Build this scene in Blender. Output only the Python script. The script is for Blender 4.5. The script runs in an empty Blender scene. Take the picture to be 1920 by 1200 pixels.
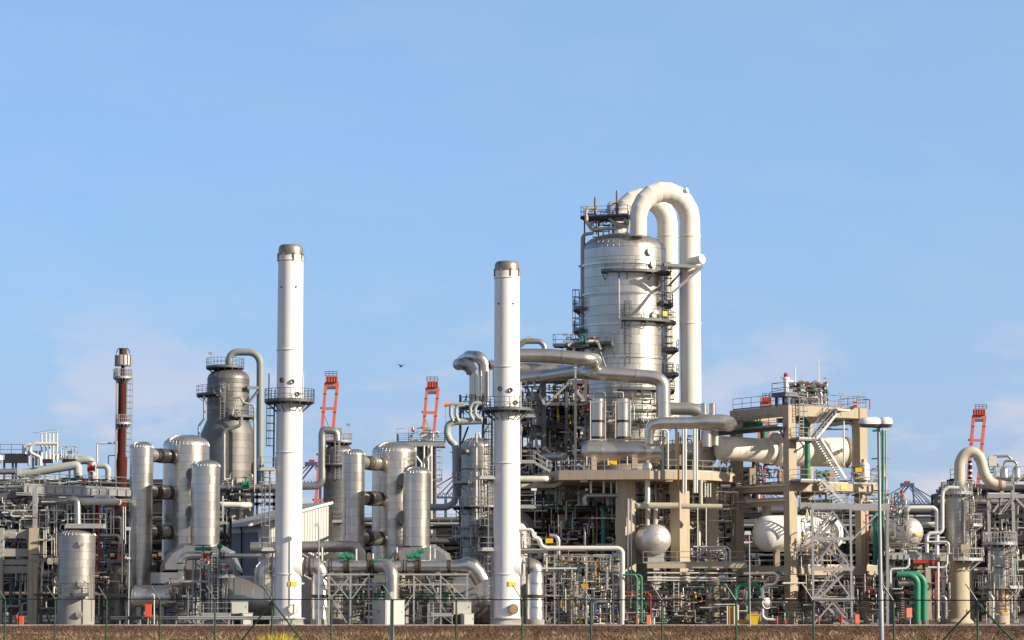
import bpy, math, random
import numpy as np
from mathutils import Vector, Matrix
R = math.radians
PI = math.pi
sc = bpy.context.scene
col = sc.collection

# ---------------------------------------------------------------- camera, sky, sun, exposure
F = 5000.0                      # focal length in pixels of a 1920 px wide picture
PITCH = math.atan(516.0 / F)    # horizon stands 516 px below the picture's centre
CAMH = 2.8
cam_d = bpy.data.cameras.new('camera'); cam = bpy.data.objects.new('camera', cam_d); col.objects.link(cam)
cam.location = (0, 0, CAMH); cam.rotation_euler = (PI / 2 + PITCH, 0, 0)
cam_d.sensor_width = 36.0; cam_d.lens = 36.0 * F / 1920.0
cam_d.clip_start = 1.0; cam_d.clip_end = 20000.0
sc.camera = cam

SUN_EL, SUN_AZ = R(23), R(113.5)          # azimuth clockwise from +Y: behind the camera on its right
to_sun = Vector((math.cos(SUN_EL) * math.sin(SUN_AZ), math.cos(SUN_EL) * math.cos(SUN_AZ), math.sin(SUN_EL)))
w = bpy.data.worlds.new('World'); sc.world = w; w.use_nodes = True
nt = w.node_tree; nt.nodes.clear(); N = nt.nodes.new; L = nt.links.new
out = N('ShaderNodeOutputWorld'); bg = N('ShaderNodeBackground'); sky = N('ShaderNodeTexSky')
sky.sky_type = 'NISHITA'; sky.sun_disc = False; sky.sun_elevation = SUN_EL; sky.sun_rotation = SUN_AZ
sky.air_density = 1.0; sky.dust_density = 0.0; sky.ozone_density = 6.0; sky.altitude = 0.0
tc = N('ShaderNodeTexCoord'); mp = N('ShaderNodeMapping'); mp.inputs['Scale'].default_value = (9, 9, 24); mp.inputs['Location'].default_value = (9.2, 1, 4)
nz = N('ShaderNodeTexNoise'); nz.inputs['Scale'].default_value = 1.6; nz.inputs['Detail'].default_value = 6; nz.inputs['Roughness'].default_value = 0.55
L(tc.outputs['Generated'], mp.inputs['Vector']); L(mp.outputs['Vector'], nz.inputs['Vector'])
cr = N('ShaderNodeMapRange'); cr.interpolation_type = 'SMOOTHSTEP'
cr.inputs['From Min'].default_value = 0.47; cr.inputs['From Max'].default_value = 0.64
L(nz.outputs['Fac'], cr.inputs['Value'])
sx = N('ShaderNodeSeparateXYZ'); L(tc.outputs['Generated'], sx.inputs[0])
lo = N('ShaderNodeMapRange'); lo.interpolation_type = 'SMOOTHSTEP'       # thin cloud keeps low over the horizon, all round
lo.inputs['From Min'].default_value = 0.03; lo.inputs['From Max'].default_value = 0.13; lo.inputs['To Min'].default_value = 0.9; lo.inputs['To Max'].default_value = 0.04
L(sx.outputs['Z'], lo.inputs['Value'])
mm = N('ShaderNodeMath'); mm.operation = 'MULTIPLY'; L(cr.outputs[0], mm.inputs[0]); L(lo.outputs[0], mm.inputs[1])
EV = 0.55; K = 10.0 / 2 ** EV
scl = N('ShaderNodeMix'); scl.data_type = 'RGBA'; scl.blend_type = 'MULTIPLY'; scl.inputs[0].default_value = 1.0; scl.clamp_result = False
L(sky.outputs[0], scl.inputs[6]); scl.inputs[7].default_value = (.36, .36, .36, 1)
veil = N('ShaderNodeMix'); veil.data_type = 'RGBA'; veil.blend_type = 'ADD'; veil.inputs[0].default_value = 1.0; veil.clamp_result = False      # thin even cirrus veil over the whole sky
L(scl.outputs[2], veil.inputs[6]); veil.inputs[7].default_value = (.212 * K, .362 * K, .60 * K, 1)
vt = N('ShaderNodeMapRange'); vt.interpolation_type = 'SMOOTHSTEP'; vt.inputs['From Min'].default_value = 0.15; vt.inputs['From Max'].default_value = 0.9; vt.inputs['To Min'].default_value = 1.0; vt.inputs['To Max'].default_value = 0.12
L(sx.outputs['Z'], vt.inputs['Value']); L(vt.outputs[0], veil.inputs[0])      # the veil thins towards the zenith, where the path through it is short
hz = N('ShaderNodeMapRange'); hz.interpolation_type = 'SMOOTHSTEP'; hz.inputs['From Min'].default_value = 0.0; hz.inputs['From Max'].default_value = 0.15; hz.inputs['To Min'].default_value = 0.75; hz.inputs['To Max'].default_value = 0.0
L(sx.outputs['Z'], hz.inputs['Value'])
hm = N('ShaderNodeMix'); hm.data_type = 'RGBA'; L(hz.outputs[0], hm.inputs[0]); L(veil.outputs[2], hm.inputs[6]); hm.inputs[7].default_value = (.40 * K, .50 * K, .70 * K, 1)
dp = N('ShaderNodeVectorMath'); dp.operation = 'DOT_PRODUCT'; L(tc.outputs['Generated'], dp.inputs[0]); dp.inputs[1].default_value = to_sun
ha = N('ShaderNodeMath'); ha.operation = 'MULTIPLY_ADD'; L(dp.outputs['Value'], ha.inputs[0]); ha.inputs[1].default_value = .5; ha.inputs[2].default_value = .5
hp = N('ShaderNodeMath'); hp.operation = 'POWER'; L(ha.outputs[0], hp.inputs[0]); hp.inputs[1].default_value = 3.0; hp.use_clamp = True      # sunlit haze pales the sky towards the sun, as forward scattering does
au = N('ShaderNodeMix'); au.data_type = 'RGBA'; L(hp.outputs[0], au.inputs[0]); L(hm.outputs[2], au.inputs[6]); au.inputs[7].default_value = (.66 * K, .62 * K, .58 * K, 1)
mx = N('ShaderNodeMix'); mx.data_type = 'RGBA'; L(mm.outputs[0], mx.inputs[0]); L(au.outputs[2], mx.inputs[6]); mx.inputs[7].default_value = (.70 * K, .69 * K, .78 * K, 1)
L(mx.outputs[2], bg.inputs['Color']); bg.inputs['Strength'].default_value = 0.1; L(bg.outputs[0], out.inputs[0])

sl = bpy.data.lights.new('sun', 'SUN'); so = bpy.data.objects.new('sun', sl); col.objects.link(so)
sl.energy = 5.0; sl.angle = R(0.5); sl.color = (1.0, 0.90, 0.74)
so.rotation_euler = to_sun.to_track_quat('Z', 'Y').to_euler(); so.location = (60, -40, 60)
vs = sc.view_settings; vs.view_transform = 'Standard'; vs.look = 'None'; vs.gamma = 1.0; vs.use_curve_mapping = False; vs.exposure = EV
sc.render.engine = 'CYCLES'; sc.cycles.use_denoising = True; sc.cycles.max_bounces = 6; sc.cycles.diffuse_bounces = 3

# ---------------------------------------------------------------- helpers
CP, SP = math.cos(PITCH), math.sin(PITCH)
def W(u, v, d):
    "the point at distance d (along +Y) that the photograph shows at pixel (u, v)"
    x = (u - 960.0) / F; y = (600.0 - v) / F
    k = d / (CP - y * SP)
    return Vector((x * k, d, CAMH + (SP + y * CP) * k))
def S(px, d): return px * d / F
def Zv(v, d): return W(960, v, d).z
A31 = R(31)
E1 = Vector((math.cos(A31), math.sin(A31), 0)); E2 = Vector((-math.sin(A31), math.cos(A31), 0)); UP = Vector((0, 0, 1))
X = Vector((1, 0, 0)); Y = Vector((0, 1, 0))

LOC = {}
def tag(o, label=None, cat=None, group=None, kind=None):
    if label: o['label'] = label
    if cat: o['category'] = cat
    if group: o['group'] = group
    if kind: o['kind'] = kind
    return o
def T(name, label, cat, p, group=None):
    o = bpy.data.objects.new(name, None); col.objects.link(o); p = Vector(p); o.location = p; o.empty_display_size = 0.3
    LOC[o.name] = p.copy(); tag(o, label, cat, group); return o
def G0(u, d): p = W(u, 1140, d); p.z = 0; return p

def frame(ax):
    ax = ax.normalized()
    a = UP if abs(ax.z) < 0.9 else X
    s = ax.cross(a).normalized(); t = s.cross(ax).normalized()
    return ax, s, t

class B:
    def __init__(s): s.v = []; s.f = []
    def add(s, vs, fs):
        o = len(s.v); s.v += [tuple(p) for p in vs]; s.f += [tuple(i + o for i in f) for f in fs]; return s
    def hexa(s, P):
        return s.add(P, [(3, 2, 1, 0), (4, 5, 6, 7), (0, 1, 5, 4), (1, 2, 6, 5), (2, 3, 7, 6), (3, 0, 4, 7)])
    def box(s, c, a, b, h, ux=X):
        "box standing on c: a along ux, b across, h up"
        c = Vector(c); ux = ux.normalized(); uy = UP.cross(ux)
        q = [c + ux * i * a / 2 + uy * j * b / 2 for i, j in ((-1, -1), (1, -1), (1, 1), (-1, 1))]
        return s.hexa(q + [p + UP * h for p in q])
    def bar(s, p, q, w, h=None):
        p, q = Vector(p), Vector(q); h = h or w; ax, u, t = frame(q - p)
        r = [u * i * w / 2 + t * j * h / 2 for i, j in ((-1, -1), (1, -1), (1, 1), (-1, 1))]
        return s.hexa([p + e for e in r] + [q + e for e in r])
    def tube(s, pts, r, seg=12, cap=True, closed=False):
        pts = [Vector(p) for p in pts]; n = len(pts); rr = r if isinstance(r, (list, tuple)) else [r] * n
        tan = []
        for i in range(n):
            if closed: t = pts[(i + 1) % n] - pts[i - 1]
            else: t = (pts[min(i + 1, n - 1)] - pts[i]).normalized() + (pts[i] - pts[max(i - 1, 0)]).normalized()
            tan.append(t.normalized() if t.length > 1e-9 else UP)
        _, u, _ = frame(tan[0]); vs = []
        for i in range(n):
            t = tan[i]; u = (u - t * u.dot(t)).normalized(); b = t.cross(u)
            for k in range(seg):
                a = 2 * PI * k / seg
                vs.append(pts[i] + (u * math.cos(a) + b * math.sin(a)) * rr[i])
        fs = []
        for i in range(n if closed else n - 1):
            j = (i + 1) % n
            for k in range(seg):
                m = (k + 1) % seg; fs.append((i * seg + k, i * seg + m, j * seg + m, j * seg + k))
        if cap and not closed:
            fs.append(tuple(range(seg))[::-1]); fs.append(tuple((n - 1) * seg + k for k in range(seg)))
        return s.add(vs, fs)
    def lathe(s, prof, o, ax=UP, seg=32, cap=True):
        "prof: (radius, distance along ax)"
        o = Vector(o); ax, u, t = frame(ax); vs = []; n = len(prof)
        for r, z in prof:
            for k in range(seg):
                a = 2 * PI * k / seg
                vs.append(o + ax * z + (u * math.cos(a) + t * math.sin(a)) * max(r, 1e-4))
        fs = []
        for i in range(n - 1):
            for k in range(seg):
                m = (k + 1) % seg; fs.append((i * seg + m, i * seg + k, (i + 1) * seg + k, (i + 1) * seg + m))
        if cap: fs.append(tuple(range(seg))); fs.append(tuple((n - 1) * seg + k for k in range(seg))[::-1])
        return s.add(vs, fs)
    def cyl(s, p, q, r, seg=16): return s.tube([p, q], r, seg)
    def ring(s, c, ax, r0, r1, wd, seg=24):
        "annular plate round ax"
        return s.lathe([(r0, -wd / 2), (r1, -wd / 2), (r1, wd / 2), (r0, wd / 2)], c, ax, seg, False)
    def prism(s, a, b):
        n = len(a); return s.add(list(a) + list(b), [tuple(range(n)), tuple(range(n, 2 * n))[::-1]] + [(i, i + n, (i + 1) % n + n, (i + 1) % n) for i in range(n)])
    def ball(s, c, r, seg=12, ax=UP, sq=1.0):
        return s.lathe([(r * math.sin(PI * i / 6), -r * sq * math.cos(PI * i / 6)) for i in range(7)], c, ax, seg)
    def to(s, name, mat, parent=None, kind=None, label=None, ang=38, loc=None):
        me = bpy.data.meshes.new(name); o = bpy.data.objects.new(name, me); col.objects.link(o)
        org = Vector(loc) if loc is not None else (LOC[parent.name] if parent else Vector((0, 0, 0)))
        me.from_pydata([(v[0] - org.x, v[1] - org.y, v[2] - org.z) for v in s.v], [], s.f)
        me.materials.append(M[mat] if isinstance(mat, str) else mat)
        if ang:
            me.shade_smooth(); me.set_sharp_from_angle(angle=R(ang))
        if parent: o.parent = parent
        else: o.location = org
        LOC[o.name] = org.copy()
        if kind: o['kind'] = kind
        if label: o['label'] = label
        return o

def fillet(pts, rb, n=5):
    pts = [Vector(p) for p in pts]; outp = [pts[0]]
    for i in range(1, len(pts) - 1):
        a, b, c = pts[i - 1], pts[i], pts[i + 1]
        d1, d2 = (a - b), (c - b); l1, l2 = d1.length, d2.length
        if l1 < 1e-6 or l2 < 1e-6: continue
        d1 /= l1; d2 /= l2; ang = d1.angle(d2)
        if ang > PI - 0.03 or ang < 0.05: outp.append(b); continue
        t = min(rb / math.tan(ang / 2), l1 * 0.499, l2 * 0.499); rr = t * math.tan(ang / 2)
        cen = b + (d1 + d2).normalized() * (rr / math.sin(ang / 2))
        v0 = b + d1 * t - cen; v1 = b + d2 * t - cen; th = v0.angle(v1)
        for k in range(n + 1):
            f = k / n
            outp.append(cen + v0 * (math.sin((1 - f) * th) / math.sin(th)) + v1 * (math.sin(f * th) / math.sin(th)))
    outp.append(pts[-1]); return outp

def P3(d, pts):
    return [W(p[0], p[1], p[2] if len(p) > 2 else d) if not isinstance(p, Vector) else p for p in pts]
def pipe(root, d, pts, rpx, mat, seg=14, bend=1.6, name='pipe', label=None, n=5):
    "pipe through pixels of the photograph at distance d (a third number gives a point its own distance)"
    P = P3(d, pts); r = S(rpx, d)
    return B().tube(fillet(P, r * 2 * bend, n), r, seg).to(name, mat, root, label=label)
def flanges(root, d, pts, rpx, wpx, ax=X, mat='flange_rust', name='flange', seg=20):
    for p in pts:
        c = W(p[0], p[1], p[2] if len(p) > 2 else d)
        B().lathe([(S(rpx, d), -S(wpx, d) / 2), (S(rpx, d), S(wpx, d) / 2)], c, ax, seg).to(name, mat, root)

def ell(r, h, n=6): return [(r * math.cos(PI / 2 * i / n), h * math.sin(PI / 2 * i / n)) for i in range(n + 1)]

def vessel(root, u, d, rpx, vtop, vbot, mat, nb=None, dome=0.42, seg=44, gore=24, vref=None, z0=None, lip=.018):
    "upright cylinder clad in stacked courses under a gored dome"
    c = W(u, vref or (vtop + vbot) / 2, d); r = S(rpx, d); zt = Zv(vtop, d); zb = Zv(vbot, d) if z0 is None else z0
    zs = zt - r * dome; c = Vector((c.x, c.y, 0)); nb = nb or max(2, round((zs - zb) / 0.85)); h = (zs - zb) / nb
    B().lathe([(r - .045, zb), (r - .045, zs)], c, UP, seg, False).to('shell', 'shaded_dark_pipe' if lip > .02 else 'alu_old', root)
    k = 6 if r < 2.6 else 12; n = max(4, seg // k + 1); gap = .003 / r; b = B(); an = [-PI / k + gap + (2 * PI / k - 2 * gap) * j / n for j in range(n + 1)]
    rows = [(r - .05, .0), (r, .0), (r + lip * .2, h - lip), (r - .05, h - lip)]; vs_ = [(q * math.cos(t), q * math.sin(t), zz) for q, zz in rows for t in an]; m1 = n + 1
    b.add(vs_, [(i * m1 + j, i * m1 + j + 1, (i + 1) * m1 + j + 1, (i + 1) * m1 + j) for i in range(3) for j in range(n)] + [(0, m1, 2 * m1, 3 * m1), (n, 3 * m1 + n, 2 * m1 + n, m1 + n)])
    sheet_ = None
    for i in range(nb):
        for j in range(k):
            if sheet_ is None: sheet_ = o = b.to('cladding_sheet', mat, root, ang=15, loc=(0, 0, 0))
            else: o = sheet_.copy(); col.objects.link(o)
            o.location = c + UP * (zb + i * h) - LOC[root.name]; o.rotation_euler = (0, 0, 2 * PI * (j + .5 * (i % 2)) / k + .35); o.parent = root
    b = B().lathe([(rr + 0.012, zs + z) for rr, z in ell(r, r * dome, 7)], c, UP, seg, True)
    dm = b.to('dome', mat, root)
    b = B()
    for k in range(gore):
        a = 2 * PI * k / gore; q = Vector((math.cos(a), math.sin(a), 0))
        b.tube([c + q * (rr + 0.015) + UP * (zs + z + 0.012) for rr, z in ell(r, r * dome, 5)[:-1]], 0.022, 4, False)
    b.to('seam', mat, dm, kind='stuff', ang=0)
    return c, r, zs, zt

def hvessel(root, p, q, r, mat, heads=(0.5, 0.5), nb=4, seg=40, gore=28, seam=True):
    "lying cylinder clad in courses from p to q, domed ends"
    p, q = Vector(p), Vector(q); ax = (q - p).normalized(); ln = (q - p).length; h = ln / nb
    for i in range(nb):
        B().lathe([(r + .012, i * h), (r + .012, i * h + .05), (r, i * h + .055), (r, (i + 1) * h)], p, ax, seg, False).to('cladding_course', mat, root, ang=15)
    for e, (o, a) in zip(heads, ((p, -ax), (q, ax))):
        hd = B().lathe([(rr + .008, z) for rr, z in ell(r, r * e, 7)], o, a, seg, True).to('end_cap', mat, root)
        if seam:
            b = B(); _, s_, t_ = frame(a)
            for k in range(gore):
                an = 2 * PI * k / gore; w_ = s_ * math.cos(an) + t_ * math.sin(an)
                b.tube([o + w_ * (rr + .01) + a * (z + .01) for rr, z in ell(r, r * e, 5)[:-1]], 0.018, 4, False)
            b.to('seam', mat, hd, kind='stuff', ang=0)

def rail_b(b, pts, h=1.1, sp=1.5, r=0.026, toe=True):
    pts = [Vector(p) for p in pts]
    for f in (1.0, 0.52): b.tube([p + UP * h * f for p in pts], r, 5, False)
    for a, c in zip(pts[:-1], pts[1:]):
        n = max(1, round((c - a).length / sp))
        for k in range(n): q = a.lerp(c, k / n); b.bar(q, q + UP * h, r * 2, r * 2)
        if toe: b.bar(a + UP * .08, c + UP * .08, 0.015, 0.14)
    b.bar(pts[-1], pts[-1] + UP * h, r * 2, r * 2)
def rail(parent, pts, h=1.1, mat='galv', sp=1.5, r=0.026, toe=True):
    b = B(); rail_b(b, pts, h, sp, r, toe); return b.to('railing', mat, parent, kind='stuff', ang=0)

def ringdeck(root, c, z, r0, r1, a0=0, a1=360, mat='galv', th=0.14, rm='galv', name='platform', h=1.1):
    c = Vector((c.x, c.y, 0)); n = max(4, int((a1 - a0) / 12)); A = [R(a0 + (a1 - a0) * i / n) for i in range(n + 1)]
    full = abs(a1 - a0) >= 359.9
    pt = lambda r, a, zz: c + Vector((math.cos(a) * r, math.sin(a) * r, zz))
    vs = []; fs = []
    for a in A: vs += [pt(r0, a, z - th), pt(r1, a, z - th), pt(r1, a, z), pt(r0, a, z)]
    for i in range(n):
        o = i * 4
        for k in range(4): m = (k + 1) % 4; fs.append((o + k, o + m, o + 4 + m, o + 4 + k))
    if not full: fs += [(0, 1, 2, 3), (n * 4 + 3, n * 4 + 2, n * 4 + 1, n * 4)]
    dk = B().add(vs, fs).to(name, mat, root)
    rr = r1 - 0.05
    path = [pt(rr, a, z) for a in A]
    if not full: path = [pt(r0 + .1, A[0], z)] + path + [pt(r0 + .1, A[-1], z)]
    rail(dk, path, h, rm)
    b = B(); k = max(3, int((a1 - a0) / 24))
    for i in range(k + (0 if full else 1)):
        a = R(a0 + (a1 - a0) * i / k)
        b.bar(pt(r0 - .02, a, z - th - .1), pt(r1 - .1, a, z - th - .08), 0.08, 0.16)
        b.bar(pt(r0 - .02, a, z - th - .1 - (r1 - r0) * .7), pt(r1 - .25, a, z - th - .12), 0.07, 0.07)
    b.to('bracket', mat, dk, kind='stuff', ang=0)
    return dk

def deck(root, c, ux, a, b_, z, th=0.18, mat='galv', rm='galv', sides='NSEW', name='platform', h=1.1):
    "rectangular platform centred on c (top at z), a along ux, b_ across, railed on the sides named (S = the -across side)"
    c = Vector((c.x, c.y, z - th)); ux = ux.normalized(); uy = UP.cross(ux)
    dk = B().box(c, a, b_, th, ux).to(name, mat, root)
    q = lambda i, j: c + UP * th + ux * i * (a / 2 - .05) + uy * j * (b_ / 2 - .05)
    E = dict(S=(q(-1, -1), q(1, -1)), E=(q(1, -1), q(1, 1)), N=(q(1, 1), q(-1, 1)), W=(q(-1, 1), q(-1, -1)))
    b = B()
    for s_ in sides: rail_b(b, E[s_], h)
    if sides: b.to('railing', rm, dk, kind='stuff', ang=0)
    return dk

def ladder(parent, p0, p1, out, w=0.5, cage=True, mat='galv', name='ladder'):
    p0, p1, out = Vector(p0), Vector(p1), Vector(out).normalized(); ax = (p1 - p0).normalized(); sd = ax.cross(out).normalized() * w / 2
    b = B(); n = int((p1 - p0).length / 0.32)
    for s_ in (-1, 1): b.bar(p0 + sd * s_, p1 + sd * s_, 0.06, 0.08)
    for k in range(n): q = p0.lerp(p1, (k + .5) / n); b.bar(q - sd, q + sd, 0.04)
    if cage:
        m = max(2, int((p1 - p0).length / 0.95)); R0 = 0.4
        H = [(p0 + ax * 2.2).lerp(p1, k / m) for k in range(m + 1)]
        arc = lambda q, a: q + sd.normalized() * math.cos(a) * R0 + out * (0.35 + math.sin(a) * R0)
        for q in H: b.tube([q + sd] + [arc(q, a) for a in (0.2, 0.9, 1.57, 2.24, 2.94)] + [q - sd], 0.032, 4, False)
        for a in (0.2, 1.1, 2.04, 2.94): b.bar(arc(H[0], a), arc(H[-1], a), 0.038)
    return b.to(name, mat, parent, kind='stuff', ang=0)

def stair(root, p0, p1, side, w=0.9, mat='galv', name='stair_flight', hr=True):
    "flight from foot p0 to head p1, side = across direction"
    p0, p1 = Vector(p0), Vector(p1); side = side.normalized() * w / 2
    fl = B().bar(p0 + side, p1 + side, 0.06, 0.24).to('stringer', mat, root); B().bar(p0 - side, p1 - side, 0.06, 0.24).to('stringer', mat, root)
    n = max(3, int(abs(p1.z - p0.z) / 0.22)); b = B(); run = Vector((p1.x - p0.x, p1.y - p0.y, 0)).normalized()
    for k in range(n): q = p0.lerp(p1, (k + .5) / n); b.box(q - UP * .02, .24, w - .04, .035, run)
    b.to('tread', mat, fl, kind='stuff', ang=0)
    if hr:
        for s_ in (-1, 1):
            b = B()
            for f in (1.0, .5): b.tube([p0 + side * s_ + UP * f, p1 + side * s_ + UP * f], 0.026, 5, False)
            m = max(2, int((p1 - p0).length / 1.4))
            for k in range(m + 1): q = p0.lerp(p1, k / m) + side * s_; b.bar(q, q + UP, .045)
            b.to('handrail', mat, root, kind='stuff', ang=0)

def valve(root, c, ax, r, mat='alu', wm='galv', wheel=True, up=UP):
    c = Vector(c); ax = ax.normalized(); b = B()
    b.lathe([(r * 1.7, -r * 1.7), (r * 1.7, -r * 1.3), (r, -r * 1.3), (r * 1.35, 0), (r, r * 1.3), (r * 1.7, r * 1.3), (r * 1.7, r * 1.7)], c, ax, 12)
    v = b.to('valve', mat, root)
    if wheel:
        b = B().cyl(c, c + up * r * 3.4, r * .28, 6); q = c + up * r * 3.3; _, s_, t_ = frame(up)
        b.tube([q + (s_ * math.cos(a) + t_ * math.sin(a)) * r * 1.5 for a in [2 * PI * k / 10 for k in range(10)]], r * .2, 5, False, True)
        b.bar(q - s_ * r * 1.5, q + s_ * r * 1.5, r * .25); b.bar(q - t_ * r * 1.5, q + t_ * r * 1.5, r * .25)
        b.to('handwheel', wm, v, kind='stuff', ang=0)
    return v

def actuator(root, c, ln, r, mat='valve_green', ax=X):
    c = Vector(c); b = B()
    b.lathe([(r * .6, -ln / 2 - .05), (r, -ln / 2), (r, -ln * .12), (r * .7, -ln * .1), (r * .7, ln * .1), (r, ln * .12), (r, ln / 2), (r * .6, ln / 2 + .05)], c, ax, 16)
    b.box(c - UP * r * 1.5, r * 1.3, r * 1.3, r * 2.6); b.cyl(c + UP * r, c + UP * r * 2.1, r * .4, 8)
    return b.to('actuator', mat, root)

# ---------------------------------------------------------------- materials
M = {}
def mat(name, rgb, rough=0.5, metal=0.0, var=0.12, dirt=0.25, dcol=None, scale=0.8, streak=(1, 1, 0.25), bump=0.0, rnd=0.06, spec=0.5):
    m = bpy.data.materials.new(name); m.use_nodes = True; nt = m.node_tree; bs = nt.nodes['Principled BSDF']; N = nt.nodes.new; L = nt.links.new
    tc = N('ShaderNodeTexCoord'); mp = N('ShaderNodeMapping'); mp.inputs['Scale'].default_value = streak; vo = N('ShaderNodeVectorMath'); vo.operation = 'SCALE'; vo.inputs[0].default_value = (37, 91, 53); oi = N('ShaderNodeObjectInfo'); L(oi.outputs['Random'], vo.inputs['Scale']); va = N('ShaderNodeVectorMath'); L(tc.outputs['Object'], va.inputs[0]); L(vo.outputs[0], va.inputs[1]); L(va.outputs[0], mp.inputs[0])
    n1 = N('ShaderNodeTexNoise'); n1.inputs['Scale'].default_value = scale; n1.inputs['Detail'].default_value = 5; n1.inputs['Roughness'].default_value = .65; L(mp.outputs[0], n1.inputs['Vector'])
    n2 = N('ShaderNodeTexNoise'); n2.inputs['Scale'].default_value = scale * 4.3; n2.inputs['Detail'].default_value = 4; L(mp.outputs[0], n2.inputs['Vector'])
    # value = 1 + var*(noise-.5)*2 + rnd*(random-.5)*2
    a = N('ShaderNodeMath'); a.operation = 'MULTIPLY_ADD'; L(n1.outputs['Fac'], a.inputs[0]); a.inputs[1].default_value = 2 * var; a.inputs[2].default_value = 1 - var
    b = N('ShaderNodeMath'); b.operation = 'MULTIPLY_ADD'; L(oi.outputs['Random'], b.inputs[0]); b.inputs[1].default_value = 2 * rnd; b.inputs[2].default_value = 1 - rnd
    c = N('ShaderNodeMath'); c.operation = 'MULTIPLY'; L(a.outputs[0], c.inputs[0]); L(b.outputs[0], c.inputs[1])
    hv = N('ShaderNodeHueSaturation'); hv.inputs['Color'].default_value = (*rgb, 1); L(c.outputs[0], hv.inputs['Value'])
    dm = N('ShaderNodeMapRange'); dm.inputs['From Min'].default_value = .5; dm.inputs['From Max'].default_value = .8; dm.inputs['To Max'].default_value = dirt; L(n2.outputs['Fac'], dm.inputs['Value'])
    mx = N('ShaderNodeMix'); mx.data_type = 'RGBA'; L(dm.outputs[0], mx.inputs[0]); L(hv.outputs[0], mx.inputs[6])
    dc = dcol or tuple(x * .55 for x in rgb); mx.inputs[7].default_value = (*dc, 1)
    L(mx.outputs[2], bs.inputs['Base Color']); bs.inputs['Metallic'].default_value = metal
    bs.inputs['Specular IOR Level'].default_value = spec
    rr = N('ShaderNodeMapRange'); rr.inputs['To Min'].default_value = max(.05, rough - .1); rr.inputs['To Max'].default_value = min(1, rough + .12); L(n1.outputs['Fac'], rr.inputs['Value'])
    L(rr.outputs[0], bs.inputs['Roughness'])
    if bump:
        bp = N('ShaderNodeBump'); bp.inputs['Strength'].default_value = bump; bp.inputs['Distance'].default_value = .03; L(n2.outputs['Fac'], bp.inputs['Height']); L(bp.outputs[0], bs.inputs['Normal'])
    M[name] = m; return m
mat('alu', (.57, .54, .50), .30, .9, .14, .35, (.38, .34, .29), 1.3, (1, 1, .18), .0, .08)
mat('alu_tower', (.54, .515, .48), .35, .85, .16, .42, (.42, .31, .18), 1.5, (1, 1, .07), .0, .10)
mat('alu_bright', (.70, .67, .62), .46, .65, .08, .2, None, 1.0, (1, 1, 1), .0, .05)
mat('alu_dull', (.39, .37, .345), .38, .75, .14, .38, (.22, .19, .17), 1.2, (1, 1, .2), .0, .10)
mat('alu_old', (.19, .18, .172), .46, .6, .18, .45, (.10, .085, .07), 1.1, (1, 1, .25), .0, .16)
mat('white_paint', (.80, .78, .755), .45, 0, .04, .22, (.62, .58, .52), .5, (1, 1, .12), 0, .015)
mat('cream_paint', (.76, .71, .62), .42, 0, .06, .36, (.58, .47, .33), .5, (1, 1, .12), 0, .02)
mat('pipe_slate', (.235, .265, .245), .5, 0, .08, .2, None, .9, (1, 1, 1), 0, .04)
mat('pipe_grey', (.37, .385, .35), .5, 0, .08, .2, None, .9, (1, 1, 1), 0, .05)
mat('pipe_beige', (.47, .42, .33), .5, 0, .08, .2, None, .9, (1, 1, 1), 0, .05)
mat('pipe_white', (.66, .64, .58), .42, .15, .08, .2, None, 1.2, (1, 1, 1), 0, .08)
mat('concrete', (.445, .365, .265), .85, 0, .12, .5, (.26, .20, .14), .9, (1, 1, .14), .15, .05)
mat('concrete_grey', (.33, .31, .28), .85, 0, .10, .35, (.2, .18, .15), .7, (1, 1, .3), .15, .05)
mat('galv', (.40, .395, .385), .5, .35, .10, .2, (.2, .18, .16), 2.0, (1, 1, 1), 0, .10)
mat('steel_grey', (.115, .12, .13), .5, .2, .10, .25, (.09, .08, .07), 1.5, (1, 1, 1), 0, .10)
mat('shaded_dark_steel', (.028, .027, .029), .55, .2, .15, .3, (.06, .03, .02), 1.5, (1, 1, 1), 0, .15)  # dark steel; inside the racks its near-black stands in for shade
mat('shaded_dark_pipe', (.05, .046, .045), .5, .25, .15, .3, (.08, .05, .03), 1.5, (1, 1, 1), 0, .25)  # dark pipework, its colour also lowered in place of the plant's inner shade
mat('flange_rust', (.065, .045, .033), .7, .2, .2, .4, (.07, .04, .025), 3, (1, 1, 1), 0, .12)
mat('stack_cap', (.27, .245, .20), .45, .6, .15, .5, (.13, .10, .075), 1.5, (1, 1, .3), 0, 0)
mat('rust_brown', (.078, .017, .010), .85, 0, .14, .35, (.055, .014, .009), .8, (1, 1, .2), 0, .02, .15)
mat('rust_light', (.25, .16, .10), .7, .2, .2, .5, (.12, .06, .03), 2.0, (1, 1, .3), 0, .05)
mat('valve_green', (.02, .20, .11), .45, 0, .10, .25, (.01, .13, .08), 2, (1, 1, 1), 0, .05)
mat('pipe_green', (.006, .17, .10), .35, 0, .08, .2, (.01, .09, .055), 1, (1, 1, 1), 0, .04)
mat('red_paint', (.45, .03, .02), .45, 0, .10, .2, None, 2, (1, 1, 1), 0, .05)
mat('orange_paint', (.75, .10, .045), .5, 0, .06, .15, None, 2, (1, 1, 1), 0, .03)
mat('salmon_paint', (.78, .22, .12), .5, 0, .06, .15, None, 2, (1, 1, 1), 0, .03)
mat('crane_red', (.62, .15, .10), .55, 0, .06, .2, (.4, .05, .03), .2, (1, 1, 1), 0, .03)  # red mixed paler to put distance haze into the colour
mat('crane_dark_red', (.40, .05, .035), .55, 0, .06, .2, None, .2, (1, 1, 1), 0, .03)
mat('crane_blue', (.05, .085, .17), .55, 0, .06, .2, None, .2, (1, 1, 1), 0, .03)
mat('blue_paint', (.03, .13, .36), .45, 0, .10, .2, None, 2, (1, 1, 1), 0, .05)
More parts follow.
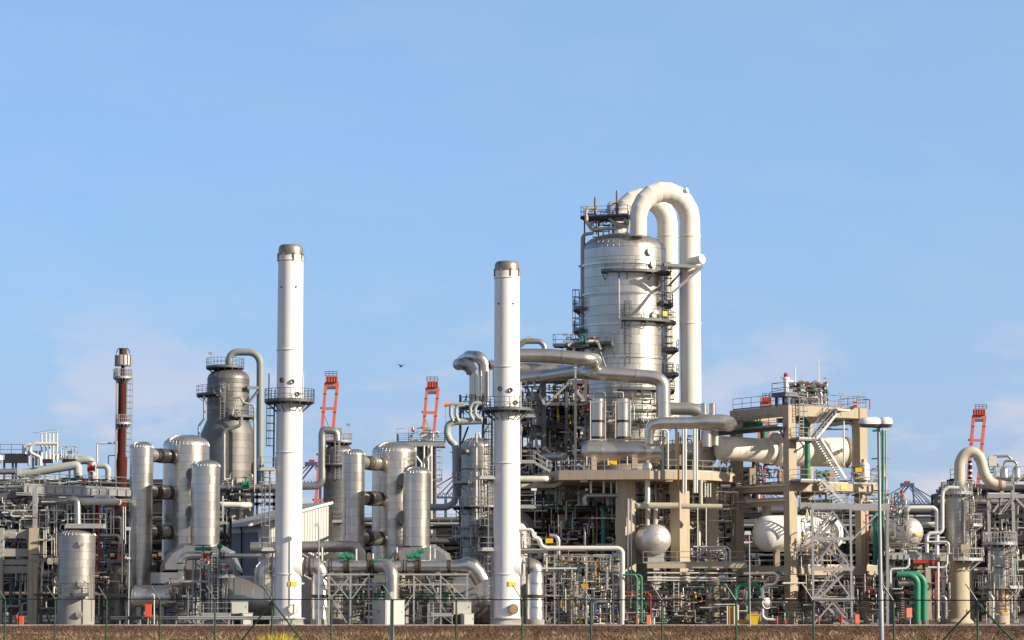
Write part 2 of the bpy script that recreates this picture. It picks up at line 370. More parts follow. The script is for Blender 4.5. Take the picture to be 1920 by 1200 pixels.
mat('yellow_paint', (.82, .50, .01), .5, 0, .04, .1, None, 2, (1, 1, 1), 0, .02)
mat('ochre_paint', (.55, .28, .02), .5, 0, .06, .2, None, 2, (1, 1, 1), 0, .02)
mat('lamp_grey', (.27, .275, .285), .5, .2, .1, .3, None, 1.2, (1, 1, .3), 0, .03)
mat('scorched', (.06, .04, .03), .8, .1, .2, .4, (.14, .06, .03), 1.5, (1, 1, .4))
mat('cabinet_grey', (.52, .51, .47), .5, 0, .04, .15, None, 1, (1, 1, .3), 0, .03)
mat('shed_wall', (.52, .505, .47), .5, .1, .04, .15, None, .8, (1, 1, .2), 0, .03)
mat('shed_roof', (.33, .325, .325), .55, .1, .05, .15, None, .8, (1, 1, 1), 0, .03)
mat('shed_door', (.15, .13, .125), .6, 0, .05, .15, None, .8, (1, 1, 1), 0, .03)
mat('fence_green', (.035, .085, .04), .45, 0, .12, .3, (.05, .04, .02), 3, (1, 1, 1), 0, .05)
mat('fence_wire', (.02, .03, .022), .5, .2, .1, .1, None, 3, (1, 1, 1), 0, 0)
mat('soil', (.085, .05, .032), .95, 0, .35, .85, (.25, .17, .095), .22, (1, .35, 1), .6, 0, .1)
mat('yard', (.16, .135, .12), .9, 0, .25, .5, (.08, .06, .05), .3, (1, .6, 1), .2, 0, .2)
mat('kerb', (.42, .39, .35), .85, 0, .15, .4, None, 1, (1, 1, 1), .1, .05)
mat('bird', (.16, .15, .14), .8, 0, .1, .1)
mat('sign_black', (.02, .02, .02), .6)
# ---------------------------------------------------------------- ground
def sheet(name, x0, x1, y0, y1, z, m, n=1):
    b = B()
    xs = np.linspace(x0, x1, n + 1); ys = np.linspace(y0, y1, n + 1)
    vs = [(x, y, z) for y in ys for x in xs]; fs = [(j * (n + 1) + i, j * (n + 1) + i + 1, (j + 1) * (n + 1) + i + 1, (j + 1) * (n + 1) + i) for j in range(n) for i in range(n)]
    return b.add(vs, fs).to(name, m, None, 'structure', ang=0)
sheet('ground', -6000, 6000, -2000, 9000, 0.0, 'soil')
sheet('yard', -160, 160, 246, 460, 0.004, 'yard')
kb = B()
for i in range(-24, 24): kb.box((i * 3.0 + 1.5, 245, 0), 2.97, .35, .14)
kb.to('kerb', 'kerb', None, 'structure', ang=0)

def grass(name, n, y0, y1, seed, h0, h1, cols, dens, lab=None):
    rs = np.random.RandomState(seed)
    y = y0 + (y1 - y0) * rs.rand(n); x = (rs.rand(n) * 2 - 1) * (0.205 * y + 6)
    # patchy: keep where a few crossed waves say so
    f = np.sin(x * .9 + np.sin(y * .5) * 2) + np.sin(y * .7 + x * .31) + np.sin(x * 2.3 - y * 1.1) * .7 + rs.rand(n) * 2 - 1
    k = f > dens; x, y, f = x[k], y[k], f[k]; m = len(x)
    h = (h0 + (h1 - h0) * rs.rand(m)) * (0.75 + .2 * np.clip(f, 0, 2)); wd = .02 + .03 * rs.rand(m)
    a = rs.rand(m) * PI; lx = rs.randn(m) * .7 * h - .2 * h; ly = rs.randn(m) * .5 * h
    V = np.zeros((m, 3, 3)); V[:, 0] = np.stack([x - np.cos(a) * wd, y - np.sin(a) * wd, np.zeros(m)], 1); V[:, 1] = np.stack([x + np.cos(a) * wd, y + np.sin(a) * wd, np.zeros(m)], 1)
    V[:, 2] = np.stack([x + lx, y + ly, h], 1)
    me = bpy.data.meshes.new(name); me.vertices.add(3 * m); me.vertices.foreach_set('co', V.reshape(-1))
    me.loops.add(3 * m); me.loops.foreach_set('vertex_index', np.arange(3 * m, dtype=np.int32)); me.polygons.add(m); me.polygons.foreach_set('loop_start', np.arange(0, 3 * m, 3, dtype=np.int32))
    me.update(calc_edges=True)
    g = bpy.data.materials.new(name); g.use_nodes = True; nt = g.node_tree; bs = nt.nodes['Principled BSDF']; bs.inputs['Roughness'].default_value = .8
    ge = nt.nodes.new('ShaderNodeNewGeometry'); rp = nt.nodes.new('ShaderNodeValToRGB'); nt.links.new(ge.outputs['Random Per Island'], rp.inputs[0])
    for i, c in enumerate(cols):
        e = rp.color_ramp.elements[i] if i < 2 else rp.color_ramp.elements.new(.5)
        e.position = i / (len(cols) - 1); e.color = (*c, 1)
    nt.links.new(rp.outputs[0], bs.inputs['Base Color']); me.materials.append(g)
    o = bpy.data.objects.new(name, me); col.objects.link(o); tag(o, lab, 'grass', None, 'stuff'); return o
grass('dry_grass', 260000, 148, 196, 3, .04, .24, [(.09, .048, .027), (.18, .11, .057), (.29, .20, .105), (.13, .072, .04)], .2, 'dry straw-coloured grass along the foot of the bank')
grass('heath', 160000, 186, 244.6, 5, .04, .17, [(.075, .036, .022), (.12, .062, .036), (.18, .10, .055), (.09, .046, .03)], -.8, 'low dark brown heath between the dry grass and the kerb')

grass('straw_grass', 150000, 150, 190, 9, .16, .42, [(.30, .20, .10), (.42, .30, .16), (.24, .15, .08)], 2.3, 'pale straw grass clumps scattered before the bank')

# bright yellow-green grass tussock by the fence
tq = G0(520, 99); tt = T('grass_tussock', 'bright yellow-green grass tussock at the foot of the fence', 'grass tuft', tq)
rs = random.Random(4); b = B()
for i in range(750):
    a = rs.random() * 2 * PI; r = rs.random() ** .6 * .5; q = tq + Vector((math.cos(a) * r, math.sin(a) * r, 0)); hh = 1.52 * (1 - .3 * r) * (.65 + .4 * rs.random())
    e = q + Vector((math.cos(a) * (.2 + r * .55) + rs.gauss(0, .08), math.sin(a) * .4 * r, hh)); m_ = q.lerp(e, .55) + UP * .12 * hh
    s_ = Vector((-math.sin(a), math.cos(a), 0)) * .014
    b.add([q - s_, q + s_, m_ + s_, m_ - s_, e], [(0, 1, 2, 3), (3, 2, 4)])
mat('tussock_grass', (.50, .41, .03), .6, 0, .3, .4, (.20, .14, .02), 4, (1, 1, 1))
b.to('blade', 'tussock_grass', tt, kind='stuff', ang=0)

# ---------------------------------------------------------------- perimeter fence
FD0 = 103.0; fx = lambda n: FD0 * (-0.0894 + 0.02324 * n); fy = lambda n: FD0 * (1 - 0.01758 * n); FZ = 2.64
fp = lambda n, z: Vector((fx(n), fy(n), z))
fr = T('wire_fence', 'green chain-link perimeter fence with bent post tops in front of the plant', 'fence', fp(3, 0))
adir = (fp(0, 0) - fp(1, 0)).normalized()
proto = None
NP = list(range(-6, 12))
for n in NP:
    if proto is None:
        q = fp(n, 0); b = B().tube([q, q + UP * FZ], .035, 8)
        proto = b.to('post', 'fence_green', fr); a = B().tube([q + UP * (FZ - .02), q + UP * FZ + Vector((-.36, 0, .53))], .026, 6).to('arm', 'fence_green', proto); base = q
    else:
        for s_ in (proto, a):
            c = s_.copy(); col.objects.link(c); c.parent = fr if s_ is proto else cp
            if s_ is proto: c.location = fp(n, 0) - base; cp = c
for n in (0, 10):
    for s_ in (-1, 1): B().bar(fp(n, FZ - .08), fp(n + s_ * .87, 0.05), .05).to('stay', 'fence_green', fr)
B().tube([fp(NP[0] - .5, FZ), fp(NP[-1] + .5, FZ)], .021, 6).to('top_rail', 'fence_wire', fr)
b = B(); st = .05 / 3.0
N0, N1 = NP[0], NP[-1]
H = 2.5; run = H / 3.0
for k in range(int((N1 - N0 + 2 * run) / (st * 1.6))):
    for s_ in (-1, 1):
        s0 = N0 - run + k * st * 1.6; a0, a1 = (s0, s0 + run) if s_ > 0 else (s0 + run, s0)
        # clip to the fence ends
        z0, z1 = .1, FZ - .03
        p, q = fp(max(N0, min(N1, a0)), z0), fp(max(N0, min(N1, a1)), z1)
        n_ = Vector((0.6, .8, 0)) * .0016
        b.add([p - n_, p + n_, q + n_, q - n_], [(0, 1, 2, 3)])
b.to('chain_link', 'fence_wire', fr, kind='stuff', ang=0)

# ---------------------------------------------------------------- two white chimneys
def chimney(u, ub, vtop, d, vs_, vplat, label):
    t = T('chimney', label, 'chimney', G0(ub, d)); c0 = W(u, 800, d); c = Vector((c0.x, d, 0)); px = lambda v: Zv(v, d)
    r0, r1 = S(25.6, d), S(23.6, d); zt = px(vtop); rad = lambda z: r0 + (r1 - r0) * min(1, max(0, z / zt))
    vs_ = [1174] + vs_
    for i, (a, e) in enumerate(zip(vs_[:-1], vs_[1:])):
        za, ze = max(0.0, px(a)), px(e); n = 3 if i else 2
        pr = [(rad(za) + .07, za + .02), (rad(za) + .07, za + .09), (rad(za), za + .10)] + [(rad(za + (ze - za) * k / n), za + (ze - za) * k / n) for k in range(1, n + 1)]
        B().lathe(pr, c, UP, 64, False).to('shell_section', 'white_paint', t)
    zc = px(vs_[-1]); b = B().lathe([(rad(zc) + .05, zc), (rad(zc) + .05, zc + .08), (r1 - .01, zc + .09), (r1 - .01, zt - .45), (r1 - .06, zt - .18), (r1 - .22, zt), (r1 - .4, zt), (r1 - .4, zt - 1.2)], c, UP, 64, False); b.to('rain_cap', 'stack_cap', t)
    b = B()
    for k in range(8):
        a = k * PI / 4 + .3; q = c + Vector((math.cos(a) * (r1 + .06), math.sin(a) * (r1 + .06), zc - .6)); b.bar(q, q + UP * .75, .09, .12)
    b.to('lug', 'rust_light', t, kind='stuff', ang=0)
    zp = px(vplat); ringdeck(t, c, zp, rad(zp), S(47.5, d), -180, 180, 'steel_grey', rm='steel_grey')
    for a, dz in ((-75, 1.75), (-50, .6), (-120, 1.9)):
        q = c + Vector((math.cos(R(a)) * rad(zp), math.sin(R(a)) * rad(zp), zp + dz)); ax = Vector((math.cos(R(a)), math.sin(R(a)), 0))
        B().lathe([(.16, 0), (.16, .08), (.23, .08), (.23, .14), (.16, .14), (.15, .0)], q - ax * .02, ax, 14, False).to('nozzle', 'flange_rust', t)
    for a, z_ in ((-60, zt - 4.1), (-130, zt - 4.1)):
        q = c + Vector((math.cos(R(a)) * (r1 + .0), math.sin(R(a)) * (r1 + .0), z_)); B().lathe([(.09, -.05), (.09, .08)], q, Vector((math.cos(R(a)), math.sin(R(a)), 0)), 10).to('test_port', 'flange_rust', t)
    for sx_ in (-1, 1):
        q = c + Vector((sx_ * (r1 + .75 if sx_ < 0 else r1 + .12), -.3, zp)); B().tube([q, q + UP * 2.6], .07, 6).to('vent_pipe', 'galv', t)
    # ladders with landings down the side away from the duct
    ld = Vector((-1, -.25, 0)).normalized(); zl = px(vplat + 128); zl2 = px(1030)
    lp = lambda z, e=0.0: c + ld * (rad(z) + .22 + e) + UP * z
    ladder(t, lp(zl), lp(zp), ld, cage=True, mat='steel_grey')
    deck(t, c + ld * (r0 + .9) + Vector((.1, -.35, 0)), Vector((-ld.y, ld.x, 0)), 1.7, 1.5, zl, mat='galv', rm='galv', sides='NSE', name='landing')
    ladder(t, lp(zl2, .35), lp(zl, .35), ld, cage=True, mat='galv')
    deck(t, c + ld * (r0 + .7) + Vector((0, -.45, 0)), Vector((-ld.y, ld.x, 0)), 1.5, 1.2, zl2, mat='galv', rm='galv', sides='NSE', name='landing')
    ladder(t, lp(.1), lp(zl2), ld, cage=True, mat='galv')
    # duct inlet, hatch, sign, foot
    zi = px(1063); B().lathe([(S(21, d), 0), (S(21, d), r0 * .72), (S(18, d), r0 * .99), (S(17.6, d), r0 + .12)], c + UP * zi, Vector((1, -.15, 0)), 36).to('duct_inlet', 'white_paint', t)
    a = R(-66); ax = Vector((math.cos(a), math.sin(a), 0)); q = c + ax * (r0 - .02) + UP * px(1142)
    hb = B().lathe([(S(8, d), -.1), (S(8, d), .18), (S(9.5, d), .18), (S(9.5, d), .3), (S(2, d), .34)], q, ax, 24).to('access_hatch', 'rust_light' if u > 800 else 'cream_paint', t)
    b = B(); _, s_, t_ = frame(ax)
    for k in range(16): an = 2 * PI * k / 16; p = q + (s_ * math.cos(an) + t_ * math.sin(an)) * S(8.6, d) + ax * .3; b.lathe([(.035, 0), (.035, .07)], p, ax, 6)
    b.to('bolt', 'flange_rust', hb, kind='stuff', ang=0)
    q = c + ax * (r0 + .02) + UP * px(1099); sd = UP.cross(ax)
    B().hexa([q - sd * .4 + ax * o + UP * z for o, z in ((-.12, 0), (0.0, 0), (0.0, .42), (-.12, .42))] + [q + sd * .4 + ax * o + UP * z for o, z in ((-.06, 0), (.06, 0), (.06, .42), (-.06, .42))]).to('name_plate', 'yellow_paint', t)
    b = B()
    for k in range(44):
        an = 2 * PI * k / 44; e = Vector((math.cos(an), math.sin(an), 0)); p = c + e * (r0 + .12); b.bar(p + UP * .06, p + UP * .62, .03, .26)
    b.to('gusset', 'cabinet_grey', t, kind='stuff', ang=0)
    B().lathe([(r0 + .01, .02), (r0 + .36, .02), (r0 + .36, .12), (r0 + .01, .12)], c, UP, 64, False).to('base_ring', 'cabinet_grey', t)
    B().lathe([(r0 + .01, .62), (r0 + .32, .62), (r0 + .32, .70), (r0 + .01, .70)], c, UP, 64, False).to('base_ring', 'cabinet_grey', t)
    return t, c, r0
chimney(542.5, 541, 460, 252, [1078, 850, 658, 490, 479], 752, 'taller white chimney, the one beside the grey shed')
chimney(950.5, 950, 491, 252, [1078, 870, 690, 523, 508], 768, 'shorter white chimney, the one between the header pipe and the concrete deck')

def duct(u0, u1, d, label):
    t = T('duct_elbow', label, 'duct', G0(u1, d)); r = 17
    P = P3(d, [(u0 + 9, 1063), (u1, 1063), (u1, 1174)]); P[-1].z = .55
    Q = fillet(P, S(27, d), 7); k = len(Q)
    B().tube(Q[:2], S(r, d), 40).to('duct_section', 'alu', t); B().tube(Q[1:k - 1], S(r, d), 40, False).to('elbow', 'alu', t)
    z0 = Q[k - 2].z; n = 4
    for i in range(n):
        za, zb = z0 + (Q[-1].z - z0) * i / n, z0 + (Q[-1].z - z0) * (i + 1) / n; c = Vector((Q[-1].x, d, 0))
        rr = S(r, d) - (.02 if i == 1 else 0); B().lathe([(rr, zb), (rr + .015, zb + .02), (rr + .015, zb + .06), (rr, zb + .08), (rr, za)], c, UP, 40, False).to('duct_section', 'alu', t)
    B().ring(W(u0 + 15, 1063, d), X, S(r - .5, d), S(r + 1.6, d), .22, 40).to('expansion_joint', 'flange_rust', t)
    B().lathe([(S(r + 1.2, d), -.16), (S(r + 1.2, d), .16)], W(u1, 1118, d), UP, 40).to('expansion_joint', 'flange_rust', t)
    c = Vector((Q[-1].x, d, 0)); B().lathe([(S(r + 1, d), 0), (S(r + 1, d), .5), (S(r - .5, d), .56)], c, UP, 40).to('plinth', 'concrete_grey', t)
duct(566, 600, 252, 'silver duct elbow running from the taller white chimney into the ground')
duct(976, 1003, 252, 'silver duct elbow running from the shorter white chimney into the ground')

# ---------------------------------------------------------------- two waste heat trains: thin vessel, fat vessel, small vessel
def train(o, tops, bases, hood, tagw, d0=264):
    uA, uB, uC = 264 + o[0], 348 + o[1], 385 + o[2]; rA, rB, rC = tops[3:6]
    lab = lambda s_: s_ + ' ' + tagw
    tA = T('boiler_vessel', lab('thin upright silver vessel'), 'vessel', G0(uA, d0)); cA, a_, _, _ = vessel(tA, uA, d0, rA, tops[0], 1100, 'alu', gore=24, dome=.55)
    tB = T('boiler_vessel', lab('fattest upright silver vessel'), 'vessel', G0(uB, d0 + 6)); cB, b_, _, _ = vessel(tB, uB, d0 + 6, rB, tops[1], 1100, 'alu', gore=36, dome=.5)
    tC = T('boiler_vessel', lab('short upright silver vessel'), 'vessel', G0(uC, d0 - 3)); cC, c_, _, _ = vessel(tC, uC, d0 - 3, rC, tops[2], hood[3][1] + 4, 'alu', gore=28, dome=.5, z0=Zv(hood[3][1] + 4, d0))
    for c, r, t in ((cA, a_, tA), (cB, b_, tB)):
        B().lathe([(r * .96, 0), (r * .96, Zv(1098, d0))], c, UP, 32).to('skirt', 'concrete_grey' if t is tA else 'alu_dull', t)
    for v in bases:
        zz = Zv(v, d0); p = Vector((cA.x, cA.y, zz)); q = Vector((cB.x, cB.y, zz)); ax = (q - p).normalized(); r = S(13, d0); g0 = a_ * .9; g1 = (q - p).length - b_ * .93; ln = g1 - g0
        B().lathe([(r, g0), (r, g0 + ln * .2), (r * .86, g0 + ln * .22), (r * .86, g0 + ln * .45), (r * 1.08, g0 + ln * .47), (r * 1.08, g0 + ln * .72), (r * .86, g0 + ln * .74), (r * .86, g0 + ln * .9), (r, g0 + ln * .92), (r, g1)], p, ax, 28).to('crossover_duct', 'alu_dull', tA)
        for f in (.33, .82): B().lathe([(r * 1.02, g0 + ln * (f - .07)), (r * 1.02, g0 + ln * (f + .07))], p, ax, 28).to('expansion_joint', 'flange_rust', tA)
    for v in (892 + o[3], 962 + o[3]):
        zz = Zv(v, d0); p = Vector((cC.x, cC.y, zz)); q = Vector((cB.x, cB.y, zz)); B().lathe([(S(13, d0), 0), (S(13, d0), 6.5)], p + X * -1.25, Y, 28).to('crossover_duct', 'alu_old', tC); B().lathe([(S(14.5, d0), 1.5), (S(14.5, d0), 1.8)], p + X * -1.25, Y, 28).to('expansion_joint', 'flange_rust', tC)
    th = T('duct_hood', 'angular silver duct hood under the trio ' + tagw.split('trio ')[1], 'duct', G0((hood[0][0] + hood[-1][0]) / 2, d0 - 3))
    n = len(hood); cu = sum(p[0] for p in hood) / n; cv = sum(p[1] for p in hood) / n
    mid = [W(u, v, d0 - 3.2) for u, v in hood]; bk = [W(u, v, d0 + 3) for u, v in hood]
    fr_ = [W(cu + (u - cu) * .86, v + (cv - v) * .22, d0 - 4.6) for u, v in hood]
    B().prism(fr_, mid).to('hood_panel', 'alu_dull', th, ang=10); B().prism([p + Y * .01 for p in mid], bk).to('hood_panel', 'alu_dull', th, ang=10)
    b = B()
    for i in range(n): b.tube([fr_[i], mid[i]], .03, 5, False)
    b.to('seam', 'galv', th, kind='stuff', ang=0)
    bx = (hood[0][0] - 13, hood[0][0] + 34); q = W(sum(bx) / 2, 1094, d0 - 3.5); B().box(q, S(bx[1] - bx[0], d0), 3, S(20, d0)).to('transition_box', 'alu_dull', th)
    for du in (-18, 60): q = G0(hood[0][0] + du + 20, d0 - 3); B().box(q, .5, .5, Zv(1094, d0 - 3)).to('support_column', 'steel_grey', th)
    return cA, cB, cC
train((0, 0, 0, 0), (828, 815, 862, 22, 43, 27), (852, 921, 996, 1064), [(300, 1074), (300, 1062), (316, 1036), (343, 1019), (409, 1018), (440, 1034), (456, 1074)], 'of the trio between the tank and the taller chimney')
train((399, 391, 396, 10), (842, 828, 875, 20.5, 41.5, 25.5), (866, 933, 1008, 1072), [(716, 1076), (721, 1054), (746, 1027), (770, 1021), (816, 1021), (843, 1038), (856, 1076)], 'of the trio between the two chimneys')

# ---------------------------------------------------------------- pipework before the first train
t = T('drum', 'fat grey drum lying behind the steel stairs, linked to the taller chimney', 'drum', G0(465, 259))
hvessel(t, W(434, 1125, 258), W(520, 1125, 258), S(45, 258), 'alu_dull', (.5, .3), 4, seam=False)
pipe(t, 257, [(492, 1118), (492, 1063), (524, 1061)], 17, 'alu', 36, 1.0, 'elbow'); B().ring(W(510, 1061.5, 257), X, S(15, 257), S(18.5, 257), .2, 32).to('expansion_joint', 'flange_rust', t)
for u in (445, 500): B().box(G0(u, 259), .5, 3, Zv(1160, 259)).to('saddle', 'concrete_grey', t)
t = T('drum', 'fat grey drum in the shade behind the shorter chimney', 'drum', G0(890, 264)); hvessel(t, W(838, 1128, 262), W(935, 1128, 262), S(46, 262), 'alu_dull', (.3, .5), 5, seam=False)
for u in (855, 915): B().box(G0(u, 264), .5, 3, Zv(1162, 264)).to('saddle', 'concrete_grey', t)
t = T('drum', 'small silver drum lying in front of the thin vessel by the tank', 'drum', G0(275, 257)); hvessel(t, W(255, 1119, 257), W(318, 1119, 257), S(22, 257), 'alu', (.5, .5), 3)
for u in (262, 305): B().box(G0(u, 257), .4, 1.6, Zv(1138, 257)).to('saddle', 'concrete_grey', t)

t = T('valve_pipe', 'silver elbow pipe with green valves in front of the first duct hood', 'pipe', G0(372, 255))
pipe(t, 255, [(322, 1092), (338, 1092), (341, 1086), (341, 1043), (366, 1042), (378, 1042)], 8, 'alu', 24, 1.0)
pipe(t, 255, [(378, 1042), (490, 1042)], 4.2, 'alu', 18); flanges(t, 255, [(341, 1056), (341, 1069)], 9, 2.4, UP); flanges(t, 255, [(373, 1042), (382, 1042), (397, 1042), (415, 1042), (420, 1042)], 7, 2)
actuator(t, W(381, 1029, 254.6), S(30, 255), S(3.6, 255)); actuator(t, W(412, 1024, 254.6), S(8, 255), S(3.8, 255)); pipe(t, 254.6, [(412, 1042), (412, 1024)], 1.6, 'rust_light', 8)
valve(t, W(388, 1042, 254.8), X, S(4, 255), 'red_paint', wheel=False)
for u in (361, 366, 398, 404): B().bar(G0(u, 255), Vector((W(u, 1140, 255).x, 255, Zv(1046, 255))), .16).to('support_post', 'galv' if u % 2 else 'steel_grey', t)
B().bar(W(340, 1090, 254), W(390, 1090, 254), .2).to('beam', 'galv', t); pipe(t, 254, [(345, 1100), (352, 1100), (352, 1170)], 2, 'steel_grey')
t = T('valve_skid', 'steel ladder tower with small valves beside the drum', 'valve skid', G0(415, 254))
for u in (392, 409, 424, 438): B().bar(G0(u, 254), Vector((W(u, 1140, 254).x, 254, Zv(1048, 254))), .13).to('post', 'galv', t)
for v in (1052, 1080, 1062): B().bar(W(390, v, 254), W(440, v, 254), .12).to('beam', 'galv', t)
deck(t, W(426, 1080, 253.4), X, 1.7, 1.2, Zv(1080, 253.4), sides='SEW'); ladder(t, G0(403, 253.5), W(403, 1040, 253.5), -Y, .55, False)
B().bar(W(414, 1108, 254), W(424, 1082, 254), .1).to('brace', 'galv', t)
rs = random.Random(8)
for i in range(16): valve(t, W(rs.uniform(372, 436), rs.uniform(1048, 1078), rs.uniform(253.6, 255)), rs.choice((X, UP)), rs.uniform(.06, .12), rs.choice(('alu', 'alu_dull', 'red_paint', 'pipe_white')))
for i in range(14): u = rs.uniform(368, 440); pipe(t, rs.uniform(254.2, 256), [(u, 1165), (u, rs.uniform(1050, 1090)), (u + rs.uniform(-14, 14), rs.uniform(1050, 1062))], rs.uniform(.8, 1.8), rs.choice(('pipe_white', 'steel_grey', 'galv', 'alu')), 8)

def cabinet(u, vtop, vbot, d, a, b_, m, label, door=True, z=None, plate=None, ux=E1):
    q = W(u, vbot, d); q.z = q.z if z is None else z
    t = T('cabinet', label, 'cabinet', q); h = Zv(vtop, d) - q.z
    B().box(q, a, b_, h, ux).to('housing', m, t); uy = UP.cross(ux)
    if door:
        B().box(q - uy * (b_ / 2 + .02) + UP * .06, a * .9, .035, h - .14, ux).to('door', m, t); B().box(q - uy * (b_ / 2 + .055) + ux * a * .36 + UP * h * .5, .03, .03, .16, ux).to('handle', 'shaded_dark_steel', t)
        B().box(q + UP * h, a + .1, b_ + .1, .05, ux).to('roof', 'galv', t)
    if plate: B().box(q - ux * (a / 2 + .015) + UP * h * .5, .02, .5, .3, ux).to('warning_plate', plate, t)
    return t
cabinet(728, 1126, 1171, 251, 2.0, 2.6, 'cabinet_grey', 'big grey cabinet with an orange plate behind the fence pole', plate='ochre_paint', z=0)
cabinet(866, 1128, 1152, 251, 1.7, .8, 'cabinet_grey', 'white box held up above a smaller cabinet by the shorter chimney', ux=Vector((1, .1, 0)))
cabinet(876, 1151, 1172, 250.5, 1.0, .9, 'cabinet_grey', 'small pale cabinet standing on the yard left of the shorter chimney', z=0, ux=Vector((1, .35, 0)))
cabinet(449, 1128, 1151, 252, 1.6, .8, 'cabinet_grey', 'white box held up above a smaller cabinet by the taller chimney', ux=Vector((1, .1, 0)))
cabinet(462, 1150, 1172, 251.5, .95, .9, 'cabinet_grey', 'small pale cabinet standing on the yard left of the taller chimney', z=0, ux=Vector((1, .35, 0)))

def stair_stand(u0, u1, d, label, flip=1):
    t = T('access_stand', label, 'access stand', G0((u0 + u1) / 2, d)); z = Zv(1152, d); x0, x1 = W(u0, 1140, d).x, W(u1, 1140, d).x
    deck(t, Vector(((x0 + x1) / 2, d, 0)), X, x1 - x0, 1.2, z, sides='NSE')
    for x in (x0 + .1, (x0 + x1) / 2, x1 - .1):
        for yy in (-.5, .5): B().bar((x, d + yy, 0), (x, d + yy, z), .08).to('leg', 'galv', t)
    B().bar((x0, d - .55, .1), ((x0 + x1) / 2, d - .55, z), .06).to('brace', 'galv', t); B().bar((x1, d - .55, .1), ((x0 + x1) / 2, d - .55, z), .06).to('brace', 'galv', t)
    ladder(t, Vector((x0 + .2, d - .8, 0)), Vector((x0 + .2, d - .65, z + 1)), -Y, .5, False)
stair_stand(374, 432, 250.5, 'low galvanised access stand beside the white box left of the taller chimney')
stair_stand(804, 850, 250.5, 'low galvanised access stand beside the white box left of the shorter chimney')

t = T('guard_rail', 'long two-wave steel guard rail along the yard edge at the tank', 'guard rail', G0(365, 247)); 
zr = .55; gx0, gx1 = W(207, 1160, 247).x, W(524, 1160, 247).x
for i in range(5):
    xa, xb = gx0 + (gx1 - gx0) * i / 5, gx0 + (gx1 - gx0) * (i + 1) / 5
    prof = [(0, 0), (-.06, .05), (-.06, .12), (0, .17), (-.06, .22), (-.06, .29), (0, .34)]
    vs_ = [(x, 247 + p[0], zr + p[1]) for x in (xa, xb) for p in prof] + [(x, 247.02 + p[0], zr + p[1]) for x in (xa, xb) for p in prof]; n = 7
    B().add(vs_, [(k, k + 1, n + k + 1, n + k) for k in range(6)] + [(14 + k, 14 + n + k, 14 + n + k + 1, 14 + k + 1) for k in range(6)]).to('rail_beam', 'steel_grey' if i < 2 else 'galv', t)
for i in range(9): x = gx0 + (gx1 - gx0) * (i + .5) / 9; B().box((x, 247.12, 0), .1, .12, .85).to('post', 'galv', t)

# ---------------------------------------------------------------- front header pipe on its steel trestle
t = T('header_pipe', 'long horizontal silver pipe with rusty flanges and green valves between the chimneys', 'pipe', G0(735, 252)); D = 252
for a, b_ in ((611, 646), (655, 688), (700, 752), (762, 778), (790, 843)): B().cyl(W(a, 1062, D), W(b_, 1062, D), S(11.3, D), 32).to('pipe_section', 'alu', t)
B().tube([W(843, 1062, D), W(850, 1062, D), W(862, 1061.5, D), W(876, 1060, D), W(886, 1064, D), W(896, 1074, D), W(905, 1090, D)], [S(11.3, D), S(11.3, D), S(12.5, D), S(16, D), S(17, D), S(17, D), S(16.5, D)], 32).to('reducer_elbow', 'alu', t, ang=12)
flanges(t, D, [(622, 1062), (617, 1062), (691, 1062), (756, 1062), (762, 1062)], 12.6, 2.2); flanges(t, D, [(842, 1062)], 12.2, 7); flanges(t, D, [(862, 1062)], 12.7, 1.5, mat='alu_dull')
for u in (650, 704, 783):
    flanges(t, D, [(u - 4.5, 1062), (u + 4.5, 1062)], 13.2, 2.4); B().lathe([(S(11.5, D), -S(3, D)), (S(11.5, D), S(3, D))], W(u, 1062, D), X, 28).to('valve_body', 'rust_light', t)
    b = B()
    for k in range(20): an = 2 * PI * k / 20; q = W(u, 1062, D) + Vector((0, math.cos(an), math.sin(an))) * S(12.3, D); b.cyl(q - X * .2, q + X * .2, .045, 5)
    b.to('bolt', 'flange_rust', t, kind='stuff', ang=0)
for u in (691, 744): B().lathe([(S(9, D), -.06), (S(9, D), .06)], W(u, 1045, D), Vector((1, -.45, 0)), 24).to('blind_plate', 'flange_rust', t)
actuator(t, W(648, 1044, D - .4), S(27, D), S(4.6, D)); actuator(t, W(716, 1051, D - .4), S(36, D), S(3.2, D)); actuator(t, W(776, 1043, D - .4), S(26, D), S(4.8, D)); actuator(t, W(786, 1036, D), S(18, D), S(3.8, D), ax=Vector((1, 0, .4)))
B().tube(fillet(P3(D, [(735, 1172, D - 1.6), (735, 1061, D - 1.6), (706, 1061, D)]), 1.1, 7), S(12.3, D), 32).to('branch_pipe', 'alu_dull', t)
for u in (604, 699, 744, 668, 806, 815): pipe(t, D + 1.5, [(u, 1075), (u, 1020 + (u % 7) * 3)], 1.8, 'pipe_white', 10, name='vent_pipe')
t = T('pipe_trestle', 'braced steel trestle carrying the long header pipe', 'trestle', G0(745, 252))
cols_ = [617, 657, 692, 776, 826, 876]
for dd in (250.9, 253.4):
    for i, u in enumerate(cols_): B().bar(G0(u, dd), Vector((W(u, 1140, dd).x, dd, Zv(1079, dd))), .15, .15).to('column', 'galv', t)
    for v in (1077, 1096): B().bar(W(612, v, dd), W(880, v, dd), .12, .16).to('beam', 'galv', t)
    for a, b_ in ((617, 657), (657, 617), (692, 657), (776, 826), (826, 876), (800, 826)):
        B().bar(W(a, 1080, dd), W(b_, 1126, dd), .1).to('brace', 'galv', t)
    for a, b_ in ((617, 650), (812, 850), (776, 740)): B().bar(W(a, 1112, dd), W(b_, 1168, dd), .1).to('brace', 'galv', t)
for u in cols_: B().bar(W(u, 1077, 250.9), W(u, 1077, 253.4), .15, .2).to('cross_beam', 'galv', t)
for u in (622, 680, 770, 822, 870): B().box(W(u, 1075, 252), .4, .5, S(3, 252)).to('pipe_shoe', 'galv', t)
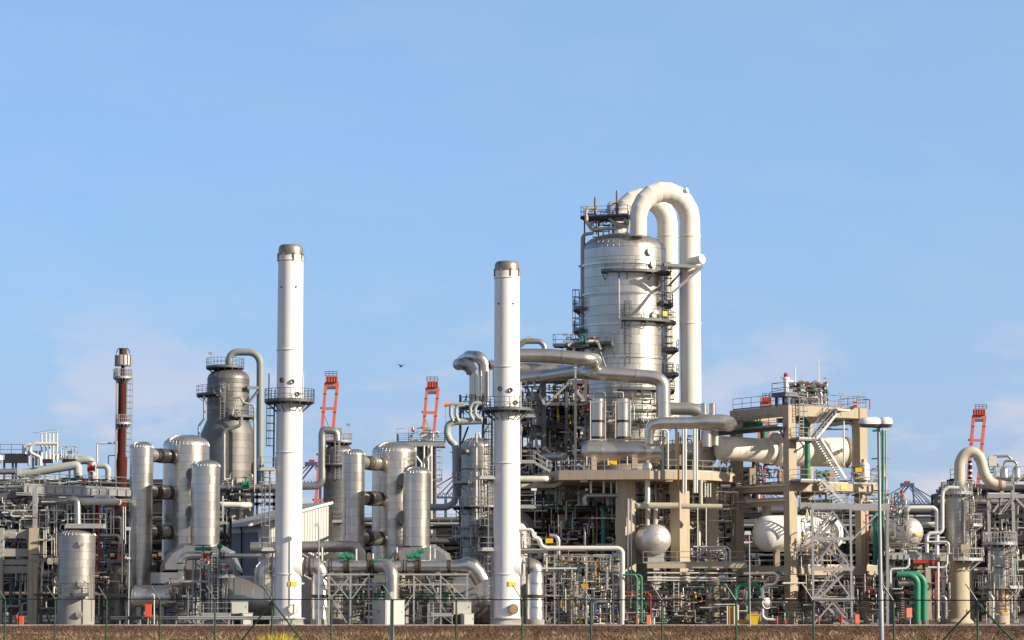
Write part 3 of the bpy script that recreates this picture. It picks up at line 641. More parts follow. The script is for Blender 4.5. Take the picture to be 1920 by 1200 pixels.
t = T('service_lines', 'pair of thin green lines low behind the header trestle', 'pipe', G0(745, 255))
for v in (1113, 1118): pipe(t, 255, [(618, v), (872, v)], 1.4, 'pipe_green', 8)
for u in (640, 700, 760, 820): B().bar(G0(u, 255.1), Vector((W(u, 1140, 255).x, 255.1, Zv(1120, 255))), .1).to('support', 'galv', t)
t = T('overhead_pipe', 'dull silver pipe crossing low in front of the shed into an elbow', 'pipe', G0(610, 258))
pipe(t, 258, [(470, 1027), (675, 1024), (678, 1062)], 10.5, 'alu_dull', 28, 1.0); flanges(t, 258, [(627, 1025), (650, 1025)], 11.5, 2, mat='alu_dull')
for u in (500, 590, 655): B().bar(G0(u, 258), Vector((W(u, 1140, 258).x, 258, Zv(1036, 258))), .22).to('support', 'galv', t)
# ---------------------------------------------------------------- racks and fill-in pipework
PAL = ['pipe_white'] * 6 + ['alu'] * 5 + ['alu_dull'] * 5 + ['pipe_beige'] * 3 + ['shaded_dark_pipe'] * 6 + ['steel_grey'] * 3 + ['galv'] * 3 + ['rust_light'] * 2
ACC = ['pipe_green', 'red_paint', 'yellow_paint', 'blue_paint', 'ochre_paint', 'rust_brown']
def clutter(root, u0, u1, v0, v1, d0, d1, n, seed, pal=PAL, rmin=.7, rmax=2.6, acc=.06, vert=.45, valves=.25):
    rs = random.Random(seed)
    for i in range(n):
        d = rs.uniform(d0, d1); u = rs.uniform(u0, u1); v = rs.uniform(v0, v1); p = W(u, v, d); p.z = max(.1, p.z)
        rp = rmin + (rmax - rmin) * rs.random() ** 2; r = S(rp, d); m = rs.choice(ACC) if rs.random() < acc else rs.choice(pal)
        du, dv = S(u1 - u0, d), S(v1 - v0, d); pts = [p]; k = rs.choice((1, 2, 2, 3)); ax = 2 if rs.random() < vert else 0
        for j in range(k):
            q = pts[-1].copy()
            if ax == 2: q.z = min(max(.12, q.z + rs.choice((-1, 1)) * rs.uniform(.07, .36) * min(dv, 7)), Zv(v0, d))
            elif ax == 0: q.x = min(max(W(u0, 1100, d).x, q.x + rs.choice((-1, 1)) * rs.uniform(.06, .36) * min(du, 7)), W(u1, 1100, d).x)
            else: q.y = min(max(d0, q.y + rs.choice((-1, 1)) * rs.uniform(.6, 2.5)), d1)
            if (q - pts[-1]).length > r * 3: pts.append(q)
            ax = rs.choice([a for a in (0, 1, 2, 2) if a != ax])
        if len(pts) < 2: continue
        B().tube(fillet(pts, r * 3, 3), r, 8 if rp < 1.4 else 12).to('pipe', m, root)
        if rs.random() < valves:
            a = (pts[1] - pts[0]).normalized(); q = pts[0].lerp(pts[1], rs.uniform(.3, .7))
            valve(root, q, a, r * 1.25, rs.choice(('alu', 'pipe_white', 'steel_grey', 'rust_light', m)), rs.choice(('galv', 'valve_green', 'red_paint', 'steel_grey')), wheel=rs.random() < .6, up=rs.choice((UP, -Y)) if abs(a.z) < .5 else -Y)
        elif rs.random() < .25:
            a = (pts[1] - pts[0]).normalized()
            for f in (.35, .65): B().lathe([(r * 1.5, -.03), (r * 1.5, .03)], pts[0].lerp(pts[1], f), a, 12).to('flange', rs.choice(('galv', 'flange_rust', 'pipe_white')), root)

def rack(label, u0, u1, d, dep, zs, bay=5.0, npipe=6, seed=0, cm='shaded_dark_steel', pal=None, top=None, rails=(), fill=None, floors=(), cat='pipe rack', name='pipe_rack', brace=True, dpipe=.16, shade_panels=0.0):
    "steel pipe rack along X: columns, beams at heights zs, runs of pipe on every level"
    rs = random.Random(seed); pal = pal or PAL; x0, x1 = W(u0, 1140, d).x, W(u1, 1140, d).x
    t = T(name, label, cat, ((x0 + x1) / 2, d, 0)); n = max(1, round((x1 - x0) / bay)); zt = zs[-1] if top is None else top
    for i in range(n + 1):
        x = x0 + (x1 - x0) * i / n
        for yy in (0, dep): B().bar((x, d + yy, 0), (x, d + yy, zt), .28, .28).to('column', cm, t)
        for z in zs: B().bar((x, d - .3, z), (x, d + dep + .3, z), .2, .3).to('cross_beam', cm, t)
        if i < n and brace and i % 2 == 0:
            xb = x0 + (x1 - x0) * (i + 1) / n; zz = [0] + list(zs); k = rs.randrange(len(zs))
            B().bar((x, d, zz[k]), (xb, d, zz[k + 1]), .16).to('brace', cm, t)
    for z in zs:
        for yy in (0, dep): B().bar((x0, d + yy, z - .3), (x1, d + yy, z - .3), .16, .3).to('beam', cm, t)
    for li, z in enumerate(zs):
        if z in floors:
            B().box(((x0 + x1) / 2, d + dep / 2, z + .02), x1 - x0, dep - .3, .06).to('floor_plate', 'steel_grey', t)
        y = .35
        for k in range(npipe):
            r = dpipe * rs.choice((.5, .7, .9, 1.1, 1.5, 1.9)); y += r + .08
            if y + r > dep: break
            xa, xb = (x0 - .3, x1 + .3) if rs.random() < .7 else sorted((rs.uniform(x0, x1), rs.choice((x0, x1)))); zz = z + .17 + r; pts = [Vector((xa, d + y, zz)), Vector((xb, d + y, zz))]
            if rs.random() < .55: pts.append(Vector((xb, d + y, zz - rs.uniform(1, 3)))) if rs.random() < .6 else pts.append(Vector((xb, d + y, zz + rs.uniform(.6, 1.8))))
            if pts[0].x != pts[1].x: B().tube(fillet(pts, r * 3, 4), r, 10).to('pipe', rs.choice(pal), t)
            y += r + .05
    if shade_panels:
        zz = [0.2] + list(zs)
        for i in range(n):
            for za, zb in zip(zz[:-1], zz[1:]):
                if rs.random() < shade_panels:
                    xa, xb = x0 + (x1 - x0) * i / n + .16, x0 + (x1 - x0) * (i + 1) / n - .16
                    B().box(((xa + xb) / 2, d + dep - .2, za - .1), xb - xa, .08, zb - za + .08).to('shade_panel', rs.choice(('shaded_dark_steel', 'shaded_dark_steel', 'shaded_dark_pipe', 'steel_grey')), t)  # added dark sheets in place of the shade behind each bay
    for z in rails: rail(t, [(x0, d - .35, z + .1), (x1, d - .35, z + .1)], mat='galv'); B().box(((x0 + x1) / 2, d - .1, z + .02), x1 - x0, .9, .08).to('walkway', 'galv', t)
    if fill: clutter(t, u0, u1, Zpix(zs[-1] if len(fill) < 2 else fill[1], d), 1160, d - .2, d + dep, fill[0], seed + 99, pal)
    return t
def Zpix(z, d): return 600 + F * math.tan(math.atan2(CAMH - z, d) + PITCH)

SHADE_PAL = ['shaded_dark_pipe'] * 8 + ['steel_grey'] * 4 + ['alu_dull'] * 2 + ['rust_light'] + ['pipe_white'] * 1 + ['shaded_dark_steel'] * 3  # dark tones put in for the shade deep among the racks
# the deep background: long racks, coloured dark for shade, closing the view between the vessels
rack('long dark pipe rack far behind the tank, at the edge of the plant', -60, 330, 372, 9, [2.6, 5.2, 7.8, 10.6, 13.2, 15.6, 18.0], 7, 8, 1, pal=SHADE_PAL, shade_panels=1.0, floors=(5.2, 10.6, 13.2), dpipe=.26)
rack('long dark pipe rack far behind the grey shed', 330, 900, 378, 9, [2.6, 5.2, 7.8, 10.4, 13.0], 7, 8, 2, pal=SHADE_PAL, shade_panels=1.0, floors=(5.2, 10.4), dpipe=.26)
rack('long dark pipe rack far behind the concrete deck', 880, 1420, 352, 10, [2.4, 4.8, 7.2, 9.6, 12.0, 14.2, 16.6, 18.8], 6, 8, 3, pal=SHADE_PAL, shade_panels=1.0, floors=(4.8, 9.6, 14.2), dpipe=.26)
rack('long dark pipe rack far behind the concrete frame', 1400, 1790, 362, 9, [2.6, 5.2, 7.8, 10.4, 13.6], 7, 8, 4, pal=SHADE_PAL, shade_panels=1.0, floors=(5.2, 10.4), dpipe=.26)
rack('tall dark pipe rack at the edge behind the beige gooseneck', 1775, 2010, 330, 10, [2.6, 5.2, 7.8, 10.4, 13.0, 15.4], 6, 8, 5, pal=SHADE_PAL, shade_panels=1.0, floors=(5.2, 10.4, 13.0), dpipe=.24, fill=(60, 15.0))

# ---------------------------------------------------------------- left rack, its tank and the pipes on top
t = T('pipe_rack', 'grey steel and concrete pipe rack behind the tank with a railed walkway on top', 'pipe rack', G0(120, 268))
D = 262
B().bar(G0(62, D - 2), Vector((W(62, 1140, D - 2).x, D - 2, Zv(990, D - 2))), 1.0, .9).to('concrete_column', 'concrete', t); B().bar(G0(-2, D - 2), Vector((W(-2, 1140, D - 2).x, D - 2, Zv(990, D - 2))), .7, .7).to('concrete_column', 'concrete_grey', t)
B().bar(W(66, 992, D - 2), W(66, 914, D - 2), .42, .42).to('column', 'galv', t)
for v, h in ((1001, .85), (1036, .75), (1054, .5), (1068, .7)): B().bar(W(-12, v, D - 1.6), W(56, v, D - 1.6), .6, h).to('concrete_beam', 'concrete_grey', t)
wa, wb = W(45, 917, D - .8), W(246, 925, D + 1.2)
B().bar(wa, wb, .2, .62).to('walkway_beam', 'galv', t); B().bar(wa + UP * .36 + Y * .5, wb + UP * .36 + Y * .5, 1.0, .06).to('walkway', 'galv', t); rail(t, [wa + UP * .4, wb + UP * .4], 1.15)
for k in range(12): q = wa.lerp(wb, (k + .5) / 12); B().bar(q - UP * .3 - Y * .13, q + UP * .3 - Y * .13, .07, .05).to('stiffener', 'steel_grey', t)
wc, wd = W(-8, 932, D), W(45, 924, D); B().bar(wc, wd, .2, .6).to('walkway_beam', 'steel_grey', t); rail(t, [W(-8, 915, D), W(45, 912, D)], 1.1)
for dv in (7, 10.5): B().tube([W(30, 917 + dv, D - 1), W(212, 924 + dv, D + .5), W(220, 930 + dv, D + .5), W(246, 931 + dv, D + .6)], .06, 6).to('conduit', 'galv', t)
for i in range(5):
    for yy in (3, 9): q = G0(20 + i * 57, D + yy); B().bar(q, q + UP * Zv(918, D), .3).to('column', 'steel_grey', t)
for v in (930, 965, 1000, 1035, 1075): 
    for yy in (3, 9): B().bar(W(-10, v, D + yy), W(250, v, D + yy), .2, .32).to('beam', 'steel_grey' if v % 2 else 'shaded_dark_steel', t)
B().box(W(120, 962, D + 6), 14, 6, .08).to('floor_plate', 'shaded_dark_steel', t); B().box(W(120, 1033, D + 6), 14, 6, .08).to('floor_plate', 'shaded_dark_steel', t); B().box(W(120, 925, D + 7), 13.5, 5, .1).to('floor_plate', 'shaded_dark_steel', t)
for a, b_, c in ((78, 118, 0), (35, 62, -20)): B().bar(W(a, 985, D), W(b_, 958 + c, D), .16).to('brace', 'galv', t)
pipe(t, D - 3.2, [(72, 945, D + 3), (130, 938), (145, 936), (146, 984, D - 4)], 6.4, 'alu_dull', 24, 1.2); pipe(t, D - 2.6, [(128, 941), (216, 940), (222, 942, D + 1)], 6.6, 'pipe_white', 24, 1.0)
pipe(t, D - 2.4, [(176, 941), (179, 931), (204, 930), (207, 941)], 3.4, 'pipe_white', 16); flanges(t, D - 3.6, [(146, 963), (146, 981)], 7, 1.5, UP, 'galv')
for u, m, v1 in ((185.5, 'red_paint', 1096), (194.5, 'blue_paint', 1060), (176, 'pipe_grey', 1000)): pipe(t, D - .5, [(u, 948), (u, v1)], 2.0, m, 12)
for u, a, b_ in ((86, 950, 1045), (90, 948, 1000), (102, 948, 1042), (106, 946, 1044), (82, 990, 1045), (97, 1005, 1046), (126, 944, 980), (165, 955, 975), (200, 955, 1010), (208, 958, 1005), (213, 955, 1010), (231, 950, 1012), (235, 950, 1020)):
    pipe(t, D - 1.2, [(u, a), (u, b_)], .9 if u % 2 else 1.1, 'pipe_white', 8)
pipe(t, D - 1, [(205, 970), (224, 970), (228, 974), (228, 1022)], 3.0, 'alu', 16, .8); pipe(t, D - 1.4, [(188, 1004), (220, 1004), (226, 1010), (226, 1024)], 3.4, 'alu_dull', 16, .8)
pipe(t, D - 1, [(60, 1047), (86, 1047), (86, 965)], .9, 'galv', 8); pipe(t, D - 2.6, [(52, 1160), (52, 1050), (88, 1050)], .8, 'galv', 8); pipe(t, D - 2.6, [(60, 1160), (60, 1052), (84, 1052)], .8, 'galv', 8)
pipe(t, D - 1, [(0, 950), (28, 948), (30, 962)], 1.4, 'galv', 8); pipe(t, D - 1, [(30, 947), (46, 947), (47, 990)], 1.3, 'galv', 8)
B().box(W(99, 1058, D - 1.2), 1.0, .5, .62).to('junction_box', 'pipe_beige', t)
clutter(t, -5, 240, 945, 1160, D + .5, D + 9, 210, 21); clutter(t, 60, 245, 1040, 1165, D - 3, D, 110, 29, rmax=1.8, vert=.6, valves=.4); clutter(t, -5, 60, 1005, 1060, D - .5, D + 3, 26, 22, rmax=1.6, acc=.2); clutter(t, -5, 120, 932, 1000, D - 3, D, 60, 28, rmax=2.0, acc=.05, pal=['pipe_white'] * 5 + ['alu'] * 3 + ['pipe_beige'] * 2 + ['alu_dull'] * 2)
t = T('valve_bank', 'small valves and pipe ends standing on the left rack walkway', 'valve bank', W(130, 905, D + 4))
clutter(t, 5, 245, 893, 915, D + 2, D + 6, 60, 23, rmax=1.8, valves=.6, vert=.3, acc=.12); clutter(t, -5, 60, 900, 945, D + 2, D + 6, 50, 27, rmax=1.6, valves=.4)
pipe(t, D + 4, [(170, 885), (170, 915)], 4.5, 'pipe_white', 16); pipe(t, D + 3.6, [(171, 912), (171, 885)], 1.2, 'red_paint', 8); valve(t, W(171, 878, D + 3.6), X, S(4, D), 'red_paint', 'red_paint')

# tank
D = 257
t = T('storage_tank', 'squat dull silver tank on a concrete plinth with a railed top platform', 'tank', G0(143.5, D)); c, r, zs, zt = vessel(t, 143.5, D, 34.5, 990, 1125, 'alu_dull', nb=8, dome=.42, gore=30)
B().lathe([(r + .02, 0), (r + .02, Zv(1125, D)), (r - .1, Zv(1125, D) + .02)], c, UP, 48).to('plinth', 'concrete_grey', t)
deck(t, W(160, 985, D - .6), X, 3.7, 1.6, Zv(985, D - .6), th=.3, sides='SEW', mat='galv'); deck(t, W(140, 1115, D - 2), X, 2.6, 1.0, Zv(1115, D), sides='SEW', mat='steel_grey', rm='steel_grey')
for u, v, rr in ((156, 1020, 4.5), (156, 1095, 6), (153, 1152, 5.5)):
    q = W(u, v, D); a = math.asin(max(-1, min(1, (q.x - c.x) / r))); ax = Vector((math.sin(a), -math.cos(a), 0)); q = c + ax * (r - .05) + UP * q.z
    B().lathe([(S(rr, D), -.1), (S(rr, D), .25), (S(rr + 1.2, D), .25), (S(rr + 1.2, D), .34), (.02, .36)], q, ax, 20).to('manhole', 'alu', t)
pipe(t, D, [(122, 1000), (122, 990)], 1.2, 'pipe_white', 8); B().tube(P3(D - 2, [(172, 1165), (172, 1080), (185, 1080)]), .08, 8).to('pipe', 'galv', t)
t = T('small_column', 'small dark vessel with two manholes between the tank and the first thin vessel', 'vessel', G0(222, 261)); c, r, _, _ = vessel(t, 222, 261, 17, 1052, 1172, 'alu_old', nb=6, z0=0)
for v in (1071, 1101):
    B().lathe([(.28, -.1), (.28, .3), (.34, .3), (.34, .38), (.02, .4)], W(228, v, 261) - Y * (r * .85), Vector((.35, -1, 0)), 18).to('manhole', 'alu_dull', t)
deck(t, W(222, 1052, 259.6), X, 2.4, 1.2, Zv(1052, 260), sides='SEW', rm='steel_grey', mat='steel_grey'); deck(t, W(218, 1116, 259.6), X, 2.4, 1.2, Zv(1116, 260), sides='SEW', rm='steel_grey', mat='steel_grey')
clutter(t, 200, 240, 1020, 1165, 258, 262, 26, 24, rmax=1.5)

# big pipes and relief valves on top of the left rack
D = 275
t = T('pipe_cluster', 'bank of relief valves with looped cream pipes on top of the left rack', 'pipe cluster', W(90, 905, D))
pipe(t, D, [(36, 889), (137, 873), (146, 873), (147, 915)], 8.2, 'pipe_grey', 28, 1.2); pipe(t, D + 2, [(118, 868), (158, 862), (172, 864), (174, 912)], 8.2, 'pipe_grey', 28, 1.3); pipe(t, D + 3, [(180, 873), (198, 873), (203, 880), (203, 905)], 5.6, 'pipe_grey', 24, 1.0)
pipe(t, D - 1, [(-20, 885), (30, 884)], 5.5, 'alu_dull', 20); flanges(t, D, [(38, 888)], 10, 4, mat='pipe_grey')
pipe(t, D - .6, [(108, 832), (66, 832), (57, 838), (57, 849), (76, 858), (76, 873)], 3.3, 'pipe_white', 16, 1.0); pipe(t, D, [(46, 868), (46, 836), (52, 834), (60, 834)], 3.4, 'pipe_white', 16, .8)
for u in (78, 86, 93, 100, 107):
    b = B().cyl(W(u, 866, D), W(u, 812, D), S(1.6, D), 10); b.lathe([(S(2.4, D), 0), (S(2.4, D), .35)], W(u, 838, D), UP, 10); b.lathe([(S(2.8, D), 0), (S(2.8, D), .6)], W(u, 862, D), UP, 10)
    b.to('relief_valve', 'pipe_white', t); B().cyl(W(u - 2.4, 809 + (107 - u) * .12, D), W(u + 2.4, 809 + (107 - u) * .12, D), S(1.7, D), 8).to('valve_cap', 'pipe_white', t)
for u in (54, 62, 68, 75): pipe(t, D + .4, [(u, 873), (u, 845)], 2.4, 'pipe_grey', 12)
B().box(W(88, 868, D), S(20, D), 1.0, S(7, D)).to('plinth', 'shaded_dark_steel', t); deck(t, W(122, 858, D + 1), X, 2.4, 1.2, Zv(858, D + 1), sides='SEW'); rail(t, [W(0, 853, D + 1), W(42, 853, D + 1)], mat='steel_grey'); B().box(W(30, 868, D), 2.2, 1.0, .9).to('plinth', 'shaded_dark_steel', t)
for u in (8, 24, 30, 62, 84, 112, 130): B().bar(W(u, 922, D), W(u, 868 if u > 60 else 862, D), .2).to('post', 'steel_grey' if u < 60 else 'galv', t)
B().tube([W(60, 812, D), W(100, 806, D), W(107, 806, D)], .03, 5).to('line', 'galv', t)
for u in (115, 119, 123, 136, 142): pipe(t, D, [(u, 858), (u, 838 + u % 5)], .8, 'pipe_white', 8)
clutter(t, 110, 142, 835, 858, D, D + 1.5, 14, 31, rmax=1.0)

# flare stack
D = 345
t = T('flare_stack', 'slim red-brown flare stack with a scorched pale tip', 'flare stack', G0(228, D)); c = Vector((W(229, 780, D).x, D, 0)); z = lambda v: Zv(v, D); p_ = lambda x: S(x, D)
B().lathe([(p_(10.5), z(905)), (p_(10.8), z(862)), (p_(7.6), z(848)), (p_(7.6), z(800))], c, UP, 32).to('stack_section', 'rust_brown', t); B().lathe([(p_(7.6), z(800)), (p_(7.8), z(796)), (p_(7.8), z(708)), (p_(5), z(704)), (p_(5), z(694)), (p_(3.4), z(690)), (p_(3.4), z(684))], c, UP, 32).to('stack_section', 'rust_brown', t)
b = B().lathe([(p_(13.5), z(686)), (p_(14.5), z(684)), (p_(14.5), z(667)), (p_(12), z(666)), (p_(12), z(685))], c, UP, 12, False); b.to('wind_shield', 'cabinet_grey', t, ang=20)
b = B()
for k in range(12): a = 2 * PI * (k + .5) / 12; e = Vector((math.cos(a), math.sin(a), 0)) * p_(14.7); b.bar(c + e + UP * z(687), c + e + UP * z(665), .1)
b.to('rib', 'rust_light', t, kind='stuff', ang=0)
B().lathe([(p_(7.5), z(684)), (p_(7.5), z(653)), (p_(6.8), z(653)), (p_(6.8), z(660))], c, UP, 24).to('burner_tip', 'scorched', t)
for s_ in (-1, 1): B().tube([c + X * s_ * p_(13) + UP * z(662), c + X * s_ * p_(10) + UP * z(655), c + X * s_ * p_(7) + UP * z(653)], .06, 5).to('pilot_line', 'shaded_dark_steel', t)
ringdeck(t, c, z(708), p_(8), p_(18), -180, 180, 'galv'); ringdeck(t, c, z(794), p_(8), p_(18.5), -120, 60, 'galv')
for du, v1 in ((-10.5, 690), (-8.6, 700), (-7.5, 880)): B().cyl(c + X * p_(du) - Y * .5 + UP * z(905), c + X * p_(du) - Y * .5 + UP * z(v1), p_(1.0), 8).to('riser', 'galv', t)
pipe(t, D, [(182, 905), (182, 831), (214, 831), (219, 826), (219, 700)], 1.8, 'pipe_white', 12, 1.0); pipe(t, D, [(203, 905), (203, 854), (220, 854)], .9, 'steel_grey', 8)
ladder(t, c + X * p_(8.2) + UP * z(890), c + X * p_(8.2) + UP * z(708), X, cage=True)
B().lathe([(p_(10.8), 0), (p_(10.8), z(905))], c, UP, 24).to('base', 'rust_brown', t)

# ---------------------------------------------------------------- grey shed
t = T('shed', 'grey monopitch shed with ribbed metal walls behind the taller chimney', 'shed', G0(490, 314)); D = 314
P0 = W(490, 1040, D); P0.z = 0; q = lambda a, b_, z_: P0 + E1 * a + E2 * b_ + UP * z_
LW, LD = 8.8, 9.4; h0, h1 = Zv(978, D), Zv(945, D + 3)
# walls: the gable (lit) side runs along E1, the door side along E2
B().add([q(0, 0, 0), q(LW, 0, 0), q(LW, 0, h1 - .1), q(0, 0, h0 - .1)] + [q(0, .2, 0), q(LW, .2, 0), q(LW, .2, h1 - .1), q(0, .2, h0 - .1)], [(0, 1, 2, 3), (7, 6, 5, 4), (0, 3, 7, 4), (1, 5, 6, 2)]).to('wall', 'shed_wall', t, ang=0)
for k in range(24):
    a = LW * (k + .5) / 24; h = h0 + (h1 - h0) * a / LW - .12; B().hexa([q(a - .07, -.05, .1), q(a + .07, -.05, .1), q(a + .1, 0, .1), q(a - .1, 0, .1), q(a - .07, -.05, h), q(a + .07, -.05, h), q(a + .1, 0, h), q(a - .1, 0, h)]).to('rib_panel', 'shed_wall', t, ang=0)
B().add([q(0, .2, 0), q(0, LD, 0), q(0, LD, h0 - .1), q(0, .2, h0 - .1)] + [q(.2, .2, 0), q(.2, LD, 0), q(.2, LD, h0 - .1), q(.2, .2, h0 - .1)], [(0, 3, 2, 1), (4, 5, 6, 7), (0, 1, 5, 4)]).to('wall', 'shed_wall', t, ang=0)
B().add([q(LW, .2, 0), q(LW, LD, 0), q(LW, LD, h1 - .1), q(LW, .2, h1 - .1), q(LW, .2, 0) + E1 * .1, q(LW, LD, 0) + E1 * .1, q(LW, LD, h1 - .1) + E1 * .1, q(LW, .2, h1 - .1) + E1 * .1], [(0, 1, 2, 3), (4, 7, 6, 5)]).to('wall', 'shed_wall', t, ang=0)
for k in range(2):
    b0 = 1.0 + k * 4.2; B().hexa([q(-.08, b0, 0), q(-.08, b0 + 3.9, 0), q(-.01, b0 + 3.9, 0), q(-.01, b0, 0), q(-.08, b0, h0 - 1.2), q(-.08, b0 + 3.9, h0 - 1.2), q(-.01, b0 + 3.9, h0 - 1.2), q(-.01, b0, h0 - 1.2)]).to('door', 'shed_door', t, ang=0)
B().tube([q(-.2, 5.05, 0), q(-.2, 5.05, h0 - .9), q(-.4, 5.05, h0 - .3)], .09, 8).to('downpipe', 'shaded_dark_steel', t)
RO = [q(-1.6, -.3, h0 - .5), q(LW + .4, -.3, h1 + .12), q(LW + .4, LD, h1 + .12), q(-1.6, LD, h0 - .5)]; B().prism([p + UP * .2 for p in RO][::-1], RO[::-1]).to('roof', 'shed_roof', t, ang=0)
B().bar(RO[0] + E1 * -.1 + UP * .05, RO[3] + E1 * -.1 + UP * .05, .18, .2).to('gutter', 'galv', t); B().bar(RO[0] - E2 * .04 + UP * .1, RO[1] - E2 * .04 + UP * .1, .06, .3).to('verge_trim', 'white_paint', t)

# ---------------------------------------------------------------- fat grey column with the swan-neck pipe
D = 330
t = T('bottle_column', 'bottle-shaped grey column with a tall swan-neck pipe behind the first vessels', 'column', G0(428, D)); c, r, zs, zt = vessel(t, 428, D, 39.5, 690, 787, 'alu_old', nb=9, dome=.55, gore=20, lip=.035)
z = lambda v: Zv(v, D); p_ = lambda x: S(x, D)
B().lathe([(p_(51), z(814)), (p_(39.6), z(787))], c, UP, 44, False).to('cone', 'alu_old', t)
for i in range(10): za, zb = z(814 + i * 14), z(814 + (i + 1) * 14); B().lathe([(p_(51), za), (p_(51), zb + .07), (p_(51) + .02, zb + .05), (p_(51) + .02, zb)], c, UP, 44, False).to('cladding_course', 'alu_old', t)
B().lathe([(p_(51), 0), (p_(51), z(954))], c, UP, 44).to('skirt', 'concrete_grey', t)
ringdeck(t, Vector((W(422, 690, D).x, D, 0)), z(689), p_(6), p_(36), -180, 180, 'steel_grey', rm='steel_grey')
pipe(t, D, [(430, 692), (430, 660), (488, 660), (488, 908)], 7.0, 'pipe_slate', 26, 1.6); ringdeck(t, c, z(741), p_(40), p_(60), 180, 262, 'steel_grey', rm='steel_grey'); ringdeck(t, c, z(782), p_(40), p_(53), -80, 0, 'steel_grey', rm='steel_grey')
B().bar(W(462, 727, D - 2), W(488, 727, D), .35).to('pipe_bracket', 'steel_grey', t); B().bar(W(466, 755, D - 2), W(486, 730, D), .25).to('pipe_bracket', 'steel_grey', t)
pipe(t, D - 4.4, [(453, 782), (450, 798), (424, 806), (420, 812), (420, 900)], 3.2, 'alu_dull', 16, 1.2); pipe(t, D - 4.6, [(437, 745), (452, 745), (456, 755), (476, 760), (477, 770), (477, 905)], 2.2, 'pipe_grey', 12, 1.2); pipe(t, D - 3, [(383, 742), (383, 785), (373, 798), (372, 850)], 2.2, 'alu_dull', 12)
ladder(t, c - Y * p_(41) - X * p_(6) + UP * z(790), c - Y * p_(41) - X * p_(6) + UP * z(722), -Y, cage=True); clutter(t, 400, 425, 720, 745, D - 6, D - 5, 10, 40, rmax=1.2); clutter(t, 436, 455, 755, 782, D - 6, D - 5, 8, 41, rmax=1.2)
b = B().tube([c + X * -p_(33) + UP * z(690), c + X * -p_(33) + UP * z(663), c + X * -p_(36) + UP * z(662)], .05, 5); b.to('lamp_arm', 'galv', t); B().box(W(394.5, 664, D), .5, .3, .25).to('lamp_head', 'galv', t)
t = T('valve_rack', 'dark rack with fat valved pipe at the foot of the bottle-shaped column', 'pipe rack', G0(465, 326)); D = 326
for u in (418, 450, 480, 512): B().bar(G0(u, D), Vector((W(u, 1140, D).x, D, z(925))), .3).to('column', 'steel_grey', t)
for v in (922, 932, 945): B().bar(W(412, v, D), W(520, v, D), .3, .4).to('beam', 'shaded_dark_steel', t)
pipe(t, D, [(412, 914), (520, 914)], 6.2, 'alu_dull', 22); flanges(t, D, [(437, 914), (446, 914), (458, 914), (467, 914), (478, 914), (493, 914), (505, 914)], 7.6, 1.6, mat='galv')
valve(t, W(461, 908, D - .6), X, .26, 'valve_green', 'valve_green', up=UP); pipe(t, D - .5, [(461, 912), (461, 895)], 1.6, 'pipe_green', 8); pipe(t, D, [(431, 905), (431, 890), (436, 886)], 2.2, 'alu_dull', 12); pipe(t, D, [(464, 905), (472, 900), (473, 891), (468, 889)], 2.4, 'alu', 12)
clutter(t, 412, 520, 895, 960, D - 1, D + .4, 40, 42, rmax=1.7); rail(t, [W(490, 905, D), W(520, 905, D)], mat='galv')
t = T('cream_pipe', 'short cream pipe end poking out beside the shed roof', 'pipe', W(440, 947, 290)); pipe(t, 290, [(405, 946), (458, 947), (470, 947, 296)], 5.5, 'pipe_white', 22, .8); B().bar(W(418, 985, 289.5), W(418, 930, 289.5), .16).to('post', 'pipe_white', t); deck(t, W(416, 980, 289), X, 1.0, 1.0, Zv(980, 289), sides='SEW')

# ---------------------------------------------------------------- columns between the chimneys
D = 327
t = T('grey_column', 'grey column with a railed crown and bent pipe in front of the first red crane', 'column', G0(634, D)); c, r, zs, zt = vessel(t, 634, D, 27.5, 832, 1010, 'alu_old', dome=.62, gore=18, z0=3)
B().lathe([(r, 0), (r, 3)], c, UP, 32).to('skirt', 'concrete_grey', t)
z = lambda v: Zv(v, D); p_ = lambda x: S(x, D)
ringdeck(t, c, z(829), p_(6), p_(26), -180, 180, 'steel_grey', rm='galv'); ringdeck(t, c, z(872), p_(28), p_(38), -215, -75, 'steel_grey', rm='galv')
pipe(t, D - 1.8, [(632, 826), (632, 808), (606, 806), (604, 814), (604, 900), (598, 911), (560, 912)], 7, 'alu_dull', 26, 1.3); ladder(t, c - Y * (r + .2) + UP * z(900), c - Y * (r + .2) + UP * z(829), -Y, cage=True)
deck(t, W(634, 978, D - 2), X, 1.4, 1.0, z(978), sides='SEW'); B().box(W(637, 818, D - 1.2), .6, .6, 1.0).to('instrument_box', 'galv', t); b = B().tube([W(655, 826, D), W(655, 797, D), W(653, 796, D)], .04, 5); b.to('lamp_arm', 'galv', t); B().box(W(653, 798, D), .5, .3, .25).to('lamp_head', 'galv', t)
for v in (900, 935, 965): B().lathe([(r + .02, 0), (r + .05, .03), (r + .05, .12), (r + .02, .15)], c + UP * z(v), UP, 40, False).to('stiffening_ring', 'alu_old', t)

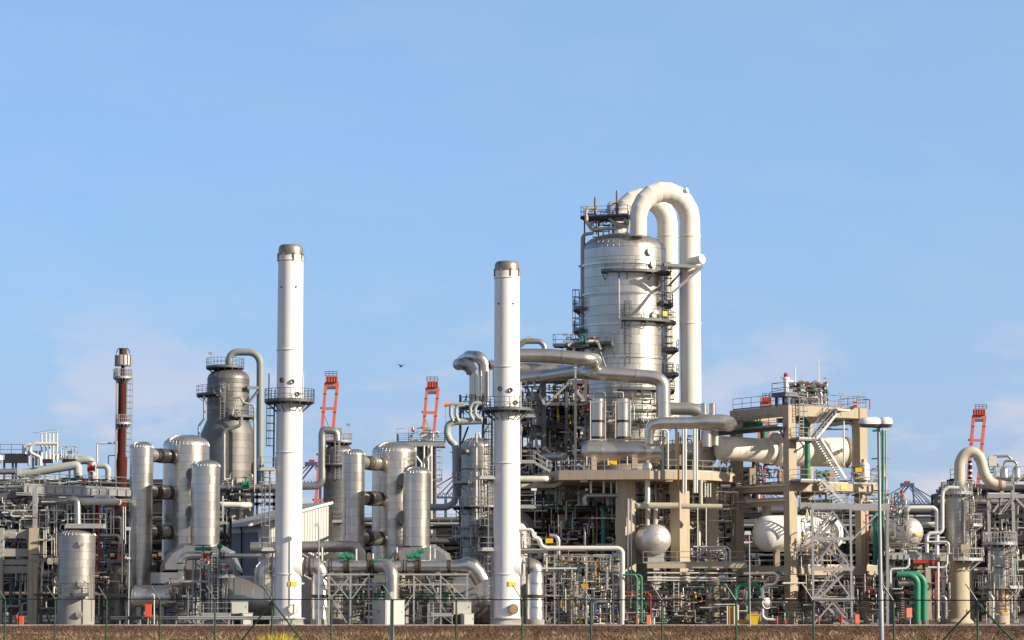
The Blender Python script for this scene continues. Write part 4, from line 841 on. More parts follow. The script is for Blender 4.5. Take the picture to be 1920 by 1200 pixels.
D = 325
t = T('service_tower', 'steel service tower with a crowded railed top in front of the second red crane', 'tower', G0(798, D)); z = lambda v: Zv(v, D)
deck(t, W(790, 831, D), X, S(90, D), 4, z(831), th=.5, mat='galv', rm='steel_grey', sides='SENW')
for u in (784, 814):
    for yy in (-1.5, 1.5): B().bar(G0(u, D + yy), Vector((W(u, 1140, D).x, D + yy, z(833))), .35).to('column', 'steel_grey', t)
B().box(G0(799, D + .5), 1.5, 1.6, z(835)).to('lift_shaft', 'alu_old', t)
for k in range(9): B().bar(W(782, 850 + k * 22, D - 1.6), W(816, 850 + k * 22, D - 1.6), .2).to('beam', 'steel_grey', t)
for u, v0 in ((779, 842), (795, 838), (803, 838), (809, 850)): pipe(t, D - 2, [(u, 838), (u, 852 + v0 % 7), (u + 11, 868), (u + 11, 1000)] if u == 779 else [(u, 836), (u, 1000)], 1.9, 'pipe_white', 10)
pipe(t, D - 2.2, [(808, 838), (808, 850), (801, 860), (803, 866)], 2.0, 'pipe_white', 10)
clutter(t, 768, 824, 802, 829, D - 1.5, D + 1.5, 34, 51, rmax=2.0, valves=.5, acc=0, pal=['pipe_white'] * 5 + ['alu'] * 4 + ['galv'] * 3 + ['steel_grey']); B().box(W(800, 826, D), 1.3, 1.0, 1.0).to('instrument_box', 'pipe_white', t); pipe(t, D - 1, [(812, 827), (812, 811), (818, 809), (824, 812)], 2.0, 'pipe_white', 12)
b = B().cyl(W(836, 826, D), W(836, 756, D), .05, 5); b.to('wind_mast', 'galv', t); B().lathe([(.32, 0), (.14, 1.5)], W(833, 758, D), X, 8, False).to('wind_sock', 'salmon_paint', t)
ladder(t, W(818, 960, D - 1.6), W(818, 833, D - 1.6), X, cage=True); deck(t, W(820, 900, D - 1), X, 1.2, 1.5, z(900), sides='SEW', rm='galv')
b = B(); 
for k in range(2): b.tube([W(744 + k * 10, 830, D), W(744 + k * 10, 804, D), W(757, 803, D)] if k == 0 else [W(766, 829, D), W(766, 801, D)], .04, 5)
b.to('lamp_arm', 'galv', t)

D = 300
t = T('tall_reactor', 'tall dull column with many platforms just left of the shorter chimney', 'column', G0(895, D)); c, r, zs, zt = vessel(t, 895, D, 31, 820, 1050, 'alu_dull', dome=.6, gore=18, lip=.03); z = lambda v: Zv(v, D); p_ = lambda x: S(x, D)
B().lathe([(r * 1.1, 0), (r * 1.02, z(1052)), (r * .98, z(1050))], c, UP, 40).to('skirt', 'concrete_grey', t)
B().lathe([(p_(5), 0), (p_(5), 1.0), (p_(6.5), 1.0), (p_(6.5), 1.15), (.05, 1.2)], c + UP * z(848) + Vector((-.6, -.8, 0)) * r * .85, Vector((-.75, -.66, 0)), 18).to('nozzle', 'alu_old', t)
for v in (882, 993): B().lathe([(r + .02, 0), (r + .1, .03), (r + .1, .18), (r + .02, .2)], c + UP * z(v), UP, 40, False).to('stiffening_ring', 'alu_old', t)
ringdeck(t, c, z(951), r + .05, r + 1.0, -190, -10, 'shaded_dark_steel', rm='galv'); ringdeck(t, c, z(1006), r + .05, r + 1.0, -190, -60, 'galv', rm='galv'); ringdeck(t, c, z(905), r + .05, r + .9, -200, -110, 'galv', rm='galv'); ringdeck(t, c, z(898), r + .05, r + 1.1, -70, 10, 'galv', rm='galv')
for u, v0, v1, m, q in ((893, 812, 1000, 'pipe_white', 2.4), (899, 885, 990, 'alu', 1.4), (904, 880, 960, 'pipe_white', 1.1), (868, 925, 1030, 'galv', .9), (864, 930, 1040, 'galv', .9)): pipe(t, D - 2.6, [(u, v0), (u, v1)], q, m, 10)
pipe(t, D - 2.5, [(893, 830), (893, 815), (897, 811), (901, 822)], 2.2, 'pipe_white', 10); ladder(t, c + Vector((.72, -.69, 0)) * (r + .2) + UP * z(1045), c + Vector((.72, -.69, 0)) * (r + .2) + UP * z(790), Vector((.7, -.7, 0)), cage=True)
clutter(t, 855, 927, 960, 1060, D - 4, D - 2.2, 30, 52, rmax=1.2, vert=.7)
t = T('pipe_loop_deck', 'high steel deck of looped grey-green pipes above the tall dull column', 'pipe deck', G0(880, 303)); D = 303; z = lambda v: Zv(v, D)
for u in (862, 905): 
    for yy in (0, 2.5): B().bar(G0(u, D + yy), Vector((W(u, 1140, D).x, D + yy, z(740))), .25).to('column', 'steel_grey', t)
deck(t, W(884, 786, D + 1), X, 3.6, 3, z(786), mat='shaded_dark_steel', rm='steel_grey', sides='SEW', th=.4); deck(t, W(882, 762, D + 1), X, 2.6, 2, z(762), mat='shaded_dark_steel', rm='steel_grey', sides='SEW', th=.3)
B().bar(W(862, 842, D), W(878, 800, D), .2).to('brace', 'shaded_dark_steel', t); B().bar(W(905, 818, D), W(920, 790, D), .15).to('brace', 'galv', t)
pipe(t, D - 1.8, [(905, 789), (852, 791), (840, 796), (838, 812), (844, 826), (854, 834), (855, 930), (850, 945), (836, 951), (806, 951)], 6.4, 'pipe_grey', 24, 1.1); flanges(t, D - 1.8, [(904, 789)], 7, 2, mat='pipe_white')
for pts in ([(870, 757), (848, 758), (845, 764), (845, 778), (850, 790)], [(872, 760), (858, 761), (855, 766), (855, 778), (860, 790)], [(902, 755), (886, 756), (882, 764), (882, 778), (888, 788)], [(912, 757), (896, 757), (891, 765), (891, 776), (897, 784), (903, 786)]): pipe(t, D - 2.2, pts, 3.2, 'pipe_grey', 16, 1.0)
clutter(t, 864, 920, 738, 785, D - .8, D + 1.5, 28, 53, rmax=1.7, vert=.7, pal=['steel_grey'] * 4 + ['shaded_dark_pipe'] * 4 + ['rust_light'] * 2 + ['alu_dull'] * 3)
b = B().bar(W(845, 848, D - 1.6), W(862, 848, D), .12); b.bar(W(858, 862, D - 1.6), W(864, 850, D), .1); b.to('pipe_bracket', 'galv', t)
D = 305
t = T('gooseneck_pipes', 'pair of fat dull silver goosenecks rising left of the shorter chimney', 'pipe', W(890, 750, D))
pipe(t, D, [(908, 760), (908, 680), (897, 669), (880, 668, D + 2), (868, 676, D + 5)], 11.3, 'alu', 32, .9); pipe(t, D - 1, [(888, 760), (888, 704), (885, 693)], 8.4, 'alu', 28, .9); pipe(t, D - 1, [(886, 698), (880, 687), (868, 682), (860, 683, D + 2)], 11.5, 'alu_dull', 30, .9); pipe(t, D + 1, [(908, 684), (934, 684)], 8, 'alu_dull', 28); flanges(t, D, [(921, 684)], 10.2, 2.5, mat='alu_dull'); flanges(t, D, [(888, 706, D + 3), (888, 730, D + 3), (906, 706)], 9.2, 1.0, UP, 'alu_dull')
pipe(t, D - 1, [(926, 745), (926, 690)], 2.6, 'alu_dull', 14)

# ---------------------------------------------------------------- harbour cranes far behind
def crane(u, vtop, wpx, d, lean, label):
    t = T('harbour_crane', label, 'crane', G0(u, d)); s = wpx / 27.0
    g = lambda du, dv: W(u + du * s, vtop + dv * s, d); w_ = S(5.2 * s, d)
    sl_ = lambda a, dv: (.085 if a < 0 else .10) * (dv - 16)
    for a in (-1, 1):
        B().bar(g(a * 11, 16), g(a * 11 - sl_(a, 330), 330), w_, w_ * 1.1).to('boom_girder', 'crane_red', t)
        b = B()
        for k in range(7): q0 = g(a * 11 - sl_(a, 36 + k * 34), 36 + k * 34); b.box(q0 - Y * w_ * .6, w_ * 1.4, w_ * .3, w_ * .25)
        b.to('girder_joint', 'crane_dark_red', t, kind='stuff', ang=0)
    B().bar(g(-13.5, 17), g(13.5, 17), S(6 * s, d)).to('head_beam', 'crane_red', t); B().bar(g(-10, 24), g(10, 24), S(4 * s, d), S(6 * s, d)).to('trolley_gantry', 'steel_grey', t)
    B().box(g(0, 14), S(22 * s, d), S(14 * s, d), S(11 * s, d)).to('sheave_house', 'crane_dark_red', t)
    for k in range(5): q = g(-10 + k * 5, 14); B().bar(q - Y * S(7.3 * s, d), q - Y * S(7.3 * s, d) + UP * S(13 * s, d), S(1.3 * s, d)).to('sheave_rib', 'crane_red', t)
    rail(t, [g(-11, 3) - Y * 4, g(11, 3) - Y * 4], 1.6, 'steel_grey', r=.12)
    for dv in (63, 150, 235): B().bar(g(-11 - sl_(-1, dv), dv), g(11 - sl_(1, dv), dv), S(5 * s, d)).to('cross_beam', 'crane_red', t); B().box(g(-16 - sl_(-1, dv), dv + 1), S(3 * s, d), S(3 * s, d), S(4 * s, d)).to('walkway_stub', 'crane_dark_red', t)
    B().bar(g(-16, 70), g(2, 118), S(1.2 * s, d)).to('brace', 'crane_dark_red', t)
    for k in (4, 7): B().tube([g(k, 70), g(k - 4, 140)], S(.8 * s, d), 5).to('hoist_cable', 'crane_blue', t)
    q0, q1 = g(-11 - sl_(-1, 330), 330), g(11 - sl_(1, 330), 330)
    for q in (q0, q1): B().bar(Vector((q.x, d, 0)), Vector((q.x, d, q.z + 1)), w_ * 1.4).to('portal_leg', 'crane_red', t)
    return t
grp = 'red harbour cranes beyond the plant'
for a in ((622, 703, 27, 1000, 3, 'red harbour crane boom seen between the taller chimney and the grey column'), (811, 713, 26, 1040, 3, 'red harbour crane boom rising behind the service tower'), (1437, 743, 22, 1230, 3, 'red harbour crane boom seen through the concrete frame'), (1836, 765, 26, 1040, 3, 'red harbour crane boom rising behind the beige gooseneck pipe')):
    crane(*a)['group'] = grp
def blue_crane(u, v, s, d, label):
    t = T('gantry_crane', label, 'crane', G0(u, d)); g = lambda du, dv: W(u + du * s, v + dv * s, d); w_ = S(2.2 * s, d)
    B().box(g(0, 10), S(24 * s, d), 4, S(6 * s, d)).to('machine_house', 'crane_blue', t); B().box(g(0, 4), S(9 * s, d), 3, S(4 * s, d)).to('head_frame', 'crane_dark_red', t); B().bar(g(-6, 2), g(-1, 2), w_ * .6).to('mast_arm', 'crane_blue', t)
    for a, b_, c, e in ((-8, 10, -48, 34), (-4, 10, -40, 48), (2, 10, -22, 40), (4, 12, 30, 48), (10, 10, 14, 48), (14, 12, 62, 40), (12, 14, 48, 48), (6, 10, 34, 44), (12, 10, 40, 36)):
        B().bar(g(a, b_), g(c, e), w_ * (1.3 if abs(c) < 24 else .8)).to('stay', 'crane_blue', t)
    for a in (-22, 14): B().bar(g(a, 46), Vector((g(a, 46).x, d, 0)), w_ * 2).to('leg', 'crane_blue', t)
    B().bar(g(-50, 44), g(64, 44), w_ * 1.5).to('girder', 'crane_blue', t)
    b = B()
    for k in range(16): b.bar(g(-40 + k * 6, 44), g(-37 + k * 6, 36), w_ * .5); b.bar(g(-37 + k * 6, 36), g(-34 + k * 6, 44), w_ * .5)
    b.to('lattice', 'crane_blue', t, kind='stuff', ang=0); return t
blue_crane(1701, 902, 1.0, 1300, 'blue gantry crane with splayed stays in the gap left of the beige gooseneck')
blue_crane(585, 862, 1.1, 1300, 'blue gantry crane half hidden behind the taller chimney')
blue_crane(862, 880, 1.2, 1300, 'blue gantry crane half hidden behind the tall dull column')
blue_crane(1420, 905, 1.0, 1320, 'blue gantry crane glimpsed low through the concrete frame')

# rack between the chimneys, in front of the far one
rack('dark pipe rack behind the second trio of vessels', 655, 870, 312, 6, [3, 6, 8.6, 11.0], 5, 5, 61, pal=SHADE_PAL, floors=(6.0,), fill=(60, 11.0), rails=(11.0,))
rack('grey pipe rack with a railing between the shed and the grey column', 560, 660, 334, 5, [4, 7.5, 10.6, 12.6], 5, 5, 62, cm='steel_grey', rails=(12.6,), fill=(26, 12.0))
rack('dark pipe rack behind the first trio of vessels', 230, 420, 300, 6, [3, 6, 9, 11.6], 5, 5, 63, pal=SHADE_PAL, floors=(6.0,), fill=(50, 11.5))
t = T('undergrowth_pipes', 'low pipework standing behind the header trestle', 'pipework', G0(740, 257)); clutter(t, 612, 850, 1085, 1160, 254.5, 261, 200, 64, rmax=1.9, vert=.6, valves=.35)
t = T('undergrowth_pipes', 'low pipework standing under the first duct hood', 'pipework', G0(380, 257)); clutter(t, 300, 415, 1085, 1160, 255, 261, 130, 65, rmax=1.8, vert=.6, valves=.35)
# ---------------------------------------------------------------- big tower with the two white bends
D = 285; z = lambda v: Zv(v, D); p_ = lambda x: S(x, D)
t = T('process_tower', 'huge silver process tower with ring platforms, the largest vessel of the plant', 'tower', G0(1170, D)); c, r, zs, zt = vessel(t, 1170, D, 80, 438, 870, 'alu_tower', nb=22, dome=.42, seg=72, gore=44, vref=600, lip=.03)
for v in (498, 553, 611, 672, 728): B().lathe([(r + .02, 0), (r + .14, .02), (r + .14, .22), (r + .02, .24)], c + UP * (z(v) - .3), UP, 72, False).to('stiffening_ring', 'alu', t)
B().lathe([(r * .97, 0), (r * .97, z(870))], c, UP, 48).to('skirt', 'concrete_grey', t)
P = lambda a, dr, zz: c + Vector((math.cos(R(a)) * (r + dr), math.sin(R(a)) * (r + dr), zz))
for a0, a1, v, wd in ((-118, -28, 517, 1.0), (-95, -10, 607, 1.1), (-210, -105, 652, 1.7), (-100, -20, 735, 1.1), (-30, 40, 657, 1.3), (-30, 40, 703, 1.3), (-40, 15, 572, .8), (160, 200, 580, .9), (160, 200, 621, .9), (-75, -5, 793, 1.2)):
    ringdeck(t, c, z(v), r + .03, r + wd, a0, a1, 'steel_grey', rm='steel_grey')
for a, va, vb in ((-25, 700, 517), (-88, 690, 592), (175, 700, 560), (-20, 790, 703)): ladder(t, P(a, .25, z(va)), P(a, .25, z(vb) + 1), P(a, 1, 0) - P(a, 0, 0), cage=True, mat='steel_grey')
for u, v, rr in ((1214, 480, 6), (1219, 503, 5.5), (1223, 598, 8), (1248, 742, 7)):
    q = W(u, v, D); a = math.asin(max(-.99, min(.99, (q.x - c.x) / r))); ax = Vector((math.sin(a), -math.cos(a), 0)); q = c + ax * (r - .1) + UP * q.z
    B().lathe([(p_(rr), 0), (p_(rr), .3), (p_(rr + 1.4), .3), (p_(rr + 1.4), .42), (.02, .45)], q, ax, 24).to('manhole', 'pipe_white', t)
q = W(1230, 595, D); a = math.asin((q.x - c.x) / r); ax = Vector((math.sin(a), -math.cos(a), 0)); B().box(c + ax * (r + 1.0) + UP * (q.z - .25), p_(13), .06, p_(9), Vector((math.cos(a), math.sin(a), 0))).to('name_plate', 'yellow_paint', t)
B().cyl(P(-99, .18, z(607)), P(-99, .18, z(520)), p_(1.8), 10).to('pipe', 'pipe_grey', t)
pipe(t, D, [W(1112, 437, D - 2), W(1092, 440, D - 1), W(1091, 700, D - 1)], 3.4, 'pipe_grey', 16, 1.4)
for v in (500, 560, 620): B().bar(P(185, -.1, z(v)), P(185, .35, z(v)), .15).to('pipe_bracket', 'steel_grey', t)
# relief valve deck on the crown
ca = W(1138, 408, D - 1); dk = deck(t, ca, Vector((1, -.28, 0)), p_(92), 2.6, ca.z, th=.22, mat='shaded_dark_steel', rm='steel_grey', sides='SENW')
for u in (1096, 1122, 1150, 1176): q = W(u, 408, D - 1.5); B().bar(q, Vector((q.x, q.y + .6, zs + (1 - abs(u - 1170) / 90) * .6)), .16).to('support', 'steel_grey', t)
for u, v0 in ((1116, 376), (1157, 364)):
    q = W(u, 402, D - 1.6); b = B(); b.lathe([(p_(2.6), 0), (p_(2.6), p_(9)), (p_(3.8), p_(9)), (p_(3.8), p_(12)), (p_(2.4), p_(13)), (p_(2.2), Zv(v0, D) - q.z), (p_(1.2), Zv(v0, D) - q.z + .2)], q, UP, 14); b.to('relief_valve', 'rust_light', t)
pipe(t, D - 1.8, [(1114, 390), (1101, 391), (1099, 398), (1100, 415), (1110, 431), (1160, 427), (1178, 422)], 3.6, 'pipe_beige', 18, 1.1); pipe(t, D - 2.0, [(1155, 379), (1144, 381), (1141, 388), (1142, 408), (1155, 421), (1176, 421), (1181, 418)], 3.6, 'pipe_beige', 18, 1.1); pipe(t, D - 2.4, [(1160, 424), (1178, 425), (1180, 418), (1170, 412)], 4.0, 'pipe_beige', 18, 1.0)
pipe(t, D - 1.2, [(1118, 400), (1118, 440)], 1.2, 'steel_grey', 8); pipe(t, D - 1.4, [(1142, 440), (1142, 420)], 1.6, 'pipe_white', 8)
B().cyl(W(1158, 366, D - 1.6), W(1158, 358, D - 1.6), p_(1), 6).to('vent_tip', 'pipe_white', t)
clutter(t, 1098, 1180, 396, 436, D - 2.2, D + 1.2, 44, 71, rmax=1.4, acc=0)
# left-hand deck pipework at 650
pipe(t, D - 5.4, [(1065, 648), (1078, 640), (1122, 640), (1126, 655)], 3.2, 'pipe_white', 14); pipe(t, D - 5, [(1076, 660), (1076, 645)], 2.6, 'pipe_white', 12); clutter(t, 1050, 1128, 632, 652, D - 6, D - 4, 22, 72, rmax=1.8, valves=.6); deck(t, W(1072, 655, D - 4.5), Vector((1, -.15, 0)), 3.8, 2.0, z(655), mat='steel_grey', rm='steel_grey', sides='SW'); valve(t, W(1092, 640, D - 5.6), X, .22, 'valve_green', 'valve_green')
b = B().tube([W(1063, 655, D - 5), W(1063, 632, D - 5), W(1060, 631, D - 5)], .04, 5); b.to('lamp_arm', 'galv', t); B().box(W(1060, 629, D - 5), .5, .3, .2).to('lamp_head', 'galv', t)
B().bar(W(1124, 655, D - 5), W(1136, 690, D - 4), .12).to('brace', 'galv', t)

def bend_pipe(uL, uR, vspring, rr, d, label, vb, leftbase):
    t = T('overhead_bend', label, 'pipe', G0(uR, d)); s = lambda x: S(x, d); L_, R_ = W(uL, vspring, d), W(uR, vspring, d); R_.y += 1.5; cen = (L_ + R_) / 2; hw = (R_ - L_) / 2
    n = 9; arc = [cen - hw * math.cos(PI * k / n) + UP * (hw.length * math.sin(PI * k / n)) for k in range(n + 1)]
    rad = [rr * f for f in (.80, .86, .92, .97, 1, 1, 1, 1, 1, 1)]
    for k in range(n):
        d0 = (arc[k + 1] - arc[k]).normalized(); b = B().tube([arc[k], arc[k + 1]], [s(rad[k]), s(rad[k + 1])], 40, False)
    # mitred segments share their joints; each is a part of its own
    full = B().tube([L_ - UP * .6] + arc + [R_ - UP * .6], [s(rad[0])] + [s(x) for x in rad] + [s(rr)], 40, False)
    for k in range(n + 2):
        b = B(); b.v = full.v[k * 40:(k + 2) * 40]; b.f = [(j, (j + 1) % 40, 40 + (j + 1) % 40, 40 + j) for j in range(40)]; b.to('bend_segment', 'cream_paint', t)
    B().cyl(Vector((L_.x, L_.y, leftbase)), L_ - UP * .58, s(rad[0]), 40).to('riser', 'cream_paint', t); zb = Zv(vb, d); zt_ = R_.z - .58; m = 6
    for k in range(m): B().lathe([(s(rr) + .004, zb + (zt_ - zb) * k / m), (s(rr) + .004, zb + (zt_ - zb) * (k + 1) / m)], Vector((R_.x, R_.y, 0)), UP, 40, k in (0,)).to('downcomer', 'cream_paint', t)
    for v in (440, 604): B().ring(Vector((R_.x, R_.y, Zv(v, d))), UP, s(rr - .3), s(rr + 1.2), .16, 40).to('joint_ring', 'cream_paint', t)
    q = arc[6]; a = Vector((.75, -.55, .35)).normalized(); B().lathe([(s(5), 0), (s(5), s(rr) + .35), (.02, s(rr) + .36)], q, a, 20).to('nozzle', 'cream_paint', t)
    return t, R_
tb, Rb = bend_pipe(1197, 1295, 408, 19.6, 281, 'nearer of the two huge cream pipe bends beside the process tower', 756, z(452))
q = W(1295, 491, 281); B().lathe([(S(8, 281), 0), (S(8, 281), S(28, 281)), (S(9, 281), S(28, 281)), (S(9, 281), S(29.5, 281)), (.02, S(30, 281))], q, Vector((.7, -.7, .1)), 22).to('nozzle', 'cream_paint', tb)
bend_pipe(1162, 1253, 417, 19.6, 292, 'farther of the two huge cream pipe bends, behind the process tower top', 790, z(452))
t = T('bend_bracket', 'grey steel bracket tying the cream bends to the process tower', 'bracket', W(1280, 500, 280))
for dd in (279, 283):
    B().bar(W(1246, 496, dd), W(1316, 501, dd), .3, .32).to('beam', 'galv', t)
    B().bar(W(1252, 556, dd), W(1312, 505, dd), .26).to('brace', 'galv', t)
B().bar(W(1254, 536, 282), W(1276, 512, 282), .5, .2).to('brace', 'steel_grey', t); B().bar(W(1316, 501, 279), W(1316, 501, 283), .2, .3).to('beam', 'galv', t); B().box(W(1275, 502, 281), 2.6, 3.4, .1).to('walkway', 'galv', t)

# ---------------------------------------------------------------- octagonal concrete deck
ZD = Zv(884, 261); TH = .8
DK = [(1048, 261.5), (1218, 259.6), (1300, 260.8), (1339, 262.6), (1366, 265.4), (1383, 268.6), (1376, 269.6), (1352, 273), (1352, 298), (1040, 298), (1000, 285), (1000, 271)]
dp = [Vector((W(u, 890, d).x, d, ZD)) for u, d in DK]
t = T('concrete_deck', 'octagonal tan concrete deck on tall columns below the process tower', 'platform', G0(1200, 275))
B().prism(dp, [p - UP * TH for p in dp]).to('slab', 'concrete', t, ang=10)
rail(t, [p.lerp(Vector((W(1195, 890, 277).x, 277, ZD)), .012) for p in [dp[-1]] + dp[0:6]], 1.1)
for u, d, w_ in ((1174, 262.5, 1.4), (1276, 263.5, 1.35), (1336, 266, .95), (1060, 278, 1.2), (1180, 284, 1.3), (1290, 286, 1.2), (1100, 296, 1.1)):
    B().box(G0(u, d), w_, w_, ZD - TH, Vector((math.cos(R(40)), math.sin(R(40)), 0))).to('column', 'concrete', t, ang=10)
cq = Vector((W(1195, 890, 277).x, 277, ZD - TH))
for p in dp[:2] + dp[3:6:2]: B().bar(p.lerp(cq, .05) - UP * .3, cq - UP * .45, .6, .6).to('rib_beam', 'concrete', t, ang=10)
for i in (0, 1, 2): B().box(dp[i].lerp(dp[i + 1], .45 if i else .28) - UP * (TH + .22) + Y * .4, .7, .5, .2).to('corbel', 'concrete', t, ang=10)
B().box(W(1149, 871, 260.8), .84, .04, .38).to('name_plate', 'yellow_paint', t)

# exchanger with two expansion legs on the deck
D = 264
t = T('heat_exchanger', 'long silver drum lying along the front of the octagonal deck', 'heat exchanger', W(1160, 884, D)); r = S(22, D)
hvessel(t, W(1102, 847, D), W(1232, 847, D), r, 'alu', (.6, .08), 5, seam=False); B().lathe([(r * 1.06, 0), (r * 1.06, .25)], W(1232, 847, D), X, 40).to('channel_flange', 'alu', t); B().lathe([(r * .6, 0), (r * .6, .5), (.02, .55)], W(1235, 847, D), X, 24).to('channel_cover', 'alu', t)
for u in (1113, 1189): B().box(Vector((W(u, 884, D).x, D - .6, ZD)), S(10, D), 2.2, S(27, D)).to('saddle', 'concrete', t, ang=10)
for u in (1121, 1168):
    pipe(t, D + 1, [(u, 830), (u, 776), (u, 768), (u, 748)], 12.3, 'alu', 30, .7, 'expansion_leg')
    for v in (790, 821): B().lathe([(S(13.2, D), -.12), (S(13.2, D), .12)], W(u, v, D + 1), UP, 30).to('expansion_joint', 'flange_rust', t)
    for s_ in (-14, 14): B().cyl(W(u + s_, 824, D), W(u + s_, 752, D), S(1.2, D), 8).to('tie_rod', 'galv', t)
    for v in (824, 754): B().bar(W(u - 15, v, D), W(u + 15, v, D), .1).to('tie_bar', 'galv', t)
    B().cyl(W(u, 756, D + 2), W(u, 756, D + 9), S(9, D), 24).to('inlet', 'alu_dull', t)
for u in (1100, 1114, 1140, 1176): pipe(t, D - 1.6, [(u, 872), (u, 856)], 1.0, 'pipe_white', 8)
t = T('vent_drum', 'little silver capped drum on the deck corner', 'drum', W(1214, 884, 261.5)); B().lathe([(.32, 0), (.5, .2), (.5, .55), (.3, .85), (.12, .9), (.12, 1.05)], W(1214, 883, 261.5), UP, 20).to('body', 'alu', t)
t = T('deck_drum', 'small pale horizontal drum at the stair head of the octagonal deck', 'drum', W(1040, 884, 266)); hvessel(t, W(1022, 856, 267), W(1058, 856, 264.5), S(7.5, 266), 'alu_dull', (.3, .3), 2, seam=False); 
for u in (1030, 1052): B().box(Vector((W(u, 884, 266).x, 265.8, ZD)), .3, .8, S(22, 266)).to('saddle', 'concrete_grey', t)
t = T('end_drum', 'fat silver drum whose flat grey end faces the camera on the octagonal deck', 'drum', W(1322, 884, 268)); e = W(1322, 851, 266.5); hvessel(t, e, e + E2 * 7 - X * 1.0, S(25, 266), 'alu', (.12, .4), 3, seam=False); B().ring(e, E2, S(24, 266), S(27, 266), .25, 40).to('channel_flange', 'alu', t)
for k in (1.2, 5): q = e + E2 * k; B().box(Vector((q.x, q.y, ZD)), .5, 1.4, e.z - ZD - .6, E2).to('saddle', 'concrete', t)

# silver pipes sweeping round the tower
D = 263
t = T('overhead_pipe', 'fat silver pipe bending back on itself in front of the process tower', 'pipe', W(1050, 700, D))
pipe(t, D, [(930, 666), (1030, 667), (1108, 674), (1117, 676, D + 3), (1098, 694, D + 4), (1020, 706, D + 7), (960, 712, D + 8)], 13.3, 'alu', 36, .85, n=8); flanges(t, D, [(1055, 669)], 14.6, 2.6, mat='alu_dull')
pipe(t, D + 9, [(930, 693), (1045, 692), (1060, 700)], 12, 'alu_dull', 30, .9); pipe(t, D + 8, [(968, 652), (985, 640), (1012, 640), (1021, 648), (1022, 680)], 5.0, 'alu_dull', 20, 1.2); pipe(t, D + 8.5, [(960, 645), (995, 634), (1000, 634)], 4.0, 'pipe_grey', 16)
B().box(W(1079, 690, D), .3, .3, .35).to('pipe_shoe', 'pipe_white', t); B().bar(W(1079, 710, D), W(1079, 688, D), .18).to('support_post', 'galv', t); B().bar(W(1079, 885, D), W(1079, 710, D), .26).to('support_post', 'steel_grey', t)
t = T('overhead_pipe', 'silver pipe crossing the lower process tower and turning down at the cream bend', 'pipe', W(1200, 720, 265)); D = 266
pipe(t, D, [(1050, 696, D + 5), (1110, 699), (1200, 705), (1226, 708), (1243, 716), (1244, 788)], 13.3, 'alu', 36, 1.0, n=8); flanges(t, D, [(1192, 705)], 14.6, 2.0, mat='alu_dull'); flanges(t, D, [(1244, 755)], 14.4, 1.6, UP, 'alu')
t = T('overhead_pipe', 'fattest silver pipe above the octagonal deck with a swollen round end', 'pipe', W(1290, 800, 262)); D = 262
P = P3(D, [(1217, 832), (1217, 806), (1222, 797), (1238, 793), (1296, 793), (1308, 792), (1322, 791), (1352, 792), (1362, 793, D + .8), (1368, 795, D + 2.2), (1366, 797, D + 4.5)])
B().tube(P, [S(x, D) for x in (8.5, 9.5, 11, 11.5, 11.5, 12.5, 15.2, 15.2, 15, 14.2, 13)], 36).to('pipe', 'alu', t)
pipe(t, D + .5, [(1350, 793), (1326, 800), (1325, 812), (1325, 838)], 10.5, 'alu', 30, 1.2); pipe(t, D + 1.5, [(1342, 800), (1342, 835)], 5, 'pipe_white', 16); pipe(t, D + 1.8, [(1334, 800), (1334, 835)], 4.5, 'pipe_white', 16)
for u in (1243, 1268, 1283, 1306): B().bar(W(u, 884, D), W(u, 805, D), .22).to('support_post', 'steel_grey', t)
for u, q in ((1281, 2.0), (1285.5, 2.2), (1302, 2.4), (1306.5, 2.2)): pipe(t, D - 3.4, [(u, 804), (u, 926 if u < 1290 else 924)], q, 'pipe_white', 12)
pipe(t, D - 3.2, [(1272, 810), (1272, 910)], 1.6, 'ochre_paint', 8); pipe(t, D - 2.0, [(1240, 806), (1252, 806), (1252, 880)], 2.0, 'pipe_white', 10)
for u in (1320, 1336): b = B().lathe([(S(6, D), 0), (S(6, D), S(22, D)), (S(6.6, D), S(22, D)), (S(6.6, D), S(24, D))], W(u, 780, D + 1.5), UP, 20); b.to('stub', 'alu', t)
t = T('overhead_pipe', 'dull silver pipe passing behind the foot of the cream bend', 'pipe', W(1280, 770, 272)); pipe(t, 272, [(1240, 766), (1300, 767), (1318, 778), (1322, 800)], 12, 'alu_dull', 30, 1.2); B().bar(W(1310, 884, 272), W(1310, 780, 272), .3).to('support_post', 'steel_grey', t)
t = T('deck_pipework', 'small pipes and valves standing on the octagonal deck', 'pipework', W(1230, 884, 270))
clutter(t, 1236, 1340, 815, 880, 264, 276, 60, 81, rmax=2.0, acc=.1); clutter(t, 1060, 1110, 838, 882, 263, 272, 30, 82, rmax=1.6, acc=.15); clutter(t, 1340, 1380, 850, 884, 266, 276, 30, 83, rmax=1.3, acc=.12)
B().box(W(1262, 872, 266), 1.6, 1.2, 1.3).to('pump_house', 'concrete_grey', t)

# dark steel frame between the tower and the shorter chimney
D = 270
t = T('braced_tower', 'dark braced steel frame left of the process tower carrying the silver pipes', 'steel frame', W(1030, 884, D))
for u in (972, 1020, 1062, 1098):
    for yy in (0, 5): B().bar(W(u, 905, D + yy), W(u, 712, D + yy), .42 if u == 1020 else .3).to('column', 'steel_grey', t)
for v in (716, 757, 800, 842):
    for yy in (0, 5): B().bar(W(966, v, D + yy), W(1104, v, D + yy), .25, .36).to('beam', 'steel_grey' if v < 790 else 'shaded_dark_steel', t)
    for u in (972, 1020, 1062, 1098): B().bar(W(u, v, D), W(u, v, D + 5), .2, .3).to('cross_beam', 'shaded_dark_steel', t)
for v in (757, 800, 842): B().box(W(1064, v, D + 2.5), 4.2, 4.6, .08).to('floor_plate', 'shaded_dark_steel', t); rail(t, [W(1024, v, D), W(1098, v, D)], mat='steel_grey')
